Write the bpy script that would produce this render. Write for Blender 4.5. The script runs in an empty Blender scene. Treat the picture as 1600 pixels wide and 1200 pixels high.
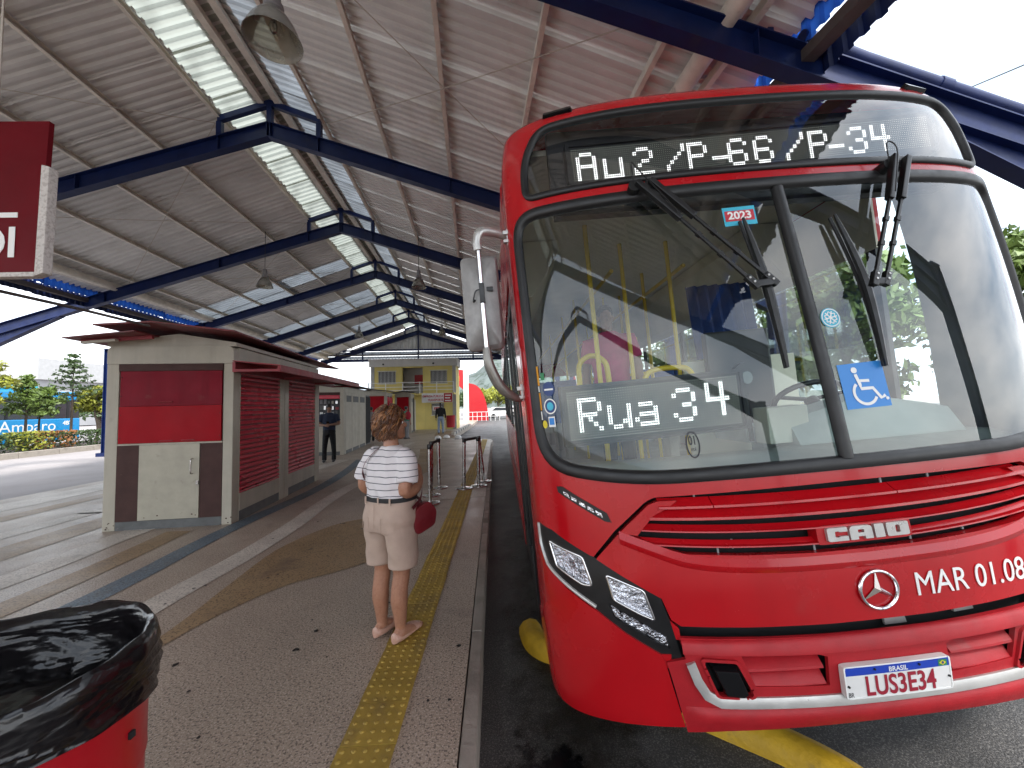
import bpy, bmesh, math, random
from math import sin, cos, pi, radians, sqrt, atan2, hypot
from mathutils import Vector, Matrix
random.seed(7)
scene = bpy.context.scene
COL = scene.collection

# ------------------------------------------------------------------ camera
cd = bpy.data.cameras.new('camera')
cam = bpy.data.objects.new('camera', cd); COL.objects.link(cam)
cd.sensor_width = 36.0; cd.lens = 606.0 / 1600.0 * 36.0
cd.clip_start = 0.02; cd.clip_end = 5000.0
_fw = Vector(((765 - 800) / 606.0, (635 - 600) / 606.0, 1.0)).normalized()
_r = radians(1.4)
_rt = Vector((cos(_r), -sin(_r), 0.0)); _rt = (_rt - _fw * _rt.dot(_fw)).normalized()
_dn = _fw.cross(_rt)
_ax = [_rt, _fw, -_dn]          # world X, Y, Z written in camera (right, down, forward)
cx_ = Vector([a[0] for a in _ax]); cy_ = Vector([-a[1] for a in _ax]); cz_ = Vector([-a[2] for a in _ax])
cam.matrix_world = Matrix(((cx_[0], cy_[0], cz_[0], 0), (cx_[1], cy_[1], cz_[1], 0), (cx_[2], cy_[2], cz_[2], 1.5), (0, 0, 0, 1)))
scene.camera = cam

# ------------------------------------------------------------------ world, sun, exposure
SUN_EL, SUN_AZ = radians(52), radians(150)      # azimuth clockwise from +Y
world = bpy.data.worlds.new('World'); scene.world = world; world.use_nodes = True
wn, wl = world.node_tree.nodes, world.node_tree.links
wn.clear()
w_out = wn.new('ShaderNodeOutputWorld'); w_bg = wn.new('ShaderNodeBackground')
w_bg.inputs['Strength'].default_value = 0.12
w_sky = wn.new('ShaderNodeTexSky'); w_sky.sky_type = 'NISHITA'; w_sky.sun_disc = False
w_sky.sun_elevation = SUN_EL; w_sky.sun_rotation = SUN_AZ; w_sky.dust_density = 2.0
w_tc = wn.new('ShaderNodeTexCoord'); w_map = wn.new('ShaderNodeMapping'); w_map.inputs['Scale'].default_value = (1.0, 1.0, 2.6)
w_nz = wn.new('ShaderNodeTexNoise'); w_nz.inputs['Scale'].default_value = 1.9; w_nz.inputs['Detail'].default_value = 6; w_nz.inputs['Roughness'].default_value = 0.55
w_rp = wn.new('ShaderNodeValToRGB')
w_rp.color_ramp.elements[0].position = 0.36; w_rp.color_ramp.elements[0].color = (0.36, 0.44, 0.54, 1)
w_rp.color_ramp.elements[1].position = 0.64; w_rp.color_ramp.elements[1].color = (1.0, 1.0, 1.0, 1)
w_sc = wn.new('ShaderNodeVectorMath'); w_sc.operation = 'SCALE'; w_sc.inputs['Scale'].default_value = 7.4
w_mx = wn.new('ShaderNodeMixRGB'); w_mx.inputs['Fac'].default_value = 0.88
wl.new(w_tc.outputs['Generated'], w_map.inputs['Vector']); wl.new(w_map.outputs['Vector'], w_nz.inputs['Vector'])
wl.new(w_nz.outputs['Fac'], w_rp.inputs['Fac']); wl.new(w_rp.outputs['Color'], w_sc.inputs[0])
wl.new(w_sky.outputs['Color'], w_mx.inputs['Color1']); wl.new(w_sc.outputs['Vector'], w_mx.inputs['Color2'])
wl.new(w_mx.outputs['Color'], w_bg.inputs['Color']); wl.new(w_bg.outputs['Background'], w_out.inputs['Surface'])

sd = bpy.data.lights.new('sun', 'SUN'); sd.energy = 1.5; sd.angle = radians(12); sd.color = (1.0, 0.96, 0.9)
sun = bpy.data.objects.new('sun', sd); COL.objects.link(sun)
_sdir = Vector((sin(SUN_AZ) * cos(SUN_EL), cos(SUN_AZ) * cos(SUN_EL), sin(SUN_EL)))
sun.rotation_euler = _sdir.to_track_quat('Z', 'Y').to_euler(); sun.location = (20, -20, 30)

vs = scene.view_settings
vs.view_transform = 'Standard'; vs.look = 'None'; vs.gamma = 1.0; vs.use_curve_mapping = False
vs.exposure = 2.0
scene.render.engine = 'CYCLES'
cy = scene.cycles
cy.use_denoising = True
cy.max_bounces = 8; cy.diffuse_bounces = 4; cy.glossy_bounces = 4; cy.transmission_bounces = 6; cy.transparent_max_bounces = 16
cy.sample_clamp_indirect = 6.0; cy.caustics_reflective = False; cy.caustics_refractive = False

# ------------------------------------------------------------------ helpers
class MB:
    """collects shapes for ONE mesh object"""
    def __init__(s): s.v = []; s.f = []
    def add(s, vs, fs):
        o = len(s.v); s.v += [tuple(p) for p in vs]; s.f += [tuple(i + o for i in f) for f in fs]; return s
    def box(s, a, b):
        (x0, y0, z0), (x1, y1, z1) = a, b
        return s.add([(x0, y0, z0), (x1, y0, z0), (x1, y1, z0), (x0, y1, z0), (x0, y0, z1), (x1, y0, z1), (x1, y1, z1), (x0, y1, z1)],
                     [(3, 2, 1, 0), (4, 5, 6, 7), (0, 1, 5, 4), (1, 2, 6, 5), (2, 3, 7, 6), (3, 0, 4, 7)])
    def cbox(s, c, d): return s.box([c[i] - d[i] / 2 for i in range(3)], [c[i] + d[i] / 2 for i in range(3)])
    def beam(s, p, q, w, h, up=(0, 0, 1)):
        p, q, up = Vector(p), Vector(q), Vector(up)
        d = (q - p).normalized(); x = d.cross(up).normalized(); z = x.cross(d)
        vs = [P + x * a * w / 2 + z * b * h / 2 for P in (p, q) for a, b in ((-1, -1), (1, -1), (1, 1), (-1, 1))]
        return s.add(vs, [(0, 1, 2, 3), (7, 6, 5, 4), (0, 4, 5, 1), (1, 5, 6, 2), (2, 6, 7, 3), (3, 7, 4, 0)])
    def prism(s, poly, y0, y1, ax='y'):
        n = len(poly)
        m = {'y': lambda a, b, t: (a, t, b), 'z': lambda a, b, t: (a, b, t), 'x': lambda a, b, t: (t, a, b)}[ax]
        vs = [m(a, b, y0) for a, b in poly] + [m(a, b, y1) for a, b in poly]
        fs = [tuple(range(n)), tuple(range(2 * n - 1, n - 1, -1))] + [(i, i + n, (i + 1) % n + n, (i + 1) % n) for i in range(n)]
        return s.add(vs, fs)
    def tube(s, pts, r, n=8, caps=True, ell=None):
        pts = [Vector(p) for p in pts]; k = len(pts)
        rs = r if isinstance(r, (list, tuple)) else [r] * k
        vs = []; ref = None
        for i, p in enumerate(pts):
            d = (pts[min(i + 1, k - 1)] - pts[max(i - 1, 0)]).normalized()
            if ref is None:
                ref = Vector((0, 0, 1)) if abs(d.z) < 0.9 else Vector((1, 0, 0))
            x = d.cross(ref)
            if x.length < 1e-6: x = d.orthogonal()
            x.normalize(); y = x.cross(d).normalized(); ref = y
            for j in range(n):
                a = 2 * pi * j / n
                e = ell or 1.0
                vs.append(p + x * cos(a) * rs[i] + y * sin(a) * rs[i] * e)
        fs = [(i * n + j, i * n + (j + 1) % n, (i + 1) * n + (j + 1) % n, (i + 1) * n + j) for i in range(k - 1) for j in range(n)]
        if caps: fs += [tuple(range(n - 1, -1, -1)), tuple(range((k - 1) * n, k * n))]
        return s.add(vs, fs)
    def rings(s, rings, caps=True):
        n = len(rings[0]); k = len(rings)
        vs = [p for r in rings for p in r]
        fs = [(i * n + j, i * n + (j + 1) % n, (i + 1) * n + (j + 1) % n, (i + 1) * n + j) for i in range(k - 1) for j in range(n)]
        if caps: fs += [tuple(range(n - 1, -1, -1)), tuple(range((k - 1) * n, k * n))]
        return s.add(vs, fs)
    def lathe(s, prof, n=24, c=(0, 0, 0), caps=False):
        return s.rings([[(c[0] + r * cos(2 * pi * j / n), c[1] + r * sin(2 * pi * j / n), c[2] + z) for j in range(n)] for r, z in prof], caps)
    def ell(s, c, r, n=12, m=8):
        rr = [[(c[0] + r[0] * sin(pi * i / m) * cos(2 * pi * j / n), c[1] + r[1] * sin(pi * i / m) * sin(2 * pi * j / n), c[2] - r[2] * cos(pi * i / m)) for j in range(n)] for i in range(1, m)]
        return s.rings(rr, True)
    def mesh(s, name, smooth=None, bevel=0, recalc=True):
        me = bpy.data.meshes.new(name)
        me.from_pydata([tuple(v) for v in s.v], [], s.f)
        if recalc or bevel or smooth:
            bm = bmesh.new(); bm.from_mesh(me)
            if recalc: bmesh.ops.recalc_face_normals(bm, faces=bm.faces)
            if bevel:
                es = [e for e in bm.edges if len(e.link_faces) == 2 and e.calc_face_angle(0) > 0.6]
                bmesh.ops.bevel(bm, geom=es, offset=bevel, segments=2, profile=0.7, affect='EDGES', clamp_overlap=True)
            if smooth:
                lim = radians(smooth)
                for f in bm.faces: f.smooth = True
                for e in bm.edges:
                    e.smooth = not (len(e.link_faces) == 2 and e.calc_face_angle(0) > lim)
            bm.to_mesh(me); bm.free()
        return me
    def build(s, name, mat, parent=None, smooth=None, bevel=0, recalc=True):
        return link(name, s.mesh(name, smooth, bevel, recalc), mat, parent)

def link(name, me, mat, parent=None):
    o = bpy.data.objects.new(name, me); COL.objects.link(o)
    if mat is not None and not me.materials: me.materials.append(mat)
    if parent is not None: o.parent = parent
    return o
def empty(name, loc=(0, 0, 0), rz=0.0):
    o = bpy.data.objects.new(name, None); COL.objects.link(o)
    o.location = loc; o.rotation_euler = (0, 0, rz); o.empty_display_size = 0.2
    return o
def tag(o, label=None, cat=None, group=None, kind=None):
    if label: o['label'] = label
    if cat: o['category'] = cat
    if group: o['group'] = group
    if kind: o['kind'] = kind
    return o
def inst(src, parent=None, loc=None, rot=None, scale=None):
    c = src.copy(); COL.objects.link(c)
    if parent is not None: c.parent = parent
    if loc is not None: c.location = loc
    if rot is not None: c.rotation_euler = rot
    if scale is not None: c.scale = scale
    return c
def copy_tree(o, parent=None):
    kids = [k for k in o.children]
    c = o.copy(); COL.objects.link(c); c.parent = parent
    for k in kids: copy_tree(k, c)
    return c
def lerp(a, b, t): return a + (b - a) * t
def smoothpath(pts, n=6):
    P = [Vector(p) for p in pts]; out = []
    for i in range(len(P) - 1):
        p0, p1, p2, p3 = P[max(i - 1, 0)], P[i], P[i + 1], P[min(i + 2, len(P) - 1)]
        for k in range(n):
            t = k / n
            out.append(0.5 * ((2 * p1) + (p2 - p0) * t + (2 * p0 - 5 * p1 + 4 * p2 - p3) * t * t + (3 * p1 - p0 - 3 * p2 + p3) * t ** 3))
    out.append(P[-1]); return out

# ------------------------------------------------------------------ materials
def mat(name, col, rough=0.6, metal=0.0, var=None, bump=None, spec=0.5, coat=0.0, streak=None, speck=None, emit=None, dirt=None, world=False, per=0.0):
    """var=(scale, amount) colour mottling; bump=(scale, strength); streak=(scale, amount); speck=(scale, colour, amount); dirt=(scale, colour, threshold)"""
    m = bpy.data.materials.new(name); m.use_nodes = True
    nt = m.node_tree; N, L = nt.nodes, nt.links
    b = N['Principled BSDF']
    b.inputs['Roughness'].default_value = rough; b.inputs['Metallic'].default_value = metal
    b.inputs['Specular IOR Level'].default_value = spec
    if coat: b.inputs['Coat Weight'].default_value = coat; b.inputs['Coat Roughness'].default_value = 0.06
    c4 = (col[0], col[1], col[2], 1)
    b.inputs['Base Color'].default_value = c4
    tc = N.new('ShaderNodeTexCoord'); src = None
    ge = N.new('ShaderNodeNewGeometry') if world else None
    vec_out = ge.outputs['Position'] if world else tc.outputs['Object']
    def noise(scale, detail=5, vec=None, stretch=None):
        n = N.new('ShaderNodeTexNoise'); n.inputs['Scale'].default_value = scale; n.inputs['Detail'].default_value = detail; n.inputs['Roughness'].default_value = 0.6
        if stretch:
            mp = N.new('ShaderNodeMapping'); mp.inputs['Scale'].default_value = stretch
            L.new(vec_out, mp.inputs['Vector']); L.new(mp.outputs['Vector'], n.inputs['Vector'])
        else: L.new(vec_out, n.inputs['Vector'])
        return n.outputs['Fac']
    def ramp(fac, p0, p1, v0=0.0, v1=1.0):
        r = N.new('ShaderNodeMapRange'); r.inputs['From Min'].default_value = p0; r.inputs['From Max'].default_value = p1
        r.inputs['To Min'].default_value = v0; r.inputs['To Max'].default_value = v1; r.clamp = True
        L.new(fac, r.inputs['Value']); return r.outputs['Result']
    def mixc(a, bcol, fac):
        x = N.new('ShaderNodeMixRGB')
        if a is None: x.inputs['Color1'].default_value = c4
        else: L.new(a, x.inputs['Color1'])
        if isinstance(bcol, tuple): x.inputs['Color2'].default_value = (*bcol, 1)
        else: L.new(bcol, x.inputs['Color2'])
        L.new(fac, x.inputs['Fac']); return x.outputs['Color']
    if var:
        src = mixc(src, tuple(min(1, c * (1 - var[1])) for c in col), ramp(noise(var[0]), 0.35, 0.7))
        rr = ramp(noise(var[0] * 1.7), 0.3, 0.7, max(0.02, rough - 0.1), min(1, rough + 0.12)); L.new(rr, b.inputs['Roughness'])
    if streak:
        src = mixc(src, tuple(c * (1 - streak[1]) for c in col), ramp(noise(streak[0], 4, stretch=(1, 1, 0.08)), 0.48, 0.72))
    if speck:
        src = mixc(src, speck[1], ramp(noise(speck[0], 2), 0.52, 0.60, 0, speck[2]))
        if len(speck) > 3: src = mixc(src, speck[3], ramp(noise(speck[0] * 1.37, 2), 0.54, 0.62, 0, speck[2]))
    if dirt:
        src = mixc(src, dirt[1], ramp(noise(dirt[0], 7), dirt[2], dirt[2] + 0.16, 0, 0.75))
    if per:
        oi = N.new('ShaderNodeObjectInfo'); src = mixc(src, tuple(c * (1 - per) for c in col), oi.outputs['Random'])
        src.node.inputs['Fac'].default_value = .5
        q = N.new('ShaderNodeMath'); q.operation = 'MULTIPLY'; q.inputs[1].default_value = .6; L.new(oi.outputs['Random'], q.inputs[0]); L.new(q.outputs[0], src.node.inputs['Fac'])
    if src is not None: L.new(src, b.inputs['Base Color'])
    if bump:
        bp = N.new('ShaderNodeBump'); bp.inputs['Strength'].default_value = bump[1]; bp.inputs['Distance'].default_value = 0.02
        L.new(noise(bump[0], 4), bp.inputs['Height']); L.new(bp.outputs['Normal'], b.inputs['Normal'])
    if emit:
        b.inputs['Emission Color'].default_value = (*emit[0], 1); b.inputs['Emission Strength'].default_value = emit[1]
    return m
def glass_mat(name, tint, refl=1.0, rough=0.0, dirt=0.0, ior=1.5):
    m = bpy.data.materials.new(name); m.use_nodes = True
    nt = m.node_tree; N, L = nt.nodes, nt.links; N.clear()
    out = N.new('ShaderNodeOutputMaterial'); tr = N.new('ShaderNodeBsdfTransparent'); gl = N.new('ShaderNodeBsdfGlossy')
    tr.inputs['Color'].default_value = (*tint, 1); gl.inputs['Roughness'].default_value = rough; gl.inputs['Color'].default_value = (1, 1, 1, 1)
    fr = N.new('ShaderNodeFresnel'); fr.inputs['IOR'].default_value = ior
    mu = N.new('ShaderNodeMath'); mu.operation = 'MULTIPLY'; mu.inputs[1].default_value = refl; mu.use_clamp = True
    mx = N.new('ShaderNodeMixShader'); L.new(fr.outputs['Fac'], mu.inputs[0]); L.new(mu.outputs[0], mx.inputs['Fac'])
    L.new(tr.outputs[0], mx.inputs[1]); L.new(gl.outputs[0], mx.inputs[2])
    last = mx.outputs[0]
    if dirt:
        df = N.new('ShaderNodeBsdfDiffuse'); df.inputs['Color'].default_value = (0.5, 0.5, 0.47, 1)
        tc = N.new('ShaderNodeTexCoord'); nz = N.new('ShaderNodeTexNoise'); nz.inputs['Scale'].default_value = 3.0; nz.inputs['Detail'].default_value = 8
        L.new(tc.outputs['Object'], nz.inputs['Vector'])
        mr = N.new('ShaderNodeMapRange'); mr.inputs['From Min'].default_value = 0.4; mr.inputs['From Max'].default_value = 0.75; mr.inputs['To Min'].default_value = dirt * 0.3; mr.inputs['To Max'].default_value = dirt
        L.new(nz.outputs['Fac'], mr.inputs['Value'])
        m2 = N.new('ShaderNodeMixShader'); L.new(mr.outputs[0], m2.inputs['Fac']); L.new(last, m2.inputs[1]); L.new(df.outputs[0], m2.inputs[2]); last = m2.outputs[0]
    L.new(last, out.inputs['Surface'])
    return m

M = {}
M['granite'] = mat('granite_floor', (0.41, 0.33, 0.262), 0.42, var=(0.9, 0.32), speck=(78, (0.09, 0.07, 0.058), 0.85, (0.56, 0.47, 0.40)), bump=(110, 0.08), dirt=(2.3, (0.15, 0.122, 0.105), 0.60))
M['band_white'] = mat('pale_granite', (0.64, 0.58, 0.51), 0.5, var=(1.3, 0.3), speck=(70, (0.22, 0.19, 0.17), 0.7), dirt=(3, (0.2, 0.17, 0.14), 0.62))
M['band_blue'] = mat('blue_granite', (0.12, 0.175, 0.225), 0.5, var=(1.2, 0.4), speck=(66, (0.03, 0.035, 0.04), 0.8, (0.22, 0.24, 0.26)), dirt=(2.5, (0.10, 0.085, 0.07), 0.55))
M['band_ochre'] = mat('ochre_granite', (0.36, 0.245, 0.135), 0.48, var=(0.8, 0.35), speck=(66, (0.07, 0.042, 0.02), 0.8, (0.33, 0.23, 0.13)), dirt=(2.1, (0.14, 0.10, 0.07), 0.54))
M['kerb'] = mat('kerb_concrete', (0.33, 0.29, 0.25), 0.85, var=(6, 0.45), bump=(30, 0.4), dirt=(3, (0.10, 0.085, 0.07), 0.50), world=True, per=.2)
M['asphalt'] = mat('asphalt', (0.070, 0.067, 0.067), 0.62, var=(1.2, 0.35), speck=(120, (0.20, 0.19, 0.18), 0.75, (0.02, 0.02, 0.02)), bump=(140, 0.5), dirt=(1.1, (0.028, 0.026, 0.025), 0.52))
M['asphalt_pale'] = mat('worn_asphalt', (0.32, 0.295, 0.295), 0.8, var=(0.5, 0.25), speck=(120, (0.30, 0.28, 0.28), 0.6), bump=(90, 0.3))
M['oil'] = mat('oil_stain', (0.006, 0.006, 0.007), 0.32, var=(9, 0.3))
M['tactile'] = mat('yellow_tactile', (0.44, 0.295, 0.05), 0.6, var=(5, 0.45), bump=(70, 0.15), dirt=(3.2, (0.17, 0.12, 0.05), 0.52), world=True, per=.3)
M['yellow_paint'] = mat('yellow_kerb_paint', (0.62, 0.37, 0.02), 0.6, var=(7, 0.35), bump=(30, 0.3), dirt=(9, (0.18, 0.12, 0.04), 0.60))
M['red'] = mat('bus_red_paint', (0.455, 0.005, 0.010), 0.23, var=(2.0, 0.14), spec=0.4, coat=0.25, streak=(9, 0.14), dirt=(2.4, (0.40, 0.035, 0.035), 0.60))
M['red_matt'] = mat('bumper_red', (0.42, 0.011, 0.018), 0.48, spec=0.4, var=(8, 0.25), bump=(240, 0.10), dirt=(4, (0.26, 0.06, 0.06), 0.60))
M['rubber'] = mat('black_rubber', (0.009, 0.009, 0.010), 0.45, var=(6, 0.3))
M['black'] = mat('black_plastic', (0.008, 0.008, 0.009), 0.38, var=(9, 0.3))
M['gloss_black'] = mat('gloss_black', (0.006, 0.006, 0.007), 0.12)
M['void'] = mat('dark_recess', (0.008, 0.008, 0.009), 0.9)
M['chrome'] = mat('chrome', (0.75, 0.75, 0.76), 0.12, 1.0)
M['silver'] = mat('silver_paint', (0.55, 0.54, 0.52), 0.35, 0.55, var=(9, 0.2))
M['reflector'] = mat('lamp_reflector', (0.72, 0.72, 0.75), 0.10, 1.0, bump=(26, 1.0), speck=(34, (0.16, 0.16, 0.17), 0.6))
M['lens'] = glass_mat('clear_lens', (0.97, 0.98, 1.0), 0.7)
M['wind'] = glass_mat('windshield_glass', (0.86, 0.965, 0.94), 1.45, 0.0, dirt=0.012)
M['signglass'] = glass_mat('sign_glass', (0.85, 0.87, 0.87), 1.7, 0.0, dirt=0.01)
M['sideglass'] = glass_mat('side_glass', (0.93, 0.96, 0.95), 0.7)
M['led_on'] = mat('led_lit', (1, 1, 1), 0.5, emit=((1.0, 1.0, 1.0), 1.05))
M['led_off'] = mat('led_dim', (0.5, 0.5, 0.45), 0.5, emit=((0.95, 1.0, 0.85), 0.22))  # dots that are switched off still get a faint glow, to show up
M['white'] = mat('white_paint', (0.80, 0.79, 0.77), 0.5, var=(7, 0.12))
M['print_white'] = mat('white_print', (0.82, 0.82, 0.80), 0.5)
M['print_blue'] = mat('blue_print', (0.02, 0.22, 0.62), 0.4)
M['print_cyan'] = mat('cyan_print', (0.05, 0.45, 0.62), 0.4)
M['print_red'] = mat('red_print', (0.52, 0.03, 0.05), 0.45)
M['print_dark'] = mat('dark_print', (0.03, 0.03, 0.035), 0.5)
M['print_orange'] = mat('orange_print', (0.75, 0.33, 0.02), 0.5)
M['print_navy'] = mat('navy_print', (0.02, 0.05, 0.18), 0.45)
M['print_green'] = mat('green_print', (0.03, 0.22, 0.08), 0.45)
M['print_yellow'] = mat('yellow_print', (0.72, 0.58, 0.03), 0.5)
M['cream'] = mat('interior_cream', (0.76, 0.72, 0.62), 0.55, var=(4, 0.12))
M['grey_int'] = mat('interior_grey', (0.36, 0.38, 0.38), 0.6, var=(5, 0.2))
M['dash'] = mat('dashboard_plastic', (0.42, 0.46, 0.45), 0.55, var=(5, 0.15))
M['pole_yellow'] = mat('handrail_yellow', (0.75, 0.52, 0.03), 0.35)
M['seat_blue'] = mat('seat_blue', (0.03, 0.09, 0.32), 0.7, var=(20, 0.3))
M['curtain'] = mat('curtain_blue', (0.012, 0.045, 0.20), 0.85, var=(9, 0.3))
M['steel_blue'] = mat('canopy_blue', (0.0045, 0.016, 0.088), 0.45, spec=0.35, var=(3, 0.35), dirt=(3, (0.02, 0.028, 0.06), 0.62))
M['purlin'] = mat('purlin_cream', (0.86, 0.81, 0.72), 0.55, var=(4, 0.25), dirt=(5, (0.22, 0.17, 0.13), 0.62))
M['sheet'] = mat('roof_sheet', (0.81, 0.805, 0.79), 0.5, 0.0, var=(.9, 0.28), dirt=(1.1, (0.48, 0.41, 0.34), 0.58), world=True, per=.16)
M['fascia'] = mat('blue_fascia', (0.05, 0.16, 0.55), 0.5, var=(3, 0.25))
M['gutter'] = mat('brown_gutter', (0.10, 0.085, 0.08), 0.6, var=(4, 0.3))
M['rod'] = mat('steel_rod', (0.55, 0.5, 0.44), 0.45, 0.5)
M['kiosk'] = mat('kiosk_beige', (0.44, 0.405, 0.33), 0.55, var=(3, 0.16), streak=(5, 0.22), dirt=(6, (0.24, 0.21, 0.16), 0.64))
M['kiosk_door'] = mat('kiosk_door', (0.42, 0.39, 0.31), 0.5, var=(6, 0.16), dirt=(9, (0.2, 0.17, 0.13), 0.64))
M['kiosk_brown'] = mat('kiosk_brown', (0.075, 0.040, 0.036), 0.6, spec=0.15, var=(5, 0.25), dirt=(12, (0.16, 0.12, 0.1), 0.68))
M['kiosk_base'] = mat('kiosk_plinth', (0.13, 0.135, 0.135), 0.7, var=(7, 0.3), dirt=(9, (0.28, 0.26, 0.22), 0.66))
M['flap_dark'] = mat('faded_red_panel', (0.21, 0.010, 0.022), 0.6, spec=0.15, var=(2.5, 0.25), streak=(7, 0.25), dirt=(5, (0.20, 0.05, 0.05), 0.62))
M['flap'] = mat('bright_red_panel', (0.33, 0.002, 0.009), 0.5, spec=0.15, var=(2.5, 0.2))
M['shutter'] = mat('shutter_red', (0.60, 0.028, 0.058), 0.30, var=(1.3, 0.25), world=True, per=.18)
M['awning'] = mat('awning_red', (0.30, 0.03, 0.04), 0.5, var=(6, 0.3), dirt=(8, (0.16, 0.07, 0.06), 0.58))
M['kroof'] = mat('kiosk_roof_red', (0.20, 0.03, 0.035), 0.55, var=(4, 0.35), dirt=(6, (0.12, 0.08, 0.07), 0.55))
M['steel'] = mat('stainless', (0.52, 0.50, 0.48), 0.22, 1.0, var=(9, 0.2))
M['belt'] = mat('black_belt', (0.015, 0.015, 0.016), 0.7)
M['bag_black'] = mat('black_liner', (0.006, 0.005, 0.006), 0.2)
def _bagbump():
    nt = M['bag_black'].node_tree; N, L = nt.nodes, nt.links; b = N['Principled BSDF']; tc = N.new('ShaderNodeTexCoord'); last = None
    for sc, st, dist in ((3.2, (1, 1, 3.2), .075), (10, (1, 1, 1.8), .014)):
        mp = N.new('ShaderNodeMapping'); mp.inputs['Scale'].default_value = st; nz = N.new('ShaderNodeTexNoise'); nz.inputs['Scale'].default_value = sc; nz.inputs['Detail'].default_value = 3; nz.inputs['Distortion'].default_value = .5
        L.new(tc.outputs['Object'], mp.inputs[0]); L.new(mp.outputs[0], nz.inputs['Vector']); bp = N.new('ShaderNodeBump'); bp.inputs['Strength'].default_value = .42; bp.inputs['Distance'].default_value = dist; L.new(nz.outputs['Fac'], bp.inputs['Height'])
        if last: L.new(last, bp.inputs['Normal'])
        last = bp.outputs['Normal']
    L.new(last, b.inputs['Normal'])
_bagbump()
M['bin_red'] = mat('bin_red', (0.40, 0.004, 0.012), 0.35, var=(3, 0.15), coat=0.2, dirt=(7, (0.30, 0.02, 0.02), 0.68))
M['sign_red'] = mat('sign_red', (0.13, 0.001, 0.006), 0.5, spec=0.12, var=(3, 0.2))
M['sign_edge'] = mat('sign_edge', (0.62, 0.58, 0.55), 0.7, var=(30, 0.2), speck=(60, (0.38, 0.33, 0.30), 0.6))
M['lampshade'] = glass_mat('prismatic_shade', (0.72, 0.68, 0.58), 1.2, 0.25, dirt=0.65)
M['bulb'] = glass_mat('bulb_glass', (0.95, 0.95, 0.95), 1.5, 0.05, dirt=0.2)
M['skin'] = mat('skin', (0.42, 0.205, 0.125), 0.5, var=(14, 0.18), speck=(60, (0.30, 0.12, 0.075), 0.35))
M['skin_brown'] = mat('skin_brown', (0.26, 0.135, 0.085), 0.5, var=(14, 0.15))
M['skin_dark'] = mat('skin_dark', (0.05, 0.03, 0.022), 0.5)
M['hair'] = mat('auburn_hair', (0.15, 0.055, 0.020), 0.38, var=(26, 0.72), spec=0.6)
M['hair_hi'] = mat('auburn_hair_light', (0.34, 0.15, 0.055), 0.34, var=(26, 0.5), spec=0.6)
M['hair_black'] = mat('black_hair', (0.012, 0.010, 0.010), 0.4)
M['shorts'] = mat('beige_shorts', (0.50, 0.375, 0.305), 0.85, var=(10, 0.12), bump=(420, 0.12))
M['shoe'] = mat('nude_shoe', (0.56, 0.33, 0.25), 0.3, var=(20, 0.15))
M['red_leather'] = mat('red_leather', (0.17, 0.012, 0.018), 0.4, var=(14, 0.25), bump=(90, 0.15))
M['strap'] = mat('burgundy_strap', (0.10, 0.012, 0.018), 0.5)
M['navy_cloth'] = mat('navy_cloth', (0.018, 0.028, 0.06), 0.85, var=(12, 0.3))
M['black_cloth'] = mat('black_cloth', (0.008, 0.008, 0.010), 0.85, var=(12, 0.3))
M['denim'] = mat('light_denim', (0.26, 0.32, 0.42), 0.85, var=(12, 0.25))
M['pink_cloth'] = mat('pink_cloth', (0.55, 0.06, 0.16), 0.8, var=(10, 0.25))
M['green_cloth'] = mat('green_cloth', (0.04, 0.30, 0.20), 0.8)
M['red_cloth'] = mat('red_cloth', (0.40, 0.02, 0.04), 0.8)
M['grey_cloth'] = mat('grey_cloth', (0.25, 0.25, 0.26), 0.85)
M['yellow_wall'] = mat('yellow_wall', (0.80, 0.66, 0.22), 0.75, var=(0.7, 0.2), streak=(1.5, 0.2), bump=(60, 0.15))
M['white_wall'] = mat('white_wall', (0.70, 0.68, 0.64), 0.7, var=(0.8, 0.15), streak=(1.5, 0.15))
M['grey_tile'] = mat('grey_pilaster', (0.42, 0.42, 0.42), 0.6, var=(2, 0.15))
M['dark_win'] = mat('dark_window', (0.03, 0.034, 0.04), 0.15)
M['leaf'] = mat('leaf', (0.13, 0.20, 0.035), 0.5, var=(1.7, 0.5))
M['leaf_y'] = mat('leaf_yellowgreen', (0.32, 0.34, 0.04), 0.5, var=(2.1, 0.45))
M['leaf_d'] = mat('leaf_dark', (0.06, 0.105, 0.03), 0.5, var=(1.5, 0.5))
M['leaf_red'] = mat('leaf_red', (0.34, 0.15, 0.05), 0.5, var=(6, 0.4))
M['bark'] = mat('bark', (0.09, 0.068, 0.05), 0.9, var=(8, 0.4), bump=(30, 0.6))
M['soil'] = mat('soil', (0.07, 0.05, 0.035), 0.95, var=(4, 0.4))
M['bus_blue'] = mat('bus_cyan', (0.0, 0.27, 0.62), 0.3, var=(1, 0.1), coat=0.4)
M['bus_teal'] = mat('bus_teal', (0.02, 0.36, 0.42), 0.35)
M['grey_bld'] = mat('grey_building', (0.33, 0.33, 0.34), 0.8, var=(0.4, 0.15))
M['arch_red'] = mat('arch_red', (0.42, 0.008, 0.014), 0.5, var=(0.5, 0.1))
M['hill'] = mat('hazy_forest_hill', (0.13, 0.16, 0.15), 0.9, var=(0.03, 0.5), speck=(0.12, (0.025, 0.045, 0.025), 0.7))  # base colour greyed to carry the distance haze
M['ground'] = mat('ground', (0.27, 0.25, 0.22), 0.9, var=(0.2, 0.3))
M['mirror_grey'] = mat('mirror_shell', (0.34, 0.335, 0.33), 0.5, 0.3, var=(16, 0.25), bump=(200, 0.1))
M['silver_dark'] = mat('worn_silver', (0.30, 0.285, 0.26), 0.38, 0.6, var=(8, 0.3))
M['amber'] = mat('amber_lens', (0.8, 0.22, 0.02), 0.2)
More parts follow.
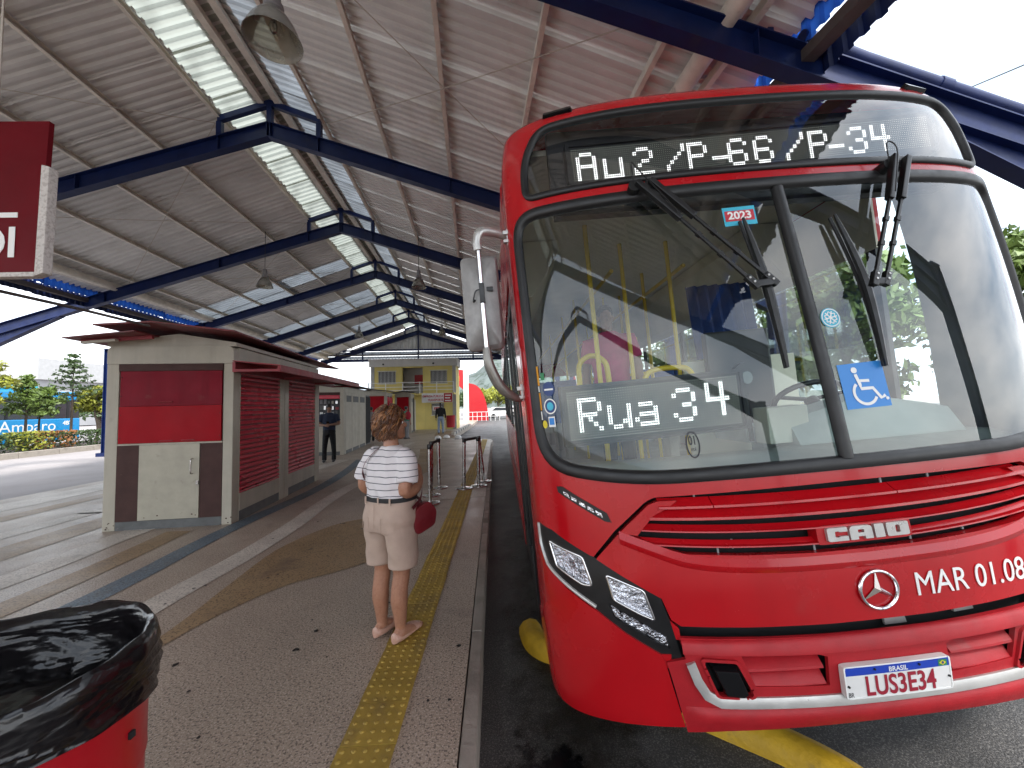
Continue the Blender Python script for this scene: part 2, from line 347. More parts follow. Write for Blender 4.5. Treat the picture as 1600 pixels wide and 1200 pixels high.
M['print_band'] = mat('plate_blue', (0.01, 0.05, 0.42), 0.4)
M['plate_red'] = mat('plate_red', (0.32, 0.01, 0.03), 0.5)
M['kerb_pale'] = mat('pale_kerb', (0.40, 0.36, 0.31), 0.85, var=(4, 0.3), dirt=(5, (0.2, 0.17, 0.14), 0.58))
def stain_mat(name, col, rough, soft, scale, cover):
    m = mat(name, col, rough); nt = m.node_tree; N, L = nt.nodes, nt.links; b = N['Principled BSDF']; out = N['Material Output']
    tc = N.new('ShaderNodeTexCoord'); nz = N.new('ShaderNodeTexNoise'); nz.inputs['Scale'].default_value = scale; nz.inputs['Detail'].default_value = 8; nz.inputs['Roughness'].default_value = .65; L.new(tc.outputs['Object'], nz.inputs['Vector'])
    mp = N.new('ShaderNodeMapping'); mp.inputs['Location'].default_value = (-1, -1, -1); mp.inputs['Scale'].default_value = (2, 2, 2); L.new(tc.outputs['Generated'], mp.inputs[0])
    ml = N.new('ShaderNodeVectorMath'); ml.operation = 'MULTIPLY'; ml.inputs[1].default_value = (1, 1, 0); L.new(mp.outputs[0], ml.inputs[0])
    ln = N.new('ShaderNodeVectorMath'); ln.operation = 'LENGTH'; L.new(ml.outputs[0], ln.inputs[0])
    a = N.new('ShaderNodeMath'); a.operation = 'MULTIPLY_ADD'; a.inputs[1].default_value = 2.6; L.new(nz.outputs['Fac'], a.inputs[0])
    ng = N.new('ShaderNodeMath'); ng.operation = 'MULTIPLY'; ng.inputs[1].default_value = -1.25; L.new(ln.outputs['Value'], ng.inputs[0]); L.new(ng.outputs[0], a.inputs[2])
    mr = N.new('ShaderNodeMapRange'); mr.inputs['From Min'].default_value = cover; mr.inputs['From Max'].default_value = cover + soft; L.new(a.outputs[0], mr.inputs['Value'])
    tr = N.new('ShaderNodeBsdfTransparent'); mx = N.new('ShaderNodeMixShader'); L.new(mr.outputs[0], mx.inputs['Fac']); L.new(tr.outputs[0], mx.inputs[1]); L.new(b.outputs[0], mx.inputs[2]); L.new(mx.outputs[0], out.inputs['Surface'])
    return m
M['oil_soft'] = stain_mat('oil_stain_soft', (0.005, 0.005, 0.006), 0.22, .30, 7.0, .42)
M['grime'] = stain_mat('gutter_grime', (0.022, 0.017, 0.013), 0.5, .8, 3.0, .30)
def trans_mat(name, col, tcol, fac, rough=0.5, bluebias=None):
    m = bpy.data.materials.new(name); m.use_nodes = True
    nt = m.node_tree; N, L = nt.nodes, nt.links; N.clear()
    out = N.new('ShaderNodeOutputMaterial'); df = N.new('ShaderNodeBsdfDiffuse'); tl = N.new('ShaderNodeBsdfTranslucent'); mx = N.new('ShaderNodeMixShader')
    tc = N.new('ShaderNodeTexCoord'); nz = N.new('ShaderNodeTexNoise'); nz.inputs['Scale'].default_value = 1.6; nz.inputs['Detail'].default_value = 6
    L.new(tc.outputs['Object'], nz.inputs['Vector'])
    mc = N.new('ShaderNodeMixRGB'); mc.inputs['Color1'].default_value = (*tcol, 1); mc.inputs['Color2'].default_value = (*[c * 0.55 for c in tcol], 1)
    mr = N.new('ShaderNodeMapRange'); mr.inputs['From Min'].default_value = 0.42; mr.inputs['From Max'].default_value = 0.72
    L.new(nz.outputs['Fac'], mr.inputs['Value']); L.new(mr.outputs[0], mc.inputs['Fac']); L.new(mc.outputs[0], tl.inputs['Color'])
    df.inputs['Color'].default_value = (*col, 1); mx.inputs['Fac'].default_value = fac
    L.new(df.outputs[0], mx.inputs[1]); L.new(tl.outputs[0], mx.inputs[2]); L.new(mx.outputs[0], out.inputs['Surface'])
    return m
M['skylight'] = trans_mat('translucent_sheet', (0.55, 0.55, 0.50), (0.46, 0.49, 0.44), 0.5)
M['skylight_b'] = trans_mat('aged_translucent_sheet', (0.45, 0.45, 0.44), (0.32, 0.36, 0.40), 0.30)
M['fascia_t'] = trans_mat('blue_translucent_fascia', (0.03, 0.10, 0.42), (0.03, 0.13, 0.55), 0.35)

# ------------------------------------------------------------------ ground, roads
g = MB().add([(-2500, -2500, -.42), (2500, -2500, -.42), (2500, 3500, -.42), (-2500, 3500, -.42)], [(0, 1, 2, 3)]).build('ground', M['ground'])
tag(g, 'flat open ground reaching to the hills', 'ground', kind='structure')
def road_z(x):
    P = [(-90, -.14), (-9, -.14), (-0.02, -.243), (3.3, -.024), (9, .0), (90, .0)]
    for (a, za), (b, zb) in zip(P, P[1:]):
        if x <= b: return lerp(za, zb, (x - a) / (b - a))
    return 0.0
def road(name, xs, y0, y1, m):
    mb = MB(); ys = [y0 + (y1 - y0) * i / 12 for i in range(13)]
    vs = [(x, y, road_z(x)) for y in ys for x in xs]; n = len(xs)
    mb.add(vs, [(j * n + i, j * n + i + 1, (j + 1) * n + i + 1, (j + 1) * n + i) for j in range(12) for i in range(n - 1)])
    return mb.build(name, m)
tag(road('road', [-3.0, -0.02, 0.6, 1.6, 2.5, 3.3, 5, 9, 30, 90], -40, 140, M['asphalt']), 'dark stained asphalt bus lane beside the platform', 'road', kind='structure')
tag(road('road', [-90, -40, -19, -9, -3.0], -40, 140, M['asphalt_pale']), 'pale worn asphalt road left of the platform', 'road', kind='structure')

def EDGE(y): return -0.10 + 0.0125 * (y - 1.7)
# platform slab
pl = [(EDGE(-12), -12)] + [(EDGE(y), y) for y in (0, 4, 8, 12, 16)] + [(0.12, 17.3), (0.02, 17.9), (-0.25, 18.25), (-2.2, 18.5), (-1.95, 21.2), (-1.5, 32.4), (-1.4, 44), (-9.0, 44)] + [(-9.0, y) for y in (30, 20, 12, 8, 0, -12)]
platform = MB().prism([(x - (0.07 if i < 6 else 0), y) for i, (x, y) in enumerate(pl)], -.40, 0.0, 'z').build('platform', M['granite'])
tag(platform, 'speckled granite bus platform with coloured bands', 'platform', kind='structure')
# kerb stones along the bus lane
ks = MB().box((-.035, 0.004, -.36), (.035, .996, .003)).mesh('kerb_stone', bevel=0.008)
for i in range(-10, 17):
    y = i + 0.7; o = link('kerb_stone', ks, M['kerb'], platform)
    o.location = (EDGE(y + .5) - .035, y, random.uniform(-.006, .002)); o.rotation_euler = (0, random.uniform(-.012, .012), -0.0125 + random.uniform(-.004, .004))
def band(name, pts_l, pts_r, m, z=0.004):
    mb = MB(); n = len(pts_l)
    mb.add([(x, y, z) for x, y in pts_l] + [(x, y, z) for x, y in pts_r], [(i, n + i, n + i + 1, i + 1) for i in range(n - 1)])
    o = mb.build(name, m, platform, recalc=False); return o
def curve2(pts, n=8): return [(p.x, p.y) for p in smoothpath([(x, y, 0) for x, y in pts], n)]
def rib(c, w): return curve2([(x - w / 2, y) for x, y in c]), curve2([(x + w / 2, y) for x, y in c])
a, b = rib([(-2.70, -6), (-2.68, 1), (-2.67, 3.2), (-2.60, 4.3), (-2.62, 5.5), (-2.72, 6.6), (-2.72, 8), (-2.5, 9.5), (-2.9, 12), (-3.4, 15), (-3.4, 17.5)], .26); band('pale_floor_band', a, b, M['band_white'])
a, b = rib([(-4.55, -6), (-4.5, 3.0), (-4.5, 4.3), (-4.6, 5.5), (-4.6, 9), (-4.4, 12)], .36); band('pale_floor_band', a, b, M['band_white'])
a, b = rib([(-6.25, -6), (-6.24, 5.3), (-6.22, 6.6), (-6.3, 9), (-6.2, 18)], .33); band('pale_floor_band', a, b, M['band_white'])
a, b = rib([(-8.5, -6), (-8.3, 5.3), (-8.2, 8), (-8.6, 12)], .7); band('pale_floor_band', a, b, M['band_white'])
a, b = rib([(-3.30, 1.5), (-3.30, 3.7), (-3.36, 4.6), (-3.38, 5.5), (-3.32, 7.5), (-3.5, 9.6), (-3.9, 12)], .24); band('blue_floor_band', a, b, M['band_blue'])
a, b = rib([(-3.85, 0), (-3.85, 3.2), (-3.9, 4.4), (-4.0, 5.3)], .30); band('ochre_floor_band', a, b, M['band_ochre'])
a, b = rib([(-5.4, 0), (-5.4, 4), (-5.5, 6), (-5.4, 8)], .5); band('ochre_floor_band', a, b, M['band_ochre'])
a, b = rib([(-7.2, 0), (-7.2, 4), (-7.3, 8), (-7.2, 12)], .35); band('ochre_floor_band', a, b, M['band_ochre'])
band('ochre_floor_band', curve2([(-2.35, 0.6), (-2.30, 2.0), (-2.25, 2.9), (-2.30, 3.6), (-2.33, 4.5), (-2.05, 5.3), (-1.62, 5.6)]),
     curve2([(-2.30, 0.6), (-2.22, 2.0), (-2.12, 2.85), (-1.82, 3.5), (-1.45, 3.78), (-1.15, 4.1), (-1.02, 4.6)]), M['band_ochre'])
a, b = rib([(-1.9, 8.6), (-1.7, 10), (-1.9, 12), (-2.3, 14.5)], .55); band('ochre_floor_band', a, b, M['band_ochre'])
a, b = rib([(-2.1, 18.9), (-2.6, 22), (-2.8, 25)], 1.0); band('ochre_floor_band', a, b, M['band_ochre'])
band('pale_floor_band', [(-1.9, 6.3), (-1.9, 7.4)], [(-.1, 6.6), (-.1, 7.6)], M['band_white'])
band('pale_floor_band', [(-.27, 8.6), (-.24, 17.6)], [(-.1, 8.6), (-.0, 17.6)], M['band_white'])
# tactile tiles
tm = MB().box((-.124, .002, .001), (.124, .248, .0075))
for i in range(5):
    for j in range(5):
        c = (-.1 + .05 * i, .025 + .05 * j)
        tm.rings([[(c[0] + r * cos(k * pi / 4), c[1] + r * sin(k * pi / 4), z) for k in range(8)] for r, z in ((.0125, .0074), (.010, .0115), (.006, .0125))])
tme = tm.mesh('tactile_tile', smooth=50)
for i in range(-10, 66):
    y = 1.35 + i * .25; o = link('tactile_tile', tme, M['tactile'], platform)
    o.location = (-.578 + .0205 * (y - 1.7) + random.uniform(-.003, .003), y, random.uniform(-.001, .0012)); o.rotation_euler = (0, 0, -.0205 + random.uniform(-.006, .006))
# small litter and gum spots on the floor
gm = MB()
for i in range(46):
    x, y, r = random.uniform(-2.6, -.15), random.uniform(1.2, 5.5), random.uniform(.006, .02)
    n = 9; gm.add([(x + r * random.uniform(.6, 1.2) * cos(2 * pi * k / n), y + r * random.uniform(.6, 1.2) * sin(2 * pi * k / n), .0065) for k in range(n)], [tuple(range(n))])
tag(gm.build('gum_spots', M['oil'], platform, recalc=False), kind='stuff')
# soft-edged stains lying on the road
def stain(name, x0, x1, y0, y1, m, dz, label):
    mb = MB(); nx, ny = 8, 8
    mb.add([(lerp(x0, x1, i / nx), lerp(y0, y1, j / ny), road_z(lerp(x0, x1, i / nx)) + dz) for j in range(ny + 1) for i in range(nx + 1)], [(j * (nx + 1) + i, j * (nx + 1) + i + 1, (j + 1) * (nx + 1) + i + 1, (j + 1) * (nx + 1) + i) for j in range(ny) for i in range(nx)])
    tag(mb.build(name, M[m], recalc=False), label, 'stain', kind='structure')
stain('oil_stain', 0.02, .52, 1.40, 2.28, 'oil_soft', .008, 'black oil stain on the asphalt in front of the red bus')
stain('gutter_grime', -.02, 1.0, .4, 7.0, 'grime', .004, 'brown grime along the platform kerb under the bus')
# yellow kerb guide curving under the bus nose
kp = smoothpath([(0.27, 3.05, 0), (0.33, 2.80, 0), (0.62, 2.55, 0), (0.95, 2.22, 0), (1.20, 1.98, 0), (1.38, 1.80, 0), (1.50, 1.60, 0), (1.55, 1.30, 0), (1.57, .8, 0)], 8)
kb = MB(); prof = [(-.085, -.02), (-.082, .045), (-.05, .085), (0, .10), (.05, .085), (.082, .045), (.085, -.02)]
rg = []
for i, p in enumerate(kp):
    d = (kp[min(i + 1, len(kp) - 1)] - kp[max(i - 1, 0)]).normalized(); nx = Vector((d.y, -d.x, 0))
    rg.append([(p.x + nx.x * q, p.y + nx.y * q, road_z(p.x) + h) for q, h in prof])
kb.rings(rg)
tag(kb.build('guide_kerb', M['yellow_paint'], smooth=40), 'rounded yellow painted guide kerb curving under the red bus', 'kerb')

# ------------------------------------------------------------------ canopy
canopy = empty('canopy', (-4.445, 8.04, 0)); tag(canopy, 'large gabled corrugated canopy on blue steel frames over the platform', 'canopy')
SK = -0.043
RA, RS = 7.5, 0.315           # rafter apex height, slope
SA, SS = 8.06, 0.362          # sheet apex height, slope
def rz(a): return RA - RS * abs(a)
def sz(a): return SA - SS * abs(a)
# one rafter side as an I-section bent knee; built once for each side, shared by all frames
def rafter_mesh(sg):
    mb = MB(); A1 = 10.75
    def strip(top0, dep, w, a0=0.0, a1=A1):
        za, zb = rz(a0) - top0, rz(a1) - top0
        vs = []
        for a, z in ((a0, za), (a1, zb)):
            vs += [(sg * a, -w / 2, z), (sg * a, w / 2, z), (sg * a, w / 2, z - dep), (sg * a, -w / 2, z - dep)]
        mb.add(vs, [(0, 1, 2, 3), (4, 7, 6, 5), (0, 4, 5, 1), (1, 5, 6, 2), (2, 6, 7, 3), (3, 7, 4, 0)])
    strip(0, .016, .17); strip(.016, .30, .012); strip(.316, .016, .17)
    for a in (.03, 1.0, 3.7, 7.05): mb.box((sg * a - .006, -.08, rz(a) - .315), (sg * a + .006, .08, rz(a) - .018))
    # haunch
    h0, h1 = 8.3, A1
    mb.prism([(sg * h0, rz(h0) - .332), (sg * h1, rz(h1) - .332), (sg * h1, rz(h1) - .75)], -.008, .008)
    mb.add([(sg * h0, -.085, rz(h0) - .333), (sg * h0, .085, rz(h0) - .333), (sg * h1, .085, rz(h1) - .75), (sg * h1, -.085, rz(h1) - .75),
            (sg * h0, -.085, rz(h0) - .348), (sg * h0, .085, rz(h0) - .348), (sg * h1, .085, rz(h1) - .765), (sg * h1, -.085, rz(h1) - .765)],
           [(0, 1, 2, 3), (7, 6, 5, 4), (0, 4, 5, 1), (1, 5, 6, 2), (2, 6, 7, 3), (3, 7, 4, 0)])
    return mb.mesh('rafter')
rm = {s: rafter_mesh(s) for s in (-1, 1)}
cm = MB()
cm.box((-.17, -.09, -.4), (-.154, .09, 4.10)); cm.box((.154, -.09, -.4), (.17, .09, 4.10)); cm.box((-.154, -.007, -.4), (.154, .007, 4.10)); cm.box((-.19, -.1, 4.101), (.19, .1, 4.13)); cm.box((-.26, -.2, -.4), (.26, .2, -.115))
cme = cm.mesh('column')
chm = MB()
for s in (-1, 1):
    z0, z1 = 7.99, 7.62
    chm.add([(0, -.05, z0), (0, .05, z0), (0, .05, z0 - .12), (0, -.05, z0 - .12), (s * 1.03, -.05, z1), (s * 1.03, .05, z1), (s * 1.03, .05, z1 - .12), (s * 1.03, -.05, z1 - .12)],
            [(0, 1, 2, 3), (4, 7, 6, 5), (0, 4, 5, 1), (1, 5, 6, 2), (2, 6, 7, 3), (3, 7, 4, 0)])
    chm.box((s * 1.0 - .05, -.05, rz(1.0) - .01), (s * 1.0 + .05, .05, 7.505))
chm.box((-.05, -.052, RA - .02), (.05, .052, 7.9))
chme = chm.mesh('ridge_frame')
epm = MB()
for s in (-1, 1): epm.box((s * 7.2 - .03, -.06, rz(7.2) + .001), (s * 7.2 + .03, .06, sz(7.2) - .16))
epme = epm.mesh('eave_post')
FR = list(range(-3, 7))
for k in FR:
    y = 4.4 * (k - 1); x = SK * y
    for s in (-1, 1):
        o = link('rafter', rm[s], M['steel_blue'], canopy); o.location = (x, y, 0)
        o = link('column', cme, M['steel_blue'], canopy); o.location = (x + s * 10.75, y, .12)
    o = link('ridge_frame', chme, M['steel_blue'], canopy); o.location = (x, y, 0)
    o = link('eave_post', epme, M['steel_blue'], canopy); o.location = (x, y, 0)
Y0, Y1 = -13.6, 22.3
def along(y0, y1, prof, name, m, smooth=None):
    """prof: closed (a, z) section swept along the skewed ridge direction"""
    mb = MB(); n = len(prof)
    mb.add([(a + SK * y0, y0, z) for a, z in prof] + [(a + SK * y1, y1, z) for a, z in prof],
           [tuple(range(n)), tuple(range(2 * n - 1, n - 1, -1))] + [(i, i + n, (i + 1) % n + n, (i + 1) % n) for i in range(n)])
    return mb.build(name, m, canopy, smooth=smooth)
for s in (-1, 1):
    for a in (1.02, 2.36, 3.70, 5.04, 6.38, 7.08):
        zt = sz(a) - .004
        A = s * a; t = .004
        along(Y0, Y1, [(A - .034, zt), (A + .034, zt), (A + .034, zt - .010), (A - .028, zt - .010), (A - .028, zt - .094), (A + .034, zt - .094), (A + .034, zt - .104), (A - .034, zt - .104)], 'purlin', M['purlin'])
    A = s * .17; zt = sz(.17) - .004
    along(Y0, Y1, [(A - .06, zt), (A + .06, zt), (A + .06, zt - .10), (A - .06, zt - .10)], 'ridge_purlin', M['purlin'])
    # round eave gutter pipe, fascia and outer hood
    n = 14; A = s * 6.80; zc = sz(6.8) - .16
    along(Y0, Y1, [(A + .115 * cos(2 * pi * i / n), zc + .115 * sin(2 * pi * i / n)) for i in range(n)], 'gutter_pipe', M['purlin'], smooth=50)
    A = s * 7.62
    along(Y0, Y1, [(A - .07, 4.98), (A + .07, 4.98), (A + .07, 5.10), (A - .07, 5.10)], 'eave_beam', M['gutter'])
def corr(u, pitch, d):
    """trapezoid corrugation height"""
    t = (u / pitch) % 1.0
    if t < .36: return 0.0
    if t < .5: return d * (t - .36) / .14
    if t < .86: return d
    return d * (1 - (t - .86) / .14)
def corr_us(w, pitch):
    us = []
    n = round(w / pitch)
    for i in range(n): us += [pitch * (i + q) for q in (0, .36, .5, .86)]
    return us + [w]
SW = 1.02
def sheet_mesh(s, a0, a1, dz=0.0):
    mb = MB(); us = corr_us(SW + .04, .173)
    vs = []
    for u in us:
        h = corr(u, .173, .046)
        for a in (a0, a1): vs.append((s * a, u, sz(a) + h + dz))
    mb.add(vs, [(2 * i, 2 * i + 1, 2 * i + 3, 2 * i + 2) for i in range(len(us) - 1)])
    return mb.mesh('roof_sheet', recalc=False)
SM = {}
for s in (-1, 1):
    SM[s, 'low'] = [sheet_mesh(s, 3.55, 7.56), sheet_mesh(s, 3.55, 7.56)]
    SM[s, 'mid'] = [sheet_mesh(s, 1.0, 3.75, .012), sheet_mesh(s, 1.0, 3.75, .012)]
    SM[s, 'top'] = [sheet_mesh(s, 0.03, 1.12, .024), sheet_mesh(s, 0.03, 1.12, .024)]
    for k in ('low', 'mid', 'top'):
        SM[s, k][0].materials.append(M['sheet']); SM[s, k][1].materials.append(M['skylight'] if k == 'top' else M['skylight_b'])
    if s > 0: SM[s, 'top'][0].materials[0] = M['skylight_b']
ns = int((Y1 - Y0) / SW)
for i in range(ns):
    y = Y0 + i * SW; gy = y + 8.04
    for s in (-1, 1):
        for k in ('low', 'mid', 'top'):
            v = 0
            if k == 'top': v = 1 if s < 0 else 0
            elif s < 0 and gy > 15 and ((i * 7 + (3 if k == 'low' else 0)) % 5 in (0, 2)): v = 1
            o = bpy.data.objects.new('roof_sheet', SM[s, k][v]); COL.objects.link(o); o.parent = canopy
            o.location = (SK * y, y, random.uniform(0, .004))
# ridge cap
along(Y0, Y1, [(-.35, sz(.35) + .05), (0, SA + .06), (.35, sz(.35) + .05), (.35, sz(.35) + .058), (0, SA + .068), (-.35, sz(.35) + .058)], 'ridge_cap', M['sheet'])
# blue fascia panels and dark hood sheets at both eaves
def vcorr(s, w):
    mb = MB(); us = corr_us(w, .16); vs = []
    for u in us:
        h = corr(u, .16, .03)
        for z in (5.14, 5.46): vs.append((s * (7.52 + h), u, z))
    mb.add(vs, [(2 * i, 2 * i + 1, 2 * i + 3, 2 * i + 2) for i in range(len(us) - 1)]); return mb.mesh('fascia_sheet', recalc=False)
def hood(s, w):
    mb = MB(); us = corr_us(w, .16); vs = []
    for u in us:
        h = corr(u, .16, .03)
        for a, z in ((7.72, 5.20), (7.74, 4.86)): vs.append((s * (a + h), u, z))
    mb.add(vs, [(2 * i, 2 * i + 1, 2 * i + 3, 2 * i + 2) for i in range(len(us) - 1)]); return mb.mesh('hood_sheet', recalc=False)
for s in (-1, 1):
    vm, hm = vcorr(s, 2.08), hood(s, 2.08)
    for i in range(int((Y1 - Y0) / 2.08)):
        y = Y0 + i * 2.08
        o = link('fascia_sheet', vm, M['fascia_t'], canopy); o.location = (SK * y, y, 0)
        o = link('apron_sheet', hm, M['steel_blue'], canopy); o.location = (SK * y, y, 0)
# gable end sheet and its horizontal beams
yg = 22.0; xg = SK * yg
us = corr_us(12.6, .30); mb = MB(); vs = []
for u in us:
    a = u - 6.3; h = corr(u, .30, .04)
    zt = sz(a) - .14; zb = 6.02
    vs += [(xg + a, yg + .14 + h, min(zb, zt)), (xg + a, yg + .14 + h, max(zb, zt))]
mb.add(vs, [(2 * i, 2 * i + 1, 2 * i + 3, 2 * i + 2) for i in range(len(us) - 1)])
mb.build('gable_sheet', M['sheet'], canopy, recalc=False)
for z, hh, m in ((5.98, .12, 'steel_blue'), (5.62, .10, 'gutter'), (5.22, .20, 'steel_blue')):
    MB().box((xg - 7.3, yg - .04, z - hh / 2), (xg + 7.3, yg + .08, z + hh / 2)).build('gable_beam', M[m], canopy)
for z0, z1 in ((5.69, 5.90), (5.35, 5.55)):
    us = corr_us(14.4, .24); vs = []; mb = MB()
    for u in us:
        h = corr(u, .24, .04); vs += [(xg + u - 7.2, yg + .12 + h, z0), (xg + u - 7.2, yg + .12 + h, z1)]
    mb.add(vs, [(2 * i, 2 * i + 1, 2 * i + 3, 2 * i + 2) for i in range(len(us) - 1)]); mb.build('gable_strip', M['skylight_b'], canopy, recalc=False)
for a in (-4.2, 0, 4.2): MB().box((xg + a - .05, yg - .03, 5.1), (xg + a + .05, yg + .03, 6.2 if a else 7.2)).build('gable_post', M['steel_blue'], canopy)
# bracing rods just under the purlins
def zr(a): return sz(a) - .17
for k, s in ((0, 1), (1, -1), (2, 1), (2, -1), (3, -1), (0, -1)):
    ya, yb = 4.4 * (k - 1), 4.4 * k
    for (a0, a1) in ((1.1, 6.4), (6.4, 1.1)):
        P = [Vector((s * lerp(a0, a1, t) + SK * lerp(ya, yb, t), lerp(ya, yb, t), zr(lerp(a0, a1, t)) - .05 * sin(pi * t))) for t in [i / 8 for i in range(9)]]
        MB().tube(P, .008, 6).build('bracing_rod', M['rod'], canopy, smooth=60)
# downpipes lying on the arms of the right-hand frames
for k in (0, 1):
    y = 4.4 * (k - 1) - .02; x = SK * y
    P = [(x + 7.55, y, 5.22), (x + 7.62, y, rz(7.62) + .12), (x + 8.2, y, rz(8.2) + .085), (x + 10.65, y, rz(10.65) + .085)]
    MB().tube(P, .075, 12).build('downpipe', M['steel_blue'], canopy, smooth=50)
    for a in (9.0, 10.2): MB().tube([(x + a, y, rz(a) + .085), (x + a + .12, y, rz(a + .12) + .085)], .086, 12).build('pipe_collar', M['steel_blue'], canopy, smooth=50)

# ------------------------------------------------------------------ pendant lamps
def pendant(loc, ceil, label, d=.46):
    r = empty('pendant_lamp', loc); tag(r, label, 'lamp', 'pendant lamps under the canopy')
    R = d / 2
    MB().tube([(0, 0, .55), (0, 0, ceil - loc[2])], .008, 6).build('cord', M['black'], r)
    MB().lathe([(.0, .56), (.05, .555), (.06, .50), (.062, .38), (.085, .36), (.09, .30), (.07, .285), (.0, .28)], 16).build('ballast', M['grey_cloth'], r, smooth=40)
    MB().lathe([(.085, .29), (.13, .24), (R * .78, .14), (R * .93, .05), (R, 0.0), (R * 1.02, -.005), (R * .985, .0), (R * .91, .05), (R * .76, .136), (.12, .235), (.08, .28)], 32).build('shade', M['lampshade'], r, smooth=60)
    MB().lathe([(.0, .29), (.03, .285), (.03, .22), (.022, .2)], 12).build('socket', M['chrome'], r, smooth=40)
    MB().lathe([(.012, .21), (.028, .18), (.036, .14), (.03, .10), (.015, .075), (.0, .07)], 12).build('bulb', M['bulb'], r, smooth=60)
    return r
pendant((-1.98, 3.62, 5.02), 7.0, 'frosted bell lamp hanging nearest, at the top of the picture', .50)
pendant((-6.85, 12.2, 5.35), 7.1, 'bell lamp hanging over the left slope behind the second roof frame', .46)
pendant((-2.15, 12.2, 5.30), 7.0, 'bell lamp hanging on the right beside the bus mirror, behind the second frame', .46)
pendant((-6.75, 20.6, 5.30), 7.0, 'small bell lamp hanging left of the ridge above the second kiosk', .46)
pendant((-2.45, 20.6, 5.35), 7.0, 'small bell lamp hanging right of the ridge near the gable end', .46)
# ------------------------------------------------------------------ the red city bus
import numpy as np
def pchip(xs, ys):
    n = len(xs); h = [xs[i + 1] - xs[i] for i in range(n - 1)]; d = [(ys[i + 1] - ys[i]) / h[i] for i in range(n - 1)]; m = [0.0] * n
    for i in range(1, n - 1):
        if d[i - 1] * d[i] > 0:
            w1, w2 = 2 * h[i] + h[i - 1], h[i] + 2 * h[i - 1]; m[i] = (w1 + w2) / (w1 / d[i - 1] + w2 / d[i])
    m[0], m[-1] = d[0], d[-1]
    def f(x):
        if x < xs[0]: return ys[0] + m[0] * (x - xs[0])
        if x > xs[-1]: return ys[-1] + m[-1] * (x - xs[-1])
        i = 0
        while i < n - 2 and x > xs[i + 1]: i += 1
        t = (x - xs[i]) / h[i]
        return ys[i] * (1 + 2 * t) * (1 - t) ** 2 + m[i] * h[i] * t * (1 - t) ** 2 + ys[i + 1] * t * t * (3 - 2 * t) + m[i + 1] * h[i] * t * t * (t - 1)
    return f
TT = [.25, .32, .45, .60, .90, 1.10, 1.43, 2.0, 2.644, 2.9, 3.15, 3.25, 3.35, 3.5, 3.8]
b_v0 = pchip(TT, [.10, .03, .0, 0, .006, .027, .061, .138, .237, .275, .32, .36, .44, .58, .88])
b_w0 = pchip(TT, [.25, .32, .45, .60, .90, 1.10, 1.43, 2.0, 2.644, 2.9, 3.15, 3.24, 3.29, 3.33, 3.35])
b_hw = pchip([.25, .5, 1.6, 2.6, 3.0, 3.2, 3.35, 3.8], [1.23, 1.25, 1.26, 1.27, 1.265, 1.24, 1.20, 1.16])
b_cr = pchip([.0, 2.4, 2.9, 3.2, 3.8], [0, 0, .015, .04, .07])
b_rc = pchip([.25, .8, 1.5, 2.6, 3.8], [1.15, 1.0, .75, .58, .55])
_ph = np.linspace(0, pi / 2, 2001)
_xt = np.sin(_ph) ** (2 / 3.2); _dt = .40 * (1 - np.cos(_ph) ** (2 / 3.2)) + .10 * _xt ** 2
_st = np.concatenate([[0], np.cumsum(np.hypot(np.diff(_xt) * 1.25, np.diff(_dt)))]); SMAX = float(_st[-1])
_tc = {}
def _tp(t):
    k = round(t, 6)
    if k not in _tc: _tc[k] = (b_v0(t), b_w0(t), b_hw(t), b_cr(t), b_rc(t))
    return _tc[k]
def S0(s, t):
    a = abs(s); v, w, h, c, r = _tp(t)
    if a <= SMAX: x = float(np.interp(a, _st, _xt)); d = float(np.interp(a, _st, _dt)); e = 0.0
    else: x = 1.0; d = float(_dt[-1]); e = a - SMAX
    return Vector(((x if s >= 0 else -x) * h, v + d * r + e, w - c * x ** 4))
def SN(s, t):
    h = 2e-3
    return (S0(s + h, t) - S0(s - h, t)).cross(S0(s, t + h) - S0(s, t - h)).normalized()
def SP(s, t, off=0.0):
    p = S0(s, t)
    return p + SN(s, t) * off if off else p

RHO, PSI = radians(3.8), radians(1.8)
bV = Vector((sin(PSI), cos(PSI), 0)); bU = Vector((cos(PSI), -sin(PSI), 0)) * cos(RHO) + Vector((0, 0, sin(RHO))); bW = bU.cross(bV)
bO = Vector((1.534, 1.449, -.141))
bus = empty('city_bus'); bus.matrix_world = Matrix(((bU[0], bV[0], bW[0], bO[0]), (bU[1], bV[1], bW[1], bO[1]), (bU[2], bV[2], bW[2], bO[2]), (0, 0, 0, 1)))
tag(bus, 'large red city bus with lit destination sign standing at the platform', 'bus')

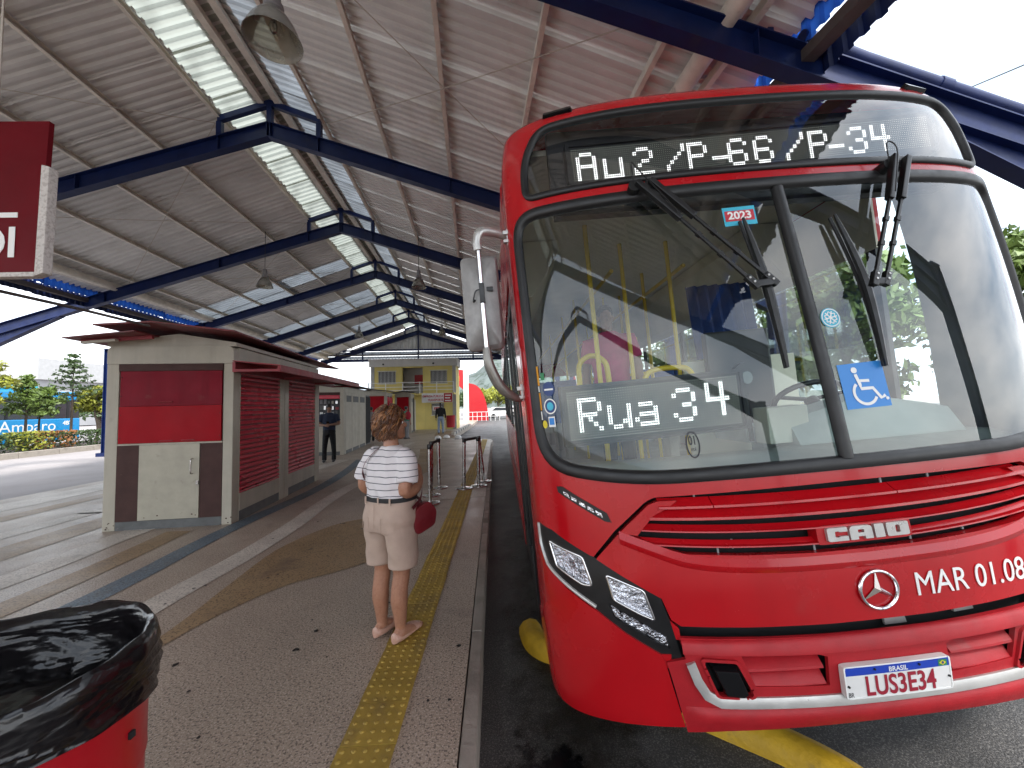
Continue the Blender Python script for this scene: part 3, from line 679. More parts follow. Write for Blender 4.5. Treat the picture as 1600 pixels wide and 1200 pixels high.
def pip(px, py, poly):
    ins = np.zeros(px.shape, bool); n = len(poly)
    for i in range(n):
        (x0, y0), (x1, y1) = poly[i], poly[(i + 1) % n]
        c = ((y0 > py) != (y1 > py))
        if y1 != y0: ins ^= c & (px < (x1 - x0) * (py - y0) / (y1 - y0) + x0)
    return ins
def near_on(poly, x, y):
    best = (9, x, y); n = len(poly)
    for i in range(n):
        (x0, y0), (x1, y1) = poly[i], poly[(i + 1) % n]
        dx, dy = x1 - x0, y1 - y0; L = dx * dx + dy * dy
        t = 0 if L == 0 else max(0, min(1, ((x - x0) * dx + (y - y0) * dy) / L))
        qx, qy = x0 + dx * t, y0 + dy * t; d = hypot(qx - x, qy - y)
        if d < best[0]: best = (d, qx, qy)
    return best
def patch(name, outer, holes, m, parent, off=0.0, res=.02, thick=.015, ts=None, smooth=42, rim=True, ss=None):
    """a sheet lying on the bus skin: polygon outline in (s, t), with openings, rim turned inward"""
    xs = [p[0] for p in outer]; ys = [p[1] for p in outer]
    if ss is None:
        n = max(2, int((max(xs) - min(xs)) / res)); ss = [min(xs) - res * .5 + (max(xs) - min(xs) + res) * i / n for i in range(n + 1)]
    if ts is None:
        n = max(2, int((max(ys) - min(ys)) / res)); ts = [min(ys) - res * .5 + (max(ys) - min(ys) + res) * i / n for i in range(n + 1)]
    A = np.array(ss); B = np.array(ts)
    cs, ct = np.meshgrid((A[1:] + A[:-1]) / 2, (B[1:] + B[:-1]) / 2, indexing='ij')
    keep = pip(cs, ct, outer)
    for h in holes: keep &= ~pip(cs, ct, h)
    idx = {}; pts = []; faces = []
    def vid(i, j):
        if (i, j) not in idx: idx[i, j] = len(pts); pts.append([ss[i], ts[j]])
        return idx[i, j]
    for i, j in zip(*np.nonzero(keep)):
        faces.append((vid(i, j), vid(i + 1, j), vid(i + 1, j + 1), vid(i, j + 1)))
    ec = {}
    for f in faces:
        for k in range(4):
            e = (f[k], f[(k + 1) % 4]); key = (min(e), max(e))
            ec.setdefault(key, []).append(e)
    bnd = [v[0] for k, v in ec.items() if len(v) == 1]
    bv = {i for e in bnd for i in e}; polys = [outer] + list(holes)
    for i in bv:
        best = min((near_on(p, *pts[i]) for p in polys), key=lambda q: q[0])
        if best[0] < res * 1.3: pts[i] = [best[1], best[2]]
    for p in polys:
        for k in range(len(p)):
            a, b, c = Vector(p[k - 1]), Vector(p[k]), Vector(p[(k + 1) % len(p)])
            if (b - a).length > 1e-6 and (c - b).length > 1e-6 and (b - a).angle(c - b) > .4:
                j = min(bv, key=lambda q: (pts[q][0] - b[0]) ** 2 + (pts[q][1] - b[1]) ** 2)
                if hypot(pts[j][0] - b[0], pts[j][1] - b[1]) < res * 1.6: pts[j] = [b[0], b[1]]
    mb = MB(); mb.add([SP(s, t, off) for s, t in pts], faces)
    if rim and thick:
        bi = sorted(bv); bm_ = {i: len(mb.v) + k for k, i in enumerate(bi)}
        mb.v += [tuple(SP(pts[i][0], pts[i][1], off - thick)) for i in bi]
        mb.f += [(b, a, bm_[a], bm_[b]) for a, b in bnd]
    return mb.build(name, m, parent, smooth=smooth, recalc=False)
def ribbon(name, s0, s1, n, prof, m, parent, smooth=35, closed=False):
    """prof(s) -> [(t, off), ...]"""
    mb = MB(); rows = []
    for i in range(n + 1):
        s = lerp(s0, s1, i / n); rows.append([SP(s, t, o) for t, o in prof(s)])
    k = len(rows[0]); vs = [p for r in rows for p in r]; fs = []
    for i in range(n):
        for j in range(k if closed else k - 1): fs.append((i * k + j, (i + 1) * k + j, (i + 1) * k + (j + 1) % k, i * k + (j + 1) % k))
    if closed: fs += [tuple(range(k)), tuple(range((n + 1) * k - 1, n * k - 1, -1))]
    mb.add(vs, fs)
    return mb.build(name, m, parent, smooth=smooth)
def bead(name, path, w, h, m, parent, closed=True, base=-.012, smooth=60):
    """raised rubber bead following a path in (s, t); w width to either side, h height"""
    P = [Vector((p[0], p[1], 0)) for p in path]; n = len(P)
    sec = [(-w, base), (-w, h * .55), (-w * .55, h), (w * .4, h * .9), (w * .8, h * .4), (w, base)]
    mb = MB(); rows = []
    for i in range(n):
        a, b = (P[i - 1], P[(i + 1) % n]) if closed else (P[max(i - 1, 0)], P[min(i + 1, n - 1)])
        d = (b - a).normalized(); nx = Vector((-d.y, d.x, 0))
        rows.append([SP(P[i].x + nx.x * q, P[i].y + nx.y * q, o) for q, o in sec])
    k = len(sec); vs = [p for r in rows for p in r]; fs = []
    for i in range(n if closed else n - 1):
        for j in range(k - 1): fs.append((i * k + j, ((i + 1) % n) * k + j, ((i + 1) % n) * k + j + 1, i * k + j + 1))
    mb.add(vs, fs); return mb.build(name, m, parent, smooth=smooth)
def subdiv(path, step=.03, closed=True):
    out = []; n = len(path)
    for i in range(n if closed else n - 1):
        a, b = Vector(path[i]), Vector(path[(i + 1) % n]); k = max(1, int((b - a).length / step))
        out += [tuple(a.lerp(b, j / k)) for j in range(k)]
    if not closed: out.append(path[-1])
    return out
def rnd(poly, r, n=5):
    """round the corners of a polygon"""
    out = []; m = len(poly)
    for i in range(m):
        a, b, c = Vector(poly[i - 1]), Vector(poly[i]), Vector(poly[(i + 1) % m])
        rr = min(r if not isinstance(r, (list, tuple)) else r[i], (a - b).length * .45, (c - b).length * .45)
        p, q = b + (a - b).normalized() * rr, b + (c - b).normalized() * rr
        for k in range(n + 1):
            t = k / n; out.append(tuple(p * (1 - t) ** 2 + b * 2 * t * (1 - t) + q * t * t))
    return out
def mir(poly): return [(-a, b) for a, b in reversed(poly)]

WS = rnd([(-1.275, 1.46), (-.86, 1.385), (.86, 1.385), (1.275, 1.46), (1.275, 2.665), (-1.275, 2.665)], [.20, .4, .4, .20, .14, .14], 8)
SG = rnd([(-1.188, 2.755), (1.188, 2.755), (1.185, 2.95), (1.09, 3.145), (-1.09, 3.145), (-1.185, 2.95)], [.06, .06, .10, .075, .075, .10], 6)
frown = lambda s: .040 * (s / .8) ** 2
# hood (below the cowl seam), between the headlights
HL = [(-1.395, 1.185), (-1.255, 1.164), (-1.065, 1.068), (-.960, 1.006), (-.818, .924), (-.791, .832), (-.756, .663), (-.837, .699), (-.960, .769), (-1.075, .852), (-1.209, .928), (-1.326, .995), (-1.385, 1.09)]
HOODOUT = [(-1.062, 1.070), (-.963, 1.176), (-.824, 1.291), (-.787, 1.306), (-.4, 1.309), (0, 1.312), (.4, 1.309), (.787, 1.306), (.824, 1.291), (.963, 1.176), (1.062, 1.070), (.960, 1.006), (.818, .924), (.79, .83), (.76, .80), (.756, .70), (-.756, .70), (-.76, .80), (-.79, .83), (-.818, .924), (-.960, 1.006)]
CORN = [(-.825, .672), (-.809, .587), (-.778, .428), (-.95, .412), (-1.105, .394), (-1.226, .375), (-1.35, .36), (-1.48, .36), (-1.80, .36), (-1.80, .56), (-1.656, .603), (-1.344, .813), (-1.209, .928), (-1.075, .852), (-.960, .769), (-.837, .699)]
top_t = [.36 + .022 * i for i in range(130)]
top_t = [t for t in top_t if t < 3.2] + [3.2, 3.225, 3.25, 3.275, 3.3, 3.325, 3.35, 3.4, 3.45, 3.5, 3.6, 3.7, 3.8]
side_s = [-1.80, -1.72, -1.65, -1.58] + [-1.53 + .0225 * i for i in range(137)] + [1.58, 1.65, 1.72, 1.80]
BODYOUT = [(-1.80, .37), (1.80, .37), (1.80, 3.80), (-1.80, 3.80)]
body = patch('body_shell', BODYOUT, [WS, SG, HL, mir(HL), HOODOUT, [(-.85, .2), (.85, .2), (.80, .70), (-.80, .70)], CORN, mir(CORN),
             [(-1.55, .1), (-.70, .1), (-.70, .44), (-.80, .428), (-.95, .414), (-1.105, .396), (-1.226, .380), (-1.40, .362), (-1.55, .362)], [(1.55, .362), (1.40, .362), (1.226, .380), (1.105, .396), (.95, .414), (.80, .428), (.70, .44), (.70, .1), (1.55, .1)], [(-3, 3.22), (-1.5, 3.22), (-1.5, 4), (-3, 4)], [(1.5, 3.22), (3, 3.22), (3, 4), (1.5, 4)]], M['red'], bus, res=.0225, thick=.03, ts=top_t, ss=side_s)
patch('inner_lining', BODYOUT, [WS, SG, [(-1.42, .2), (1.42, .2), (1.42, 1.20), (1.06, 1.315), (-1.06, 1.315), (-1.42, 1.20)]] + [[(-3, 3.16), (3, 3.16), (3, 4), (-3, 4)]], M['grey_int'], bus, off=-.032, res=.05, thick=0, ts=[.36 + .05 * i for i in range(57)], ss=[-1.8 + .05 * i for i in range(73)])
patch('bumper_corner', CORN, [], M['red'], bus, off=.006, res=.011, thick=.03)
patch('bumper_corner', mir(CORN), [], M['red'], bus, off=.006, res=.011, thick=.03)
# hood panel with slots
def insetx(poly, d):
    c = Vector((0, 1.0)); out = []
    for i in range(len(poly)):
        a, b, e = Vector(poly[i - 1]), Vector(poly[i]), Vector(poly[(i + 1) % len(poly)])
        n1 = Vector((-(b - a).y, (b - a).x)).normalized(); n2 = Vector((-(e - b).y, (e - b).x)).normalized(); n = (n1 + n2); n = n / max(.4, n.length_squared / 2)
        out.append(tuple(b + n * d))
    return out
HOOD = [(-1.052, 1.062), (-.950, 1.163), (-.88, 1.150), (-.80, 1.118), (-.755, 1.097), (-.695, 1.081), (-.48, 1.066), (-.2, 1.055), (.2, 1.055), (.48, 1.066), (.695, 1.081), (.755, 1.097), (.80, 1.118), (.88, 1.150), (.950, 1.163), (1.052, 1.062),
        (.955, 1.000), (.812, .916), (.785, .835), (.752, .812), (.5, .803), (.2, .796), (-.2, .796), (-.5, .803), (-.752, .812), (-.785, .835), (-.812, .916), (-.955, 1.000)]
hood = patch('hood_panel', HOOD, [], M['red'], bus, off=.004, res=.018, thick=.04)
# raised lip under the grille
crz = pchip([0, .3, .54, .70, .82, .95], [1.012, 1.016, 1.029, 1.053, 1.097, 1.150])
ribbon('hood_lip', -.945, .945, 64, lambda s: [(crz(abs(s)) + .030, .0035), (crz(abs(s)) + .014, .010), (crz(abs(s)) + .001, .0155), (crz(abs(s)) - .010, .0125), (crz(abs(s)) - .024, .0035)], M['red'], bus, smooth=35)
# grille surround left and right
for sg in (-1, 1):
    P = [(-.945, 1.168), (-.815, 1.278), (-.778, 1.290), (-.70, 1.290), (-.74, 1.262), (-.80, 1.235), (-.845, 1.188), (-.872, 1.158)]
    patch('grille_side', P if sg < 0 else mir(P), [], M['red'], bus, off=.004, res=.014, thick=.04)
# slats: each its own part
def slat(tc_top, tc_bot, s_end, lift, k):
    def pr(s):
        f = frown(s) * k
        tt, tb = tc_top + f, tc_bot + f
        return [(tt - .004, -.045), (tt, -.028), (lerp(tt, tb, .55), -.004 + lift), (lerp(tt, tb, .72), .010 + lift), (tb + .003, .011 + lift), (tb, .004 + lift), (tb + .002, -.04)]
    return pr
def slat_parts(name, tt, tb, s_end, lift, k, cuts=()):
    xs = [-s_end] + list(cuts) + [s_end]
    for a, b in zip(xs, xs[1:]):
        ribbon(name, a + (.002 if a > -s_end else 0), b - (.002 if b < s_end else 0), max(4, int((b - a) / .04)), slat(tt, tb, s_end, lift, k), M['red'], bus, smooth=28, closed=True)
slat_parts('grille_slat', 1.286, 1.244, .775, .0, .35, (-.565, .165))
slat_parts('grille_slat', 1.238, 1.192, .815, -.006, .55)
slat_parts('grille_slat', 1.166, 1.138, .855, -.008, .75)
slat_parts('grille_slat', 1.106, 1.079, .86, -.010, .85)
MBx = [(-.86, 1.05), (.86, 1.05), (.97, 1.17), (.83, 1.305), (-.83, 1.305), (-.97, 1.17)]
patch('grille_backing', [(-1.06, 1.03), (1.06, 1.03), (1.06, 1.10), (.98, 1.19), (.84, 1.30), (.79, 1.315), (-.79, 1.315), (-.84, 1.30), (-.98, 1.19), (-1.06, 1.10)], [], M['void'], bus, off=-.075, res=.05, thick=0)
patch('bumper_backing', [(-.92, .41), (.92, .41), (.92, .80), (.80, .86), (-.80, .86), (-.92, .80)], [], M['void'], bus, off=-.07, res=.05, thick=0)
for s, t in ((-.56, 1.075), (-.18, 1.068), (.22, 1.075), (.46, 1.085), (-.5, 1.10), (.15, 1.30), (.36, 1.302), (-.62, 1.30)):
    MB().tube([SP(s, t - .016, -.035), SP(s, t + .02, -.035)], .004, 6).build('grille_clip', M['grey_int'], bus)
for s, t in ((.10, .772), (.40, .786)): patch('inner_bracket', [(s - .045, t - .03), (s + .045, t - .03), (s + .03, t + .03), (s - .05, t + .03)], [], M['silver'], bus, off=-.045, res=.03, thick=.01)
# badge bar with metal letters CAIO
patch('badge_bar', rnd([(-.185, 1.080), (.195, 1.080), (.195, 1.150), (-.185, 1.150)], .01, 3), [], M['red'], bus, off=.002, res=.014, thick=.05)
def letter(polys, holes, x0, wd, y0=1.0915, h=.0505):
    f = lambda q: [(x0 + a * wd, y0 + b * h) for a, b in q]
    for p, hh in zip(polys, holes): patch('badge_letter', f(p), [f(x) for x in hh], M['silver'], bus, off=.014, res=.0045, thick=.013)
cutc = rnd([(.08, 0), (1, 0), (1, .34), (.62, .34), (.62, .28), (.42, .28), (.42, .72), (.62, .72), (.62, .66), (1, .66), (1, 1), (.08, 1)], [.12, .03, .02, .02, .02, .05, .05, .02, .02, .02, .03, .12], 3)
letter([cutc], [[]], -.160, .088)
lA = rnd([(0, 0), (.34, 0), (.34, .22), (.66, .22), (.66, 0), (1, 0), (1, .85), (.88, 1), (.12, 1), (0, .85)], [.01, .01, .01, .01, .01, .01, .1, .1, .1, .1], 3)
letter([lA], [[rnd([(.36, .48), (.64, .48), (.64, .72), (.36, .72)], .04, 3)]], -.064, .090)
letter([rnd([(0, 0), (1, 0), (1, 1), (0, 1)], .03, 2)], [[]], .036, .038)
letter([rnd([(0, 0), (1, 0), (1, 1), (0, 1)], .12, 4)], [[rnd([(.40, .22), (.60, .22), (.60, .78), (.40, .78)], .08, 3)]], .084, .090)

# text laid on the skin or on any frame
def text_mesh(body_, size, align='LEFT', extr=0.0, bold=0.0, xscale=1.0, spacing=1.0):
    c = bpy.data.curves.new('lettering', 'FONT'); c.body = body_; c.size = size; c.align_x = align; c.extrude = extr; c.offset = bold; c.resolution_u = 4; c.space_character = spacing
    o = bpy.data.objects.new('lettering', c); COL.objects.link(o)
    dg = bpy.context.evaluated_depsgraph_get(); me = bpy.data.meshes.new_from_object(o.evaluated_get(dg))
    bpy.data.objects.remove(o); bpy.data.curves.remove(c)
    for v in me.vertices: v.co.x *= xscale
    me.materials.clear()
    return me
def text_on_skin(name, body_, s, t, size, m, parent, off=.006, align='LEFT', bold=0.0, extr=.001, xscale=1.0, flip=False, spacing=1.0):
    me = text_mesh(body_, size, align, extr, bold, xscale, spacing)
    for v in me.vertices:
        z = v.co.z; v.co = SP(s + (-v.co.x if flip else v.co.x), t + v.co.y, off + z)
    return link(name, me, m, parent)
text_on_skin('fleet_number', 'MAR 01.08', .148, .866, .122, M['print_white'], hood, off=.0075, xscale=.90)
# three-pointed star emblem
sr = .073; cs_, ct_ = 0.0, .905
star = MB(); rr = [(cs_ + sr * cos(2 * pi * i / 40), ct_ + sr * .93 * sin(2 * pi * i / 40)) for i in range(40)]
for i in range(40):
    p = rr[i]; q = rr[(i + 1) % 40]
rows = []
for i in range(40):
    a = 2 * pi * i / 40; rows.append([SP(cs_ + (sr + .006 * cos(b)) * cos(a), ct_ + (sr + .006 * cos(b)) * .93 * sin(a), .012 + .006 * sin(b)) for b in [2 * pi * k / 8 for k in range(8)]])
star.rings(rows + [rows[0]], False)
cpt = SP(cs_, ct_, .022)
for k in range(3):
    a = pi / 2 + k * 2 * pi / 3
    tip = SP(cs_ + sr * cos(a), ct_ + sr * .93 * sin(a), .010); l = SP(cs_ + .014 * cos(a + pi / 3), ct_ + .014 * sin(a + pi / 3), .008); r_ = SP(cs_ + .014 * cos(a - pi / 3), ct_ + .014 * sin(a - pi / 3), .008)
    star.add([cpt, tip, l, r_], [(0, 2, 1), (0, 1, 3), (1, 2, 3)])
star.build('emblem', M['chrome'], bus, smooth=40)
# bumper
VENT = [(-.548, .702), (-.262, .692), (-.232, .682), (-.238, .578), (-.508, .588)]
FOG = rnd([(-.688, .688), (-.570, .680), (-.520, .560), (-.545, .552), (-.645, .560)], .012, 3)
BUMP = [(-.764, .770), (-.566, .765), (-.2, .757), (.2, .757), (.566, .765), (.764, .770), (.750, .69), (.820, .675), (.803, .587), (.773, .412), (.5, .436), (.2, .447), (-.2, .447), (-.5, .436), (-.773, .412), (-.803, .587), (-.820, .675), (-.750, .69)]
bumper = patch('bumper', BUMP, [VENT, mir(VENT), FOG, mir(FOG)], M['red_matt'], bus, off=.010, res=.014, thick=.016)
ribbon('bumper_ledge', -.76, .76, 40, lambda s: [(.735, -.02), (.757 + frown(s) * .25, -.004), (.757 + frown(s) * .25, .014), (.745 + frown(s) * .3, .026), (.705 + frown(s) * .45, .030), (.694 + frown(s) * .45, .0105)], M['red_matt'], bumper, smooth=50)
tpr = lambda s: max(0.0, min(1.0, (.770 - abs(s)) / .06))
ribbon('bumper_skirt', -.770, .770, 60, lambda s: [(.512, .0107), (.500, .0107 + .011 * tpr(s)), (.478, .0107 + .015 * tpr(s)), (.455, .0107 + .009 * tpr(s)), (.440 - .022 * (s / .77) ** 2, .0107), (.440 - .022 * (s / .77) ** 2, -.03)], M['red_matt'], bumper, smooth=50)
for f in (lambda q: q, mir):
    patch('vent_backing', f([(-.56, .715), (-.22, .70), (-.22, .57), (-.50, .575)]), [], M['void'], bumper, off=-.05, res=.03, thick=0)
for sg in (-1, 1):
    for tt, tb, a0, a1 in ((.690, .640, .534, .250), (.634, .582, .518, .248)):
        ribbon('vent_slat', sg * a0, sg * a1, 12, lambda s: [(tt, -.045), (tt - .003, -.035), (tb + .008, .004), (tb, .006), (tb - .002, -.03)], M['red_matt'], bumper, smooth=30, closed=True)
# fog lamp blocks
for f, sg in ((lambda q: q, -1), (mir, 1)):
    patch('lamp_recess', f([(-.70, .70), (-.56, .69), (-.51, .55), (-.66, .55)]), [], M['void'], bumper, off=-.03, res=.03, thick=0)
    patch('fog_lamp_bezel', f(rnd([(-.700, .700), (-.562, .690), (-.508, .556), (-.535, .545), (-.655, .552)], .016, 4)), [f(FOG)], M['red_matt'], bumper, off=.020, res=.008, thick=.012)
    P = f([(-.672, .674), (-.566, .668), (-.530, .562), (-.552, .548), (-.628, .556)]); c = Vector((sum(p[0] for p in P) / 5, sum(p[1] for p in P) / 5))
    mb = MB(); n = 5
    lo = [SP(a, b, -.02) for a, b in P]; hi = [SP(lerp(a, c.x, .22), lerp(b, c.y, .22), .028) for a, b in P]
    mb.rings([lo, hi]); fl = mb.build('fog_lamp', M['gloss_black'], bumper, bevel=.004)
# bright trim along the lower bumper
trim_c = [(-.735, .680), (-.715, .612), (-.688, .562), (-.640, .536), (-.55, .535), (-.2, .531), (.2, .531), (.55, .535), (.640, .536), (.688, .562), (.715, .612), (.735, .680)]
tp = subdiv(trim_c, .03, False); rows = []; P2 = [Vector((a, b, 0)) for a, b in tp]
for i in range(len(P2)):
    d = (P2[min(i + 1, len(P2) - 1)] - P2[max(i - 1, 0)]).normalized(); nx = Vector((-d.y, d.x, 0))
    rows.append([SP(P2[i].x + nx.x * q, P2[i].y + nx.y * q, o) for q, o in ((-.017, .0), (-.017, .026), (0.004, .024), (.017, .018), (.017, .0))])
mb = MB(); mb.rings(rows); mb.build('bumper_trim', M['silver'], bumper, smooth=30)
# headlights
for f, sg in ((lambda q: q, -1), (mir, 1)):
    L1 = f(rnd([(-1.285, 1.112), (-1.115, 1.066), (-1.082, .950), (-1.125, .950), (-1.250, 1.008)], .014, 4)); L2 = f(rnd([(-1.020, 1.000), (-.878, .944), (-.846, .828), (-.904, .852), (-1.000, .902)], .014, 4))
    DR = f([(-1.024, .884), (-.812, .768), (-.800, .716), (-1.002, .826)])
    hd = patch('headlight', f(HL), [L1, L2, DR], M['black'], bus, off=-.004, res=.011, thick=.05)
    bead('headlight_edge', subdiv(f([(-1.385, 1.172), (-1.375, 1.08), (-1.315, 1.000), (-1.205, .938), (-1.075, .865)]), .03, False), .007, .006, M['silver'], hd, closed=False, base=-.006)
    for Lq in (L1, L2):
        cx0 = sum(p[0] for p in Lq) / len(Lq); cy0 = sum(p[1] for p in Lq) / len(Lq)
        big = [(lerp(cx0, a, 1.12), lerp(cy0, b, 1.12)) for a, b in Lq]
        # faceted bowl behind the lens
        mb = MB(); mb.rings([[SP(a, b, -.008) for a, b in Lq], [SP(lerp(cx0, a, .8), lerp(cy0, b, .8), -.035) for a, b in Lq], [SP(lerp(cx0, a, .35), lerp(cy0, b, .35), -.055) for a, b in Lq]])
        mb.build('lamp_bowl', M['reflector'], hd)
        mb = MB(); mb.tube([SP(cx0, cy0, -.055), SP(cx0, cy0, -.03)], .012, 10); mb.build('lamp_bulb', M['bulb'], hd, smooth=50)
        patch('lamp_lens', Lq, [], M['lens'], hd, off=-.001, res=.012, thick=0)
        q = subdiv(Lq, .02); bead('lamp_ring', q, .005, .004, M['chrome'], hd, base=-.01)
    patch('daylight_strip', [(lerp(-.91 * -sg, a, 1.0), b) for a, b in DR], [], M['reflector'], hd, off=-.02, res=.012, thick=0)
    A0, A1, B1, B0 = [Vector(p) for p in (DR if sg < 0 else [DR[3 - k] for k in (0, 1, 2, 3)])]
    if sg > 0: A0, A1, B1, B0 = [Vector((-p[0], p[1])) for p in ((-1.024, .884), (-.812, .768), (-.800, .716), (-1.002, .826))]
    for i in range(5):
        t0, t1 = (i + .12) / 5, (i + .88) / 5
        q = [A0.lerp(A1, t0).lerp(B0.lerp(B1, t0), .15), A0.lerp(A1, t1).lerp(B0.lerp(B1, t1), .15), A0.lerp(A1, t1).lerp(B0.lerp(B1, t1), .85), A0.lerp(A1, t0).lerp(B0.lerp(B1, t0), .85)]
        mb = MB(); mb.rings([[SP(a[0], a[1], -.018) for a in q], [SP(a[0], a[1], -.008) for a in q]]); mb.build('daylight_led', M['lamp_led'] if 'lamp_led' in M else M['reflector'], hd)
    patch('strip_lens', DR, [], M['lens'], hd, off=-.002, res=.012, thick=0)
    # small slanted turn strip above
    TS = f([(-1.200, 1.362), (-1.172, 1.360), (-.985, 1.250), (-.970, 1.210), (-.997, 1.217), (-1.196, 1.336)])
    ts_ = patch('turn_strip', TS, [], M['black'], bus, off=.004, res=.008, thick=.012)
    for i in range(5):
        t = (i + .5) / 5; cx0, cy0 = lerp(-1.172, -1.000, t), lerp(1.336, 1.236, t)
        q = [(cx0 - .014, cy0 + .017), (cx0 + .010, cy0 + .003), (cx0 + .015, cy0 - .014), (cx0 - .012, cy0 + .001)]
        patch('turn_cell', f(q), [], M['reflector'], ts_, off=.0065, res=.006, thick=.004)
# gaskets
bead('windshield_gasket', subdiv(WS, .03), .028, .016, M['rubber'], bus)
bead('sign_gasket', subdiv(SG, .03), .020, .014, M['rubber'], bus)
mb = MB(); rows = [[SP(q, t, o) for q, o in ((-.024, -.01), (-.022, .012), (-.010, .018), (.010, .018), (.022, .012), (.024, -.01))] for t in [1.40 + .04 * i for i in range(32)]]
mb.rings(rows, False); mb.build('windshield_pillar', M['rubber'], bus, smooth=60)
wl_ = [(a, b) for a, b in WS if a < -.05] ; wr_ = [(a, b) for a, b in WS if a > .05]
WSL = [(-.015, 2.665)] + [p for p in WS if p[0] < -.02 and p[1] > 2] + [p for p in WS if p[0] < -.02 and p[1] < 2] + [(-.015, 1.385)]
paneL = patch('windshield_pane', WSL, [], M['wind'], bus, off=-.006, res=.035, thick=0, smooth=80)
paneR = patch('windshield_pane', mir(WSL), [], M['wind'], bus, off=-.006, res=.035, thick=0, smooth=80)
patch('sign_pane', SG, [], M['signglass'], bus, off=-.005, res=.035, thick=0, smooth=80)
# clearance lamps on the roof edge
for sg in (-1, 1):
    q = [(sg * 1.07, 3.225), (sg * .90, 3.215), (sg * .90, 3.245), (sg * 1.07, 3.255)]
    mb = MB(); mb.rings([[SP(a, b, -.005) for a, b in q], [SP(lerp(a, sg * .985, .12), lerp(b, 3.235, .2), .02) for a, b in q]]); mb.build('clearance_lamp', M['gloss_black'], bus, bevel=.003)
M['lamp_led'] = mat('daylight_led', (0.9, 0.9, 0.85), 0.3, emit=((1.0, 0.97, 0.85), 0.7))
def toL(p):
    d = Vector(p) - bO; return Vector((d.dot(bU), d.dot(bV), d.dot(bW)))
# wipers -----------------------------------------------------------
def sp_line(pts): return [SP(*p) for p in pts]
def wiper(mount, A, B, blade, base):
    w = MB(); w.tube([SP(mount[0], mount[1], -.01), SP(mount[0], mount[1], .05)], .028, 12); w.tube([SP(mount[0] + .065, mount[1], -.01), SP(mount[0] + .065, mount[1], .05)], .022, 12)
    root = w.build('wiper', M['black'], bus, smooth=40)
    for arm in (A, B):
        p0, pm, p1 = arm
        u = (SP(*p1) - SP(*p0)).normalized(); nn = SN(p0[0], p0[1])
        mb = MB(); mb.beam(SP(*p0), SP(*pm), .024, .030, nn); mb.build('arm_base', M['black'], root, bevel=.005)
        mb = MB(); mb.beam(SP(*pm), SP(*p1), .013, .013, nn); mb.build('arm_rod', M['black'], root, bevel=.003)
        for t in (.25, .55):
            q = SP(*pm).lerp(SP(*p1), t); mb = MB(); mb.beam(q - u * .012, q + u * .012, .018, .018, nn); mb.build('arm_clip', M['rubber'], root)
        mb = MB(); q = SP(*p1); mb.beam(q - u * .05, q + u * .02, .026, .024, nn); mb.build('arm_end', M['black'], root, bevel=.005)
        for t in (.035, .01): MB().tube([q - u * t + nn * .008, q - u * t + nn * .015], .005, 8).build('arm_screw', M['silver'], root)
    MB().beam(SP(*A[2]), SP(*B[2]), .03, .022, SN(A[2][0], A[2][1])).build('arm_link', M['black'], root, bevel=.005)
    b0, b1, b2 = blade; nn = SN(b1[0], b1[1])
    pts = smoothpath([SP(*b0), SP(b1[0], b1[1], .035), SP(*b2)], 8)
    mb = MB(); mb.tube(pts, [.006 + .010 * sin(pi * i / (len(pts) - 1)) for i in range(len(pts))], 6); mb.build('blade_spine', M['black'], root, smooth=40)
    pts = [SP(lerp(b0[0], b2[0], i / 12) + (b1[0] - lerp(b0[0], b2[0], .48)) * sin(pi * i / 12), lerp(b0[1], b2[1], i / 12), .008) for i in range(13)]
    mb = MB(); mb.tube(pts, .008, 6); mb.build('blade_rubber', M['rubber'], root, smooth=40)
    pp = smoothpath([SP(mount[0], mount[1], .05), SP(mount[0] - .005, mount[1] + .10, .07), SP(mount[0] + .02, mount[1] + .05, .08), SP(lerp(A[0][0], A[1][0], .9), lerp(A[0][1], A[1][1], .9), .085)], 6)
    MB().tube(pp, .003, 5).build('washer_hose', M['black'], root, smooth=60)
wiper((-.663, 2.686), [(-.655, 2.694, .06), (-.497, 2.485, .06), (-.249, 2.146, .06)], [(-.596, 2.696, .06), (-.437, 2.49, .06), (-.169, 2.151, .06)], [(-.213, 2.477, .035), (-.179, 2.143, .035), (-.168, 1.786, .02)], 0)
wiper((.520, 2.690), [(.543, 2.727, .06), (.448, 2.501, .06), (.258, 2.114, .06)], [(.606, 2.718, .06), (.504, 2.499, .06), (.308, 2.110, .06)], [(.199, 2.458, .035), (.248, 2.127, .035), (.250, 1.757, .02)], 0)

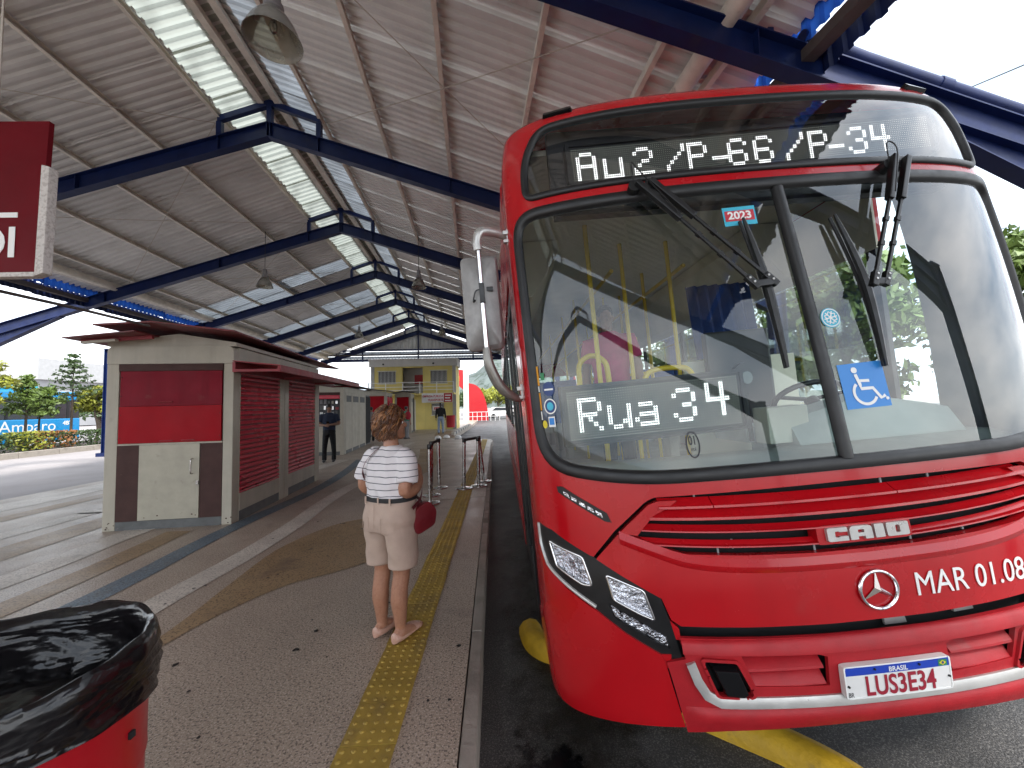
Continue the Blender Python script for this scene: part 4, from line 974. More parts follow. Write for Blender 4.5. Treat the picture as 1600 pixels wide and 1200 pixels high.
# LED displays -----------------------------------------------------
F5 = {'A': '01110 10001 10001 11111 10001 10001 10001', 'R': '11110 10001 10001 11110 10100 10010 10001', 'u': '00000 00000 10001 10001 10001 10011 01101', 'v': '00000 00000 10001 10001 10001 10001 11111',
      'a': '00000 00000 01110 00001 01111 10001 01111', '2': '01110 10001 00001 00110 01000 10000 11111', '3': '01110 10001 00001 00110 00001 10001 01110', '4': '10010 10010 10010 11111 00010 00010 00010',
      '/': '00001 00001 00010 00100 01000 10000 10000', 'P': '11110 10001 10001 11110 10000 10000 10000', '-': '00000 00000 00000 00000 11110 00000 00000', '6': '01110 10001 10000 11110 10001 10001 01110'}
def led_panel(name, cols, rows, pitch, origin, ex, ez, text, parent, r_on, r_off, dim_cols=None):
    """origin: bottom-left dot in bus coordinates; ex, ez unit vectors; text: [(char, col, row0)]"""
    on = set()
    for ch, c0, r0 in text:
        for r, line in enumerate(F5[ch].split()):
            for c, q in enumerate(line):
                if q == '1':
                    for dc in (0, 1):
                        for dr in (0, 1): on.add((c0 + 2 * c + dc, r0 + 13 - 2 * r - dr))
    ey = ex.cross(ez)      # towards the viewer is -v
    nrm = -ey if ey.y > 0 else ey
    a, b = MB(), MB()
    for c in range(cols):
        for r in range(rows):
            p = origin + ex * (c * pitch) + ez * (r * pitch); lit = (c, r) in on
            if not lit and dim_cols is not None and c > dim_cols: continue
            rad = r_on if lit else r_off
            (a if lit else b).add([p + nrm * .002 + ex * rad * cos(k * pi / 3) + ez * rad * sin(k * pi / 3) for k in range(6)], [tuple(range(6))])
    x0, x1, z0, z1 = -pitch * 1.5, pitch * (cols + .5), -pitch * 1.5, pitch * (rows + .5)
    def corner(x, z, d): return origin + ex * x + ez * z - nrm * d
    mb = MB(); mb.rings([[corner(x0, z0, 0), corner(x1, z0, 0), corner(x1, z1, 0), corner(x0, z1, 0)], [corner(x0, z0, .05), corner(x1, z0, .05), corner(x1, z1, .05), corner(x0, z1, .05)]])
    root = mb.build(name, M['led_board'], parent)
    tag(a.build('lit_leds', M['led_on'], root, recalc=False), kind='stuff'); tag(b.build('dim_glow_leds', M['led_off'], root, recalc=False), kind='stuff')
    fr = MB(); t = .016
    for (xa, za, xb, zb) in ((x0 - t, z0 - t, x1 + t, z0), (x0 - t, z1, x1 + t, z1 + t), (x0 - t, z0, x0, z1), (x1, z0, x1 + t, z1)):
        fr.rings([[corner(xa, za, -.012), corner(xb, za, -.012), corner(xb, zb, -.012), corner(xa, zb, -.012)], [corner(xa, za, .055), corner(xb, za, .055), corner(xb, zb, .055), corner(xa, zb, .055)]])
    fr.build('display_frame', M['black'], root)
    return root
M['led_board'] = mat('led_board', (0.016, 0.018, 0.017), 0.6)
led_panel('windshield_display', 71, 20, .0122, Vector((-1.046, .42, 1.538)), Vector((1, 0, .012)).normalized(), Vector((-.012, 0, 1)).normalized(),
          [('R', 4, 3), ('u', 16, 3), ('a', 27, 3), ('3', 43, 3), ('4', 57, 4)], bus, .0037, .0017)
ex = Vector((1, 0, .026)).normalized(); ez = Vector((-.026, 0, 1)).normalized()
def cu(px): return round((-.908 + (px - 892) * .00339 + .905) / .0105)
led_panel('destination_display', 180, 16, .0105, Vector((-.905, .40, 2.838)), ex, ez,
          [(c, cu(p), 0) for c, p in (('A', 899), ('v', 938), ('2', 985), ('/', 1034), ('P', 1068), ('-', 1106), ('6', 1132), ('6', 1172), ('/', 1222), ('P', 1257), ('-', 1290), ('3', 1320), ('4', 1357))], bus, .0032, .0014)
mb = MB(); mb.box((-1.02, .455, 2.70), (1.02, .50, 3.14)); mb.build('display_housing', M['black'], bus)
mb = MB(); mb.box((-1.02, .40, 2.66), (1.02, .46, 2.68)); mb.build('display_shelf', M['black'], bus)

# stickers on the glass ------------------------------------------------
def sticker(name, poly, m, off=-.003, parent=None, res=.02): return patch(name, poly, [], m, parent or bus, off=off, res=res, thick=.0008)
def circ(s, t, r, k=1.0, n=24): return [(s + r * cos(2 * pi * i / n), t + r * k * sin(2 * pi * i / n)) for i in range(n)]
wc = sticker('accessibility_sticker', [(.056, 1.590), (.250, 1.592), (.254, 1.785), (.056, 1.780)], M['print_blue'])
def stroke(name, pts, w, m, off, parent, closed=False):
    P = [Vector((a, b, 0)) for a, b in pts]; mb = MB(); vs = []; n = len(P)
    for i in range(n):
        d = ((P[(i + 1) % n] if closed or i < n - 1 else P[i]) - (P[i - 1] if closed or i > 0 else P[i])).normalized(); nx = Vector((-d.y, d.x, 0))
        vs += [SP(P[i].x + nx.x * w, P[i].y + nx.y * w, off), SP(P[i].x - nx.x * w, P[i].y - nx.y * w, off)]
    fs = [(2 * i, 2 * i + 1, (2 * i + 3) % (2 * n), (2 * i + 2) % (2 * n)) for i in range(n if closed else n - 1)]
    mb.add(vs, fs); return mb.build(name, m, parent, recalc=False)
sticker('symbol_head', circ(.123, 1.752, .013), M['print_white'], -.0012, wc, .006)
stroke('symbol_body', [(.124, 1.735), (.134, 1.690), (.136, 1.672), (.185, 1.672), (.212, 1.628), (.232, 1.638)], .007, M['print_white'], -.0012, wc)
stroke('symbol_arm', [(.132, 1.706), (.178, 1.704)], .006, M['print_white'], -.0014, wc)
stroke('symbol_wheel', [(.148 + .048 * cos(a), 1.655 + .048 * sin(a)) for a in [radians(130 + 12 * i) for i in range(18)]], .006, M['print_white'], -.0010, wc)
sticker('symbol_dot', circ(.238, 1.624, .007, n=12), M['print_white'], -.0012, wc, .004)
sn = sticker('snowflake_sticker', circ(.085, 1.99, .044, 1.03), M['print_cyan'])
stroke('sticker_ring', circ(.085, 1.99, .038, 1.03), .0022, M['print_white'], -.0012, sn, True)
for k in range(6):
    a = k * pi / 3 + .2; stroke('flake_arm', [(.085, 1.99), (.085 + .03 * cos(a), 1.99 + .03 * sin(a))], .0026, M['print_white'], -.0012, sn)
    for d in (.5, -.5):
        stroke('flake_barb', [(.085 + .018 * cos(a), 1.99 + .018 * sin(a)), (.085 + .028 * cos(a + d), 1.99 + .028 * sin(a + d))], .002, M['print_white'], -.0009, sn)
y23 = sticker('year_sticker', [(-.276, 2.463), (-.126, 2.466), (-.124, 2.560), (-.274, 2.557)], M['print_cyan'])
sticker('year_field', [(-.268, 2.486), (-.134, 2.488), (-.132, 2.540), (-.266, 2.538)], M['print_red'], -.0016, y23)
text_on_skin('year_text', '2023', -.200, 2.497, .052, M['print_white'], y23, off=-.0008, align='CENTER', bold=.0016, extr=.0001, xscale=1.05)
bd = sticker('speed_badge', circ(-.600, 1.506, .026, 2.1), M['led_board_t'] if 'led_board_t' in M else M['print_dark'], -.0035)
bpy.data.objects.remove(bd)
bd = stroke('speed_badge', circ(-.600, 1.506, .025, 2.1), .0030, M['print_dark'], -.003, bus, True)
text_on_skin('speed_text', '10', -.600, 1.506, .052, M['print_dark'], bd, off=-.003, align='CENTER', bold=.001, extr=.0001, xscale=.62, flip=True)
text_on_skin('speed_unit', 'km', -.600, 1.480, .024, M['print_dark'], bd, off=-.003, align='CENTER', extr=.0001, xscale=.7, flip=True)
for a, b, h, m in ((1.815, 1.905, .024, 'print_orange'), (1.785, 1.812, .020, 'print_white'), (1.700, 1.780, .022, 'print_orange'), (1.655, 1.695, .020, 'print_white')):
    sticker('permit_sticker', [(-1.262, a), (-1.262 + h, a), (-1.262 + h, b), (-1.262, b)], M[m], res=.01)
sticker('permit_sticker', circ(-1.232, 1.635, .014, 1.3, 14), M['print_yellow'], res=.008)
sticker('permit_sticker', [(-1.228, 1.838), (-1.205, 1.838), (-1.205, 1.872), (-1.228, 1.872)], M['print_green'], res=.01)
nv = sticker('permit_sticker', circ(-1.188, 1.795, .032, 1.05, 20), M['print_navy'], res=.012)
stroke('sticker_line', [(-1.212, 1.792), (-1.164, 1.792)], .004, M['print_white'], -.0012, nv)
md = sticker('medal_sticker', circ(-1.190, 1.715, .034, 1.05, 20), M['print_navy'], res=.012)
stroke('medal_ring', circ(-1.190, 1.715, .031, 1.05, 24), .003, M['print_white'], -.0012, md, True)
sticker('medal_centre', circ(-1.190, 1.715, .018, 1.05, 16), M['print_cyan'], -.0012, md, .008)
fl = sticker('flag_sticker', [(-1.208, 1.622), (-1.172, 1.622), (-1.172, 1.668), (-1.208, 1.668)], M['print_white'], res=.012)
sticker('flag_field', [(-1.203, 1.632), (-1.177, 1.632), (-1.177, 1.662), (-1.203, 1.662)], M['print_blue'], -.0012, fl, .01)

# number plate --------------------------------------------------------
PL = [(-.200, .540), (.208, .540), (.208, .656), (-.200, .656)]
plate = patch('number_plate', rnd(PL, .010, 4), [], M['white'], bus, off=.034, res=.012, thick=.022)
patch('plate_rim', rnd(PL, .010, 4), [rnd([(-.195, .545), (.203, .545), (.203, .651), (-.195, .651)], .007, 4)], M['print_white'], plate, off=.036, res=.005, thick=.003)
patch('plate_band', [(-.194, .622), (.202, .622), (.202, .650), (-.194, .650)], [], M['print_band'] if 'print_band' in M else M['print_blue'], plate, off=.035, res=.02, thick=.0005)
text_on_skin('plate_country', 'BRASIL', .004, .6265, .024, M['print_white'], plate, off=.0358, align='CENTER', bold=.0004, extr=.0001)
text_on_skin('plate_number', 'LUS3E34', .008, .5495, .096, M['plate_red'] if 'plate_red' in M else M['print_red'], plate, off=.0358, align='CENTER', bold=.0016, extr=.0008, xscale=.76, spacing=1.02)
text_on_skin('plate_code', 'BR', -.182, .547, .024, M['print_dark'], plate, off=.0358, align='CENTER', extr=.0001, xscale=.75)
fg = patch('plate_flag', [(.160, .624), (.194, .624), (.194, .646), (.160, .646)], [], M['print_green'], plate, off=.0358, res=.01, thick=.0003)
patch('flag_rhombus', [(.163, .635), (.177, .626), (.191, .635), (.177, .644)], [], M['print_yellow'], fg, off=.0363, res=.004, thick=.0003)
patch('flag_disc', circ(.177, .635, .005, 1, 10), [], M['print_navy'], fg, off=.0368, res=.003, thick=.0003)
for s, t in ((-.085, .640), (.085, .640), (-.188, .585), (.196, .585)): MB().tube([SP(s, t, .034), SP(s, t, .039)], .004, 8).build('plate_screw', M['black'], plate)

# kerb-side mirror ------------------------------------------------------
def LW(x, y, z): return toL((x, y, z))
mc = LW(-.024, 1.97, 2.036); mx0, mx1, mz0, mz1 = -.100, .094, -.245, .245
def rr_ring(w0, w1, z0, z1, r, y, n=5):
    P = rnd([(w0, z0), (w1, z0), (w1, z1), (w0, z1)], r, n); return [mc + Vector((a, y, b)) for a, b in P]
mb = MB(); mb.rings([rr_ring(mx0 + .012, mx1 - .012, mz0 + .012, mz1 - .012, .03, .075), rr_ring(mx0, mx1, mz0, mz1, .035, .065), rr_ring(mx0, mx1, mz0, mz1, .035, .02), rr_ring(mx0 + .018, mx1 - .012, mz0 + .02, mz1 - .02, .03, -.005), rr_ring(-.035, .020, mz0 + .12, mz1 - .12, .02, -.040)])
mirror = mb.build('side_mirror', M['mirror_grey'] if 'mirror_grey' in M else M['silver'], bus, smooth=32)
mb = MB(); mb.rings([rr_ring(mx0 + .014, mx1 - .014, mz0 + .014, mz1 - .014, .03, .076), rr_ring(mx0 + .014, mx1 - .014, mz0 + .014, mz1 - .014, .03, .079)]); mb.build('mirror_glass', M['chrome'], mirror)
mb = MB(); mb.tube([mc + Vector((.0, -.050, .26)), mc + Vector((.002, -.050, -.26))], .0115, 10); mb.build('mirror_rod', M['chrome'], mirror, smooth=60)
mb = MB(); mb.cbox(mc + Vector((.002, -.052, .03)), (.026, .03, .10)); mb.build('mirror_clamp', M['black'], mirror, bevel=.004)
mb = MB(); mb.cbox(mc + Vector((.042, -.028, .055)), (.034, .02, .022)); mb.build('mirror_knob', M['black'], mirror, bevel=.004)
pt = lambda x, z, y=1.93: LW(x, y, z)
P = smoothpath([mc + Vector((0, -.05, .25)), mc + Vector((-.002, -.05, .30)), mc + Vector((.02, -.045, .345)), mc + Vector((.075, -.01, .358)), mc + Vector((.145, .03, .35))], 6)
mb = MB(); mb.tube(P, [.020 + .004 * sin(pi * i / (len(P) - 1)) for i in range(len(P))], 12); mb.build('mirror_arm', M['silver'], mirror, smooth=60)
P = smoothpath([mc + Vector((.002, -.05, -.245)), mc + Vector((.006, -.05, -.33)), mc + Vector((.05, -.03, -.44)), mc + Vector((.115, .0, -.50)), mc + Vector((.155, .02, -.51))], 6)
mb = MB(); mb.tube(P, [.019 + .008 * sin(pi * min(1, i / (len(P) - 1) * 1.2)) for i in range(len(P))], 12); mb.build('mirror_arm', M['silver_dark'] if 'silver_dark' in M else M['silver'], mirror, smooth=60)
for dz in (.335, -.48):
    mb = MB(); mb.cbox(mc + Vector((.165, .03, dz)), (.022, .05, .085)); mb.cbox(mc + Vector((.150, .01, dz + .02)), (.03, .03, .02)); mb.cbox(mc + Vector((.150, .01, dz - .025)), (.03, .03, .016)); mb.build('mirror_bracket', M['silver'], mirror, bevel=.003)
mb = MB(); mb.tube(smoothpath([mc + Vector((-.002, -.056, .05)), mc + Vector((-.03, -.06, .04)), mc + Vector((-.045, -.055, -.01)), mc + Vector((-.035, -.05, .0))], 5), .004, 5); mb.build('mirror_cable', M['black'], mirror, smooth=60)

# sides, roof, rear ------------------------------------------------------
LEN = 12.2
def boxp(name, a, b, m, parent=bus, bevel=0): return MB().box(a, b).build(name, m, parent, bevel=bevel)
for sg in (-1, 1):
    U0, U1 = (-1.262, -1.225) if sg < 0 else (1.225, 1.262)
    fv = 2.35 if sg < 0 else 1.0
    boxp('side_wall', (U0, fv, .38), (U1, LEN, 1.48), M['red']); boxp('side_cove', (U0, .98, 2.58), (U1, LEN, 3.16), M['red'])
    vs_ = [fv] + ([] if sg < 0 else []) ; v = fv; k = 0
    while v < LEN - .3:
        wv = 1.42; e = min(v + wv, LEN - .06)
        boxp('window_post', (U0 + .002, v, 1.481), (U1 - .002, v + .07, 2.579), M['black'])
        boxp('side_window', ((U0 + U1) / 2 - .003, v + .071, 1.482), ((U0 + U1) / 2 + .003, e - .001, 2.578), M['sideglass']); v = e
    if sg < 0:     # front door, two glazed leaves
        for v0 in (1.02, 1.70):
            dr = boxp('door_leaf', (U0 + .004, v0, .42), (U1 - .01, v0 + .05, 2.50), M['black'])
            boxp('door_frame', (U0 + .004, v0 + .60, .42), (U1 - .01, v0 + .645, 2.50), M['black'], dr); boxp('door_rail', (U0 + .004, v0 + .051, .42), (U1 - .01, v0 + .599, .62), M['black'], dr); boxp('door_rail', (U0 + .004, v0 + .051, 2.40), (U1 - .01, v0 + .599, 2.50), M['black'], dr)
            boxp('door_glass', (U0 + .016, v0 + .051, .621), (U0 + .020, v0 + .599, 2.399), M['sideglass'], dr)
    boxp('side_trim', (U0 - .006 if sg < 0 else U1, fv, .95), (U0 if sg < 0 else U1 + .006, LEN, 1.0), M['black'])
rf = MB(); sec = [(-1.262, 3.16), (-1.24, 3.22), (-1.17, 3.285), (-.9, 3.325), (-.4, 3.345), (0, 3.35), (.4, 3.345), (.9, 3.325), (1.17, 3.285), (1.24, 3.22), (1.262, 3.16)]
sec2 = sec + [(1.22, 3.14), (1.1, 3.20), (0, 3.27), (-1.1, 3.20), (-1.22, 3.14)]
n = len(sec2); rf.rings([[(a, .98, b) for a, b in sec2], [(a, LEN, b) for a, b in sec2]]); rf.build('roof', M['red'], bus, smooth=40)
boxp('rear_wall', (-1.22, LEN - .05, .38), (1.22, LEN, 1.5), M['red']); boxp('rear_wall', (-1.22, LEN - .05, 2.6), (1.22, LEN, 3.13), M['red']); boxp('rear_window', (-1.22, LEN - .03, 1.501), (1.22, LEN - .02, 2.599), M['sideglass'])
for sg in (-1, 1):
    boxp('wall_trim', (sg * 1.205 - .008, .96, .96), (sg * 1.205 + .008, LEN - .06, 1.44), M['cream']); boxp('wall_trim', (sg * 1.205 - .008, .96, 2.56), (sg * 1.205 + .008, LEN - .06, 3.05), M['cream'])
boxp('underbody', (-1.20, .45, .40), (1.20, LEN - .06, .80), M['void'])  # near-black for the shade under the bus, also stops cabin light leaking
boxp('front_bulkhead', (-1.10, .33, .80), (1.10, .40, 1.30), M['void'])
for sg in (-1, 1):
    for v in (2.95, 9.2):
        c = Vector((sg * 1.08, v, .485))
        def disc(prof, name, m, par):
            mb = MB(); mb.rings([[c + Vector((sg * x, r * cos(2 * pi * i / 28), r * sin(2 * pi * i / 28))) for i in range(28)] for r, x in prof]); return mb.build(name, m, par, smooth=35)
        wh = disc([(.30, -.14), (.46, -.14), (.485, -.11), (.485, .11), (.46, .14), (.30, .14)], 'wheel', M['rubber'], bus)
        disc([(.30, .10), (.28, .13), (.16, .10), (.14, .14), (.0001, .145)], 'wheel_rim', M['silver'], wh)
MB().ell(toL((.285, 2.18, .62)), (.018, .03, .035)).build('side_marker', M['amber'] if 'amber' in M else M['print_orange'], bus, smooth=60)
# interior -----------------------------------------------------------------
boxp('cabin_floor', (-1.22, .40, .92), (1.22, LEN - .06, .95), M['grey_int'])
boxp('cabin_ceiling', (-1.2, .52, 3.06), (1.2, LEN - .06, 3.09), M['cream'])
for sg in (-1, 1):
    mb = MB(); mb.prism([(sg * 1.22, 2.54), (sg * 1.05, 2.60), (sg * .80, 2.95), (sg * .80, 3.05), (sg * 1.22, 3.05)], 1.6, LEN - .07); mb.build('ceiling_duct', M['cream'], bus)
# dashboard, curved
dsh = [(.10, 1.335), (.30, 1.40), (.46, 1.40), (.52, 1.36), (.54, .95), (.36, .95), (.34, 1.25), (.10, 1.30)]
mb = MB(); mb.rings([[(u, v + .16 * (u / 1.2) ** 2, w) for v, w in dsh] for u in [-1.12 + .14 * i for i in range(17)]]); dash = mb.build('dashboard', M['dash'], bus, smooth=40)
mb = MB(); mb.rings([[(u, v, w) for v, w in ((.44, 1.38), (.52, 1.62 - .10 * abs(u - .55) / .45), (.62, 1.64 - .10 * abs(u - .55) / .45), (.74, 1.40), (.72, 1.1), (.44, 1.1))] for u in [.12 + .11 * i for i in range(9)]]); mb.build('instrument_cowl', M['dash'], dash, smooth=50)
mb = MB(); cc = Vector((.58, .92, 1.60)); tl = radians(25)
ring = [cc + Vector((.235 * cos(a), -.235 * sin(a) * sin(tl) * 0 + .235 * sin(a) * cos(radians(70)) * -1, .235 * sin(a) * sin(radians(70)) * .5)) for a in [2 * pi * i / 28 for i in range(29)]]
mb.tube(ring, .017, 8, False); sw = mb.build('steering_wheel', M['black'], bus, smooth=60)
mb = MB(); mb.tube([cc, cc + Vector((0, -.28, -.30))], .04, 10)
for a in (.3, pi - .3, -pi / 2): mb.tube([cc, cc + Vector((.225 * cos(a), -.225 * sin(a) * .34, .225 * sin(a) * .47))], .014, 6)
mb.build('steering_column', M['black'], sw, smooth=40)
def bseat(u, v, back, col, name='seat', w=.44):
    r = MB(); r.box((u - w / 2, v, 1.32), (u + w / 2, v + .42, 1.42)); r.box((u - .05, v + .1, .95), (u + .05, v + .3, 1.32)); s_ = r.build(name, M['grey_int'], bus, bevel=.02)
    MB().box((u - w / 2, v + .38, 1.40), (u + w / 2, v + .46, 1.40 + back)).build('seat_back', M[col], s_, bevel=.02)
    return s_
bseat(.58, 1.20, .78, 'black', 'driver_seat', .52)
for i in range(9):
    for u in (-.95, -.5, .5, .95):
        if i == 0 and u < 0: continue
        bseat(u, 2.7 + i * .95, .62, 'seat_blue')
mb = MB(); vs_ = []
for i in range(25):
    u = .30 + .55 * i / 24; vs_ += [(u, 1.78 + .022 * sin(i * 1.5), 2.62), (u + .04, 1.78 + .03 * sin(i * 1.5 + .6), 1.98)]
mb.add(vs_, [(2 * i, 2 * i + 1, 2 * i + 3, 2 * i + 2) for i in range(24)]); mb.build('driver_curtain', M['curtain'], bus, smooth=60)
boxp('driver_partition', (.22, 1.80, .95), (1.2, 1.83, 1.97), M['cream'])
def rail(name, pts, r=.018): return MB().tube(pts, r, 10).build(name, M['pole_yellow'], bus, smooth=60)
for u, v in ((-.22, 1.82), (.20, 1.84), (-.33, 2.55), (.30, 2.7), (.10, 3.6), (-.30, 3.6), (.32, 3.6), (.32, 4.6), (-.30, 4.6), (.32, 5.6), (-.3, 6.2), (.32, 6.6), (-.62, 1.40)):
    rail('grab_pole', [(u, v, .95), (u, v, 3.06)])
rail('grab_loop', smoothpath([(-.735, 1.60, 1.5), (-.735, 1.60, 1.92), (-.71, 1.60, 2.03), (-.62, 1.60, 2.075), (-.53, 1.60, 2.03), (-.50, 1.60, 1.92), (-.50, 1.60, 1.5)], 5), .022)
rail('grab_loop', smoothpath([(-.22, 1.60, 1.70), (-.20, 1.60, 1.86), (-.12, 1.60, 1.915), (.05, 1.60, 1.92), (.15, 1.60, 1.90), (.20, 1.60, 1.80), (.20, 1.60, 1.6)], 5), .022)
for sg in (-1, 1): rail('ceiling_rail', [(sg * .32, 1.8, 2.82), (sg * .32, 11.8, 2.82)])
rail('turnstile_bar', [(-.3, 3.0, 1.95), (.35, 3.0, 1.97)]); rail('turnstile_bar', [(-.3, 3.0, 1.45), (.35, 3.0, 1.45)])
for i in range(4): rail('turnstile_post', [(-.18 + .15 * i, 3.0, .95), (-.18 + .15 * i, 3.0, 2.4)], .015)
boxp('notice_paper', (.02, 3.25, 1.98), (.32, 3.255, 2.36), M['print_white']); boxp('notice_paper', (.06, 3.25, 1.50), (.30, 3.255, 1.85), M['print_white'])
mb = MB(); mb.rings([[Vector((-.02, .60, 1.77)) + Vector((.075 * cos(a), y, .085 * sin(a))) for a in [2 * pi * i / 20 for i in range(20)]] for y in (.0, .04)]); mb.tube([(-.02, .62, 1.70), (-.02, .62, 1.42)], .012, 8); fan = mb.build('dash_fan', M['black'], bus, smooth=40)
mb = MB(); mb.rings([[Vector((-.02, .597, 1.77)) + Vector((.03 * cos(a), y, .035 * sin(a))) for a in [2 * pi * i / 14 for i in range(14)]] for y in (-.006, .0)]); mb.build('fan_hub', M['grey_int'], fan)
boxp('dash_box', (.0, .50, 1.41), (.22, .62, 1.60), M['cream'], bus, .01)
# ------------------------------------------------------------------ near kiosk
def bx(name, a, b, m, parent, bevel=0): return MB().box(a, b).build(name, M[m], parent, bevel=bevel)
k1 = empty('kiosk', (-5.04, 5.41, 0), radians(4.5)); tag(k1, 'closed beige kiosk nearest the camera with red flap and two red roller shutters', 'kiosk', 'kiosks along the platform')
W_, D_, H_ = 1.54, 3.25, 2.42
# body core set back behind the face panels
bx('kiosk_body', (.03, .03, .0), (W_ - .03, D_ - .02, H_ - .05), 'kiosk_base', k1)
for x0, x1 in ((0, .145), (1.415, W_)): bx('corner_post', (x0, 0, 0), (x1, .16, H_ - .24), 'kiosk', k1, .012)
def arch_header():
    P = rnd([(0, H_ - .239), (W_, H_ - .239), (W_, H_), (0, H_)], [.004, .004, .09, .09], 6)
    return MB().prism(P, -.004, .12).build('header_panel', M['kiosk'], k1, bevel=.006)
arch_header()
bx('top_bar', (.147, -.012, 2.085), (1.413, .1, 2.178), 'kiosk_brown', k1, .004)
bx('upper_flap', (.17, -.010, 1.615), (1.40, .02, 2.082), 'flap_dark', k1, .004)
fl2 = bx('lower_flap', (.165, -.016, 1.125), (1.40, .018, 1.612), 'flap', k1, .004)
for x, z in ((.72, 1.665), (.74, 1.150), (1.0, 1.150)): MB().tube([(x - .08, -.022, z), (x + .08, -.022, z)], .008, 6).build('flap_pull', M['awning'], k1, smooth=50)
for x in (.19, 1.385):
    for z in (1.2, 1.5, 1.75, 2.0): MB().tube([(x, -.012, z), (x, -.019, z)], .006, 8).build('rivet', M['kiosk_brown'], k1)
for x0, x1 in ((.147, .405), (1.145, 1.413)): bx('brown_panel', (x0, -.004, .115), (x1, .02, 1.098), 'kiosk_brown', k1, .003)
dr = bx('service_door', (.412, -.010, .118), (1.138, .016, 1.098), 'kiosk_door', k1, .004)
MB().tube(smoothpath([(1.06, -.012, .70), (1.06, -.05, .71), (1.06, -.055, .76), (1.06, -.055, .84), (1.06, -.05, .89), (1.06, -.012, .90)], 4), .008, 8).build('door_handle', M['steel'], dr, smooth=60)
MB().cbox((1.125, -.018, .58), (.03, .02, .05)).build('door_latch', M['steel'], dr, bevel=.003)
bx('sill_strip', (.147, -.006, 1.100), (1.413, .02, 1.122), 'kiosk', k1, .003)
bx('plinth', (.147, .002, .0), (1.413, .03, .113), 'kiosk_base', k1, .003)
for z0, z1, d in ((1.42, 1.86, .10), (.82, 1.08, .12)): bx('meter_box', (-d, .22, z0), (-.001, .55, z1), 'grey_tile', k1, .01)
random.seed(4)
for i in range(16):
    x = random.choice([random.uniform(.01, .13), random.uniform(1.43, 1.53), random.uniform(.45, 1.1)]); z = random.uniform(.01, .10) if x < .14 or x > 1.42 else random.uniform(.125, .17); w = random.uniform(.008, .022)
    y = -.0015 if x < .14 or x > 1.42 else -.0115
    MB().add([(x, y, z), (x + w, y, z + random.uniform(-.004, .006)), (x + w * .7, y, z + w * .9), (x - w * .2, y, z + w * .6)], [(0, 1, 2, 3)]).build('paint_chip', M['kiosk_brown'], k1, recalc=False)
# shutter side (local +x face)
SX = W_
slm = MB(); n = 6
slm.rings([[(SX - .03 + dx, y, dz) for dx, dz in ((0, 0.003), (.012, .003), (.036, .014), (.042, .030), (.026, .054), (0, .060))] for y in (0.0, 1.0)])
sme = slm.mesh('shutter_slat', smooth=40)
for (y0, y1, lab) in ((.175, 1.385, 'a'), (1.72, 3.02, 'b')):
    sh = bx('roller_shutter', (SX - .034, y0, .39), (SX - .028, y1, 2.10), 'kroof', k1)
    for i in range(24):
        o = link('shutter_slat', sme, M['shutter'], sh); o.location = (0, y0 + .004, .405 + .0705 * i); o.scale = (1, y1 - y0 - .008, 1)
    bx('shutter_foot', (SX - .026, y0 + .003, .375), (SX + .006, y1 - .003, .402), 'shutter', sh, .004)
    bx('counter_panel', (SX - .03, y0, .135), (SX + .012, y1, .372), 'kiosk', k1, .004)
    bx('plinth', (SX - .03, y0, 0), (SX + .004, y1, .132), 'kiosk_base', k1, .003)
bx('corner_post', (SX - .10, .162, 0), (SX + .004, .174, 2.18), 'kiosk', k1)
for y0, y1 in ((1.387, 1.54), (1.56, 1.718), (3.022, D_)): bx('side_post', (SX - .05, y0, 0), (SX + .018, y1, 2.12), 'kiosk', k1, .006)
bx('side_post', (SX - .05, 1.542, 0), (SX - .004, 1.558, 2.12), 'kiosk_brown', k1)
bx('side_header', (SX - .06, .122, 2.122), (SX + .006, D_, H_ - .01), 'kiosk', k1, .01)
# awning over the shutters
aw = empty('awning'); aw.parent = k1
MB().add([(SX + .01, -.05, 2.20), (SX + .62, -.05, 2.135), (SX + .62, 4.25, 2.135), (SX + .01, 4.25, 2.20), (SX + .01, -.05, 2.215), (SX + .62, -.05, 2.15), (SX + .62, 4.25, 2.15), (SX + .01, 4.25, 2.215)],
         [(0, 1, 2, 3), (7, 6, 5, 4), (0, 4, 5, 1), (1, 5, 6, 2), (2, 6, 7, 3), (3, 7, 4, 0)]).build('awning_sheet', M['awning'], aw)
bx('awning_fascia', (SX + .585, -.055, 2.055), (SX + .622, 4.255, 2.134), 'awning', aw, .004)
for y in (-.05, 1.45, 2.9, 4.2): 
    MB().beam((SX + .01, y + .02, 2.075), (SX + .60, y + .02, 2.075), .035, .035).build('awning_arm', M['awning'], aw)
    MB().beam((SX + .25, y + .02, 2.09), (SX + .25, y + .02, 2.17), .03, .03).build('awning_stay', M['awning'], aw)
MB().box((SX + .008, -.05, 2.055), (SX + .045, 4.25, 2.19)).build('awning_ledger', M['awning'], aw)
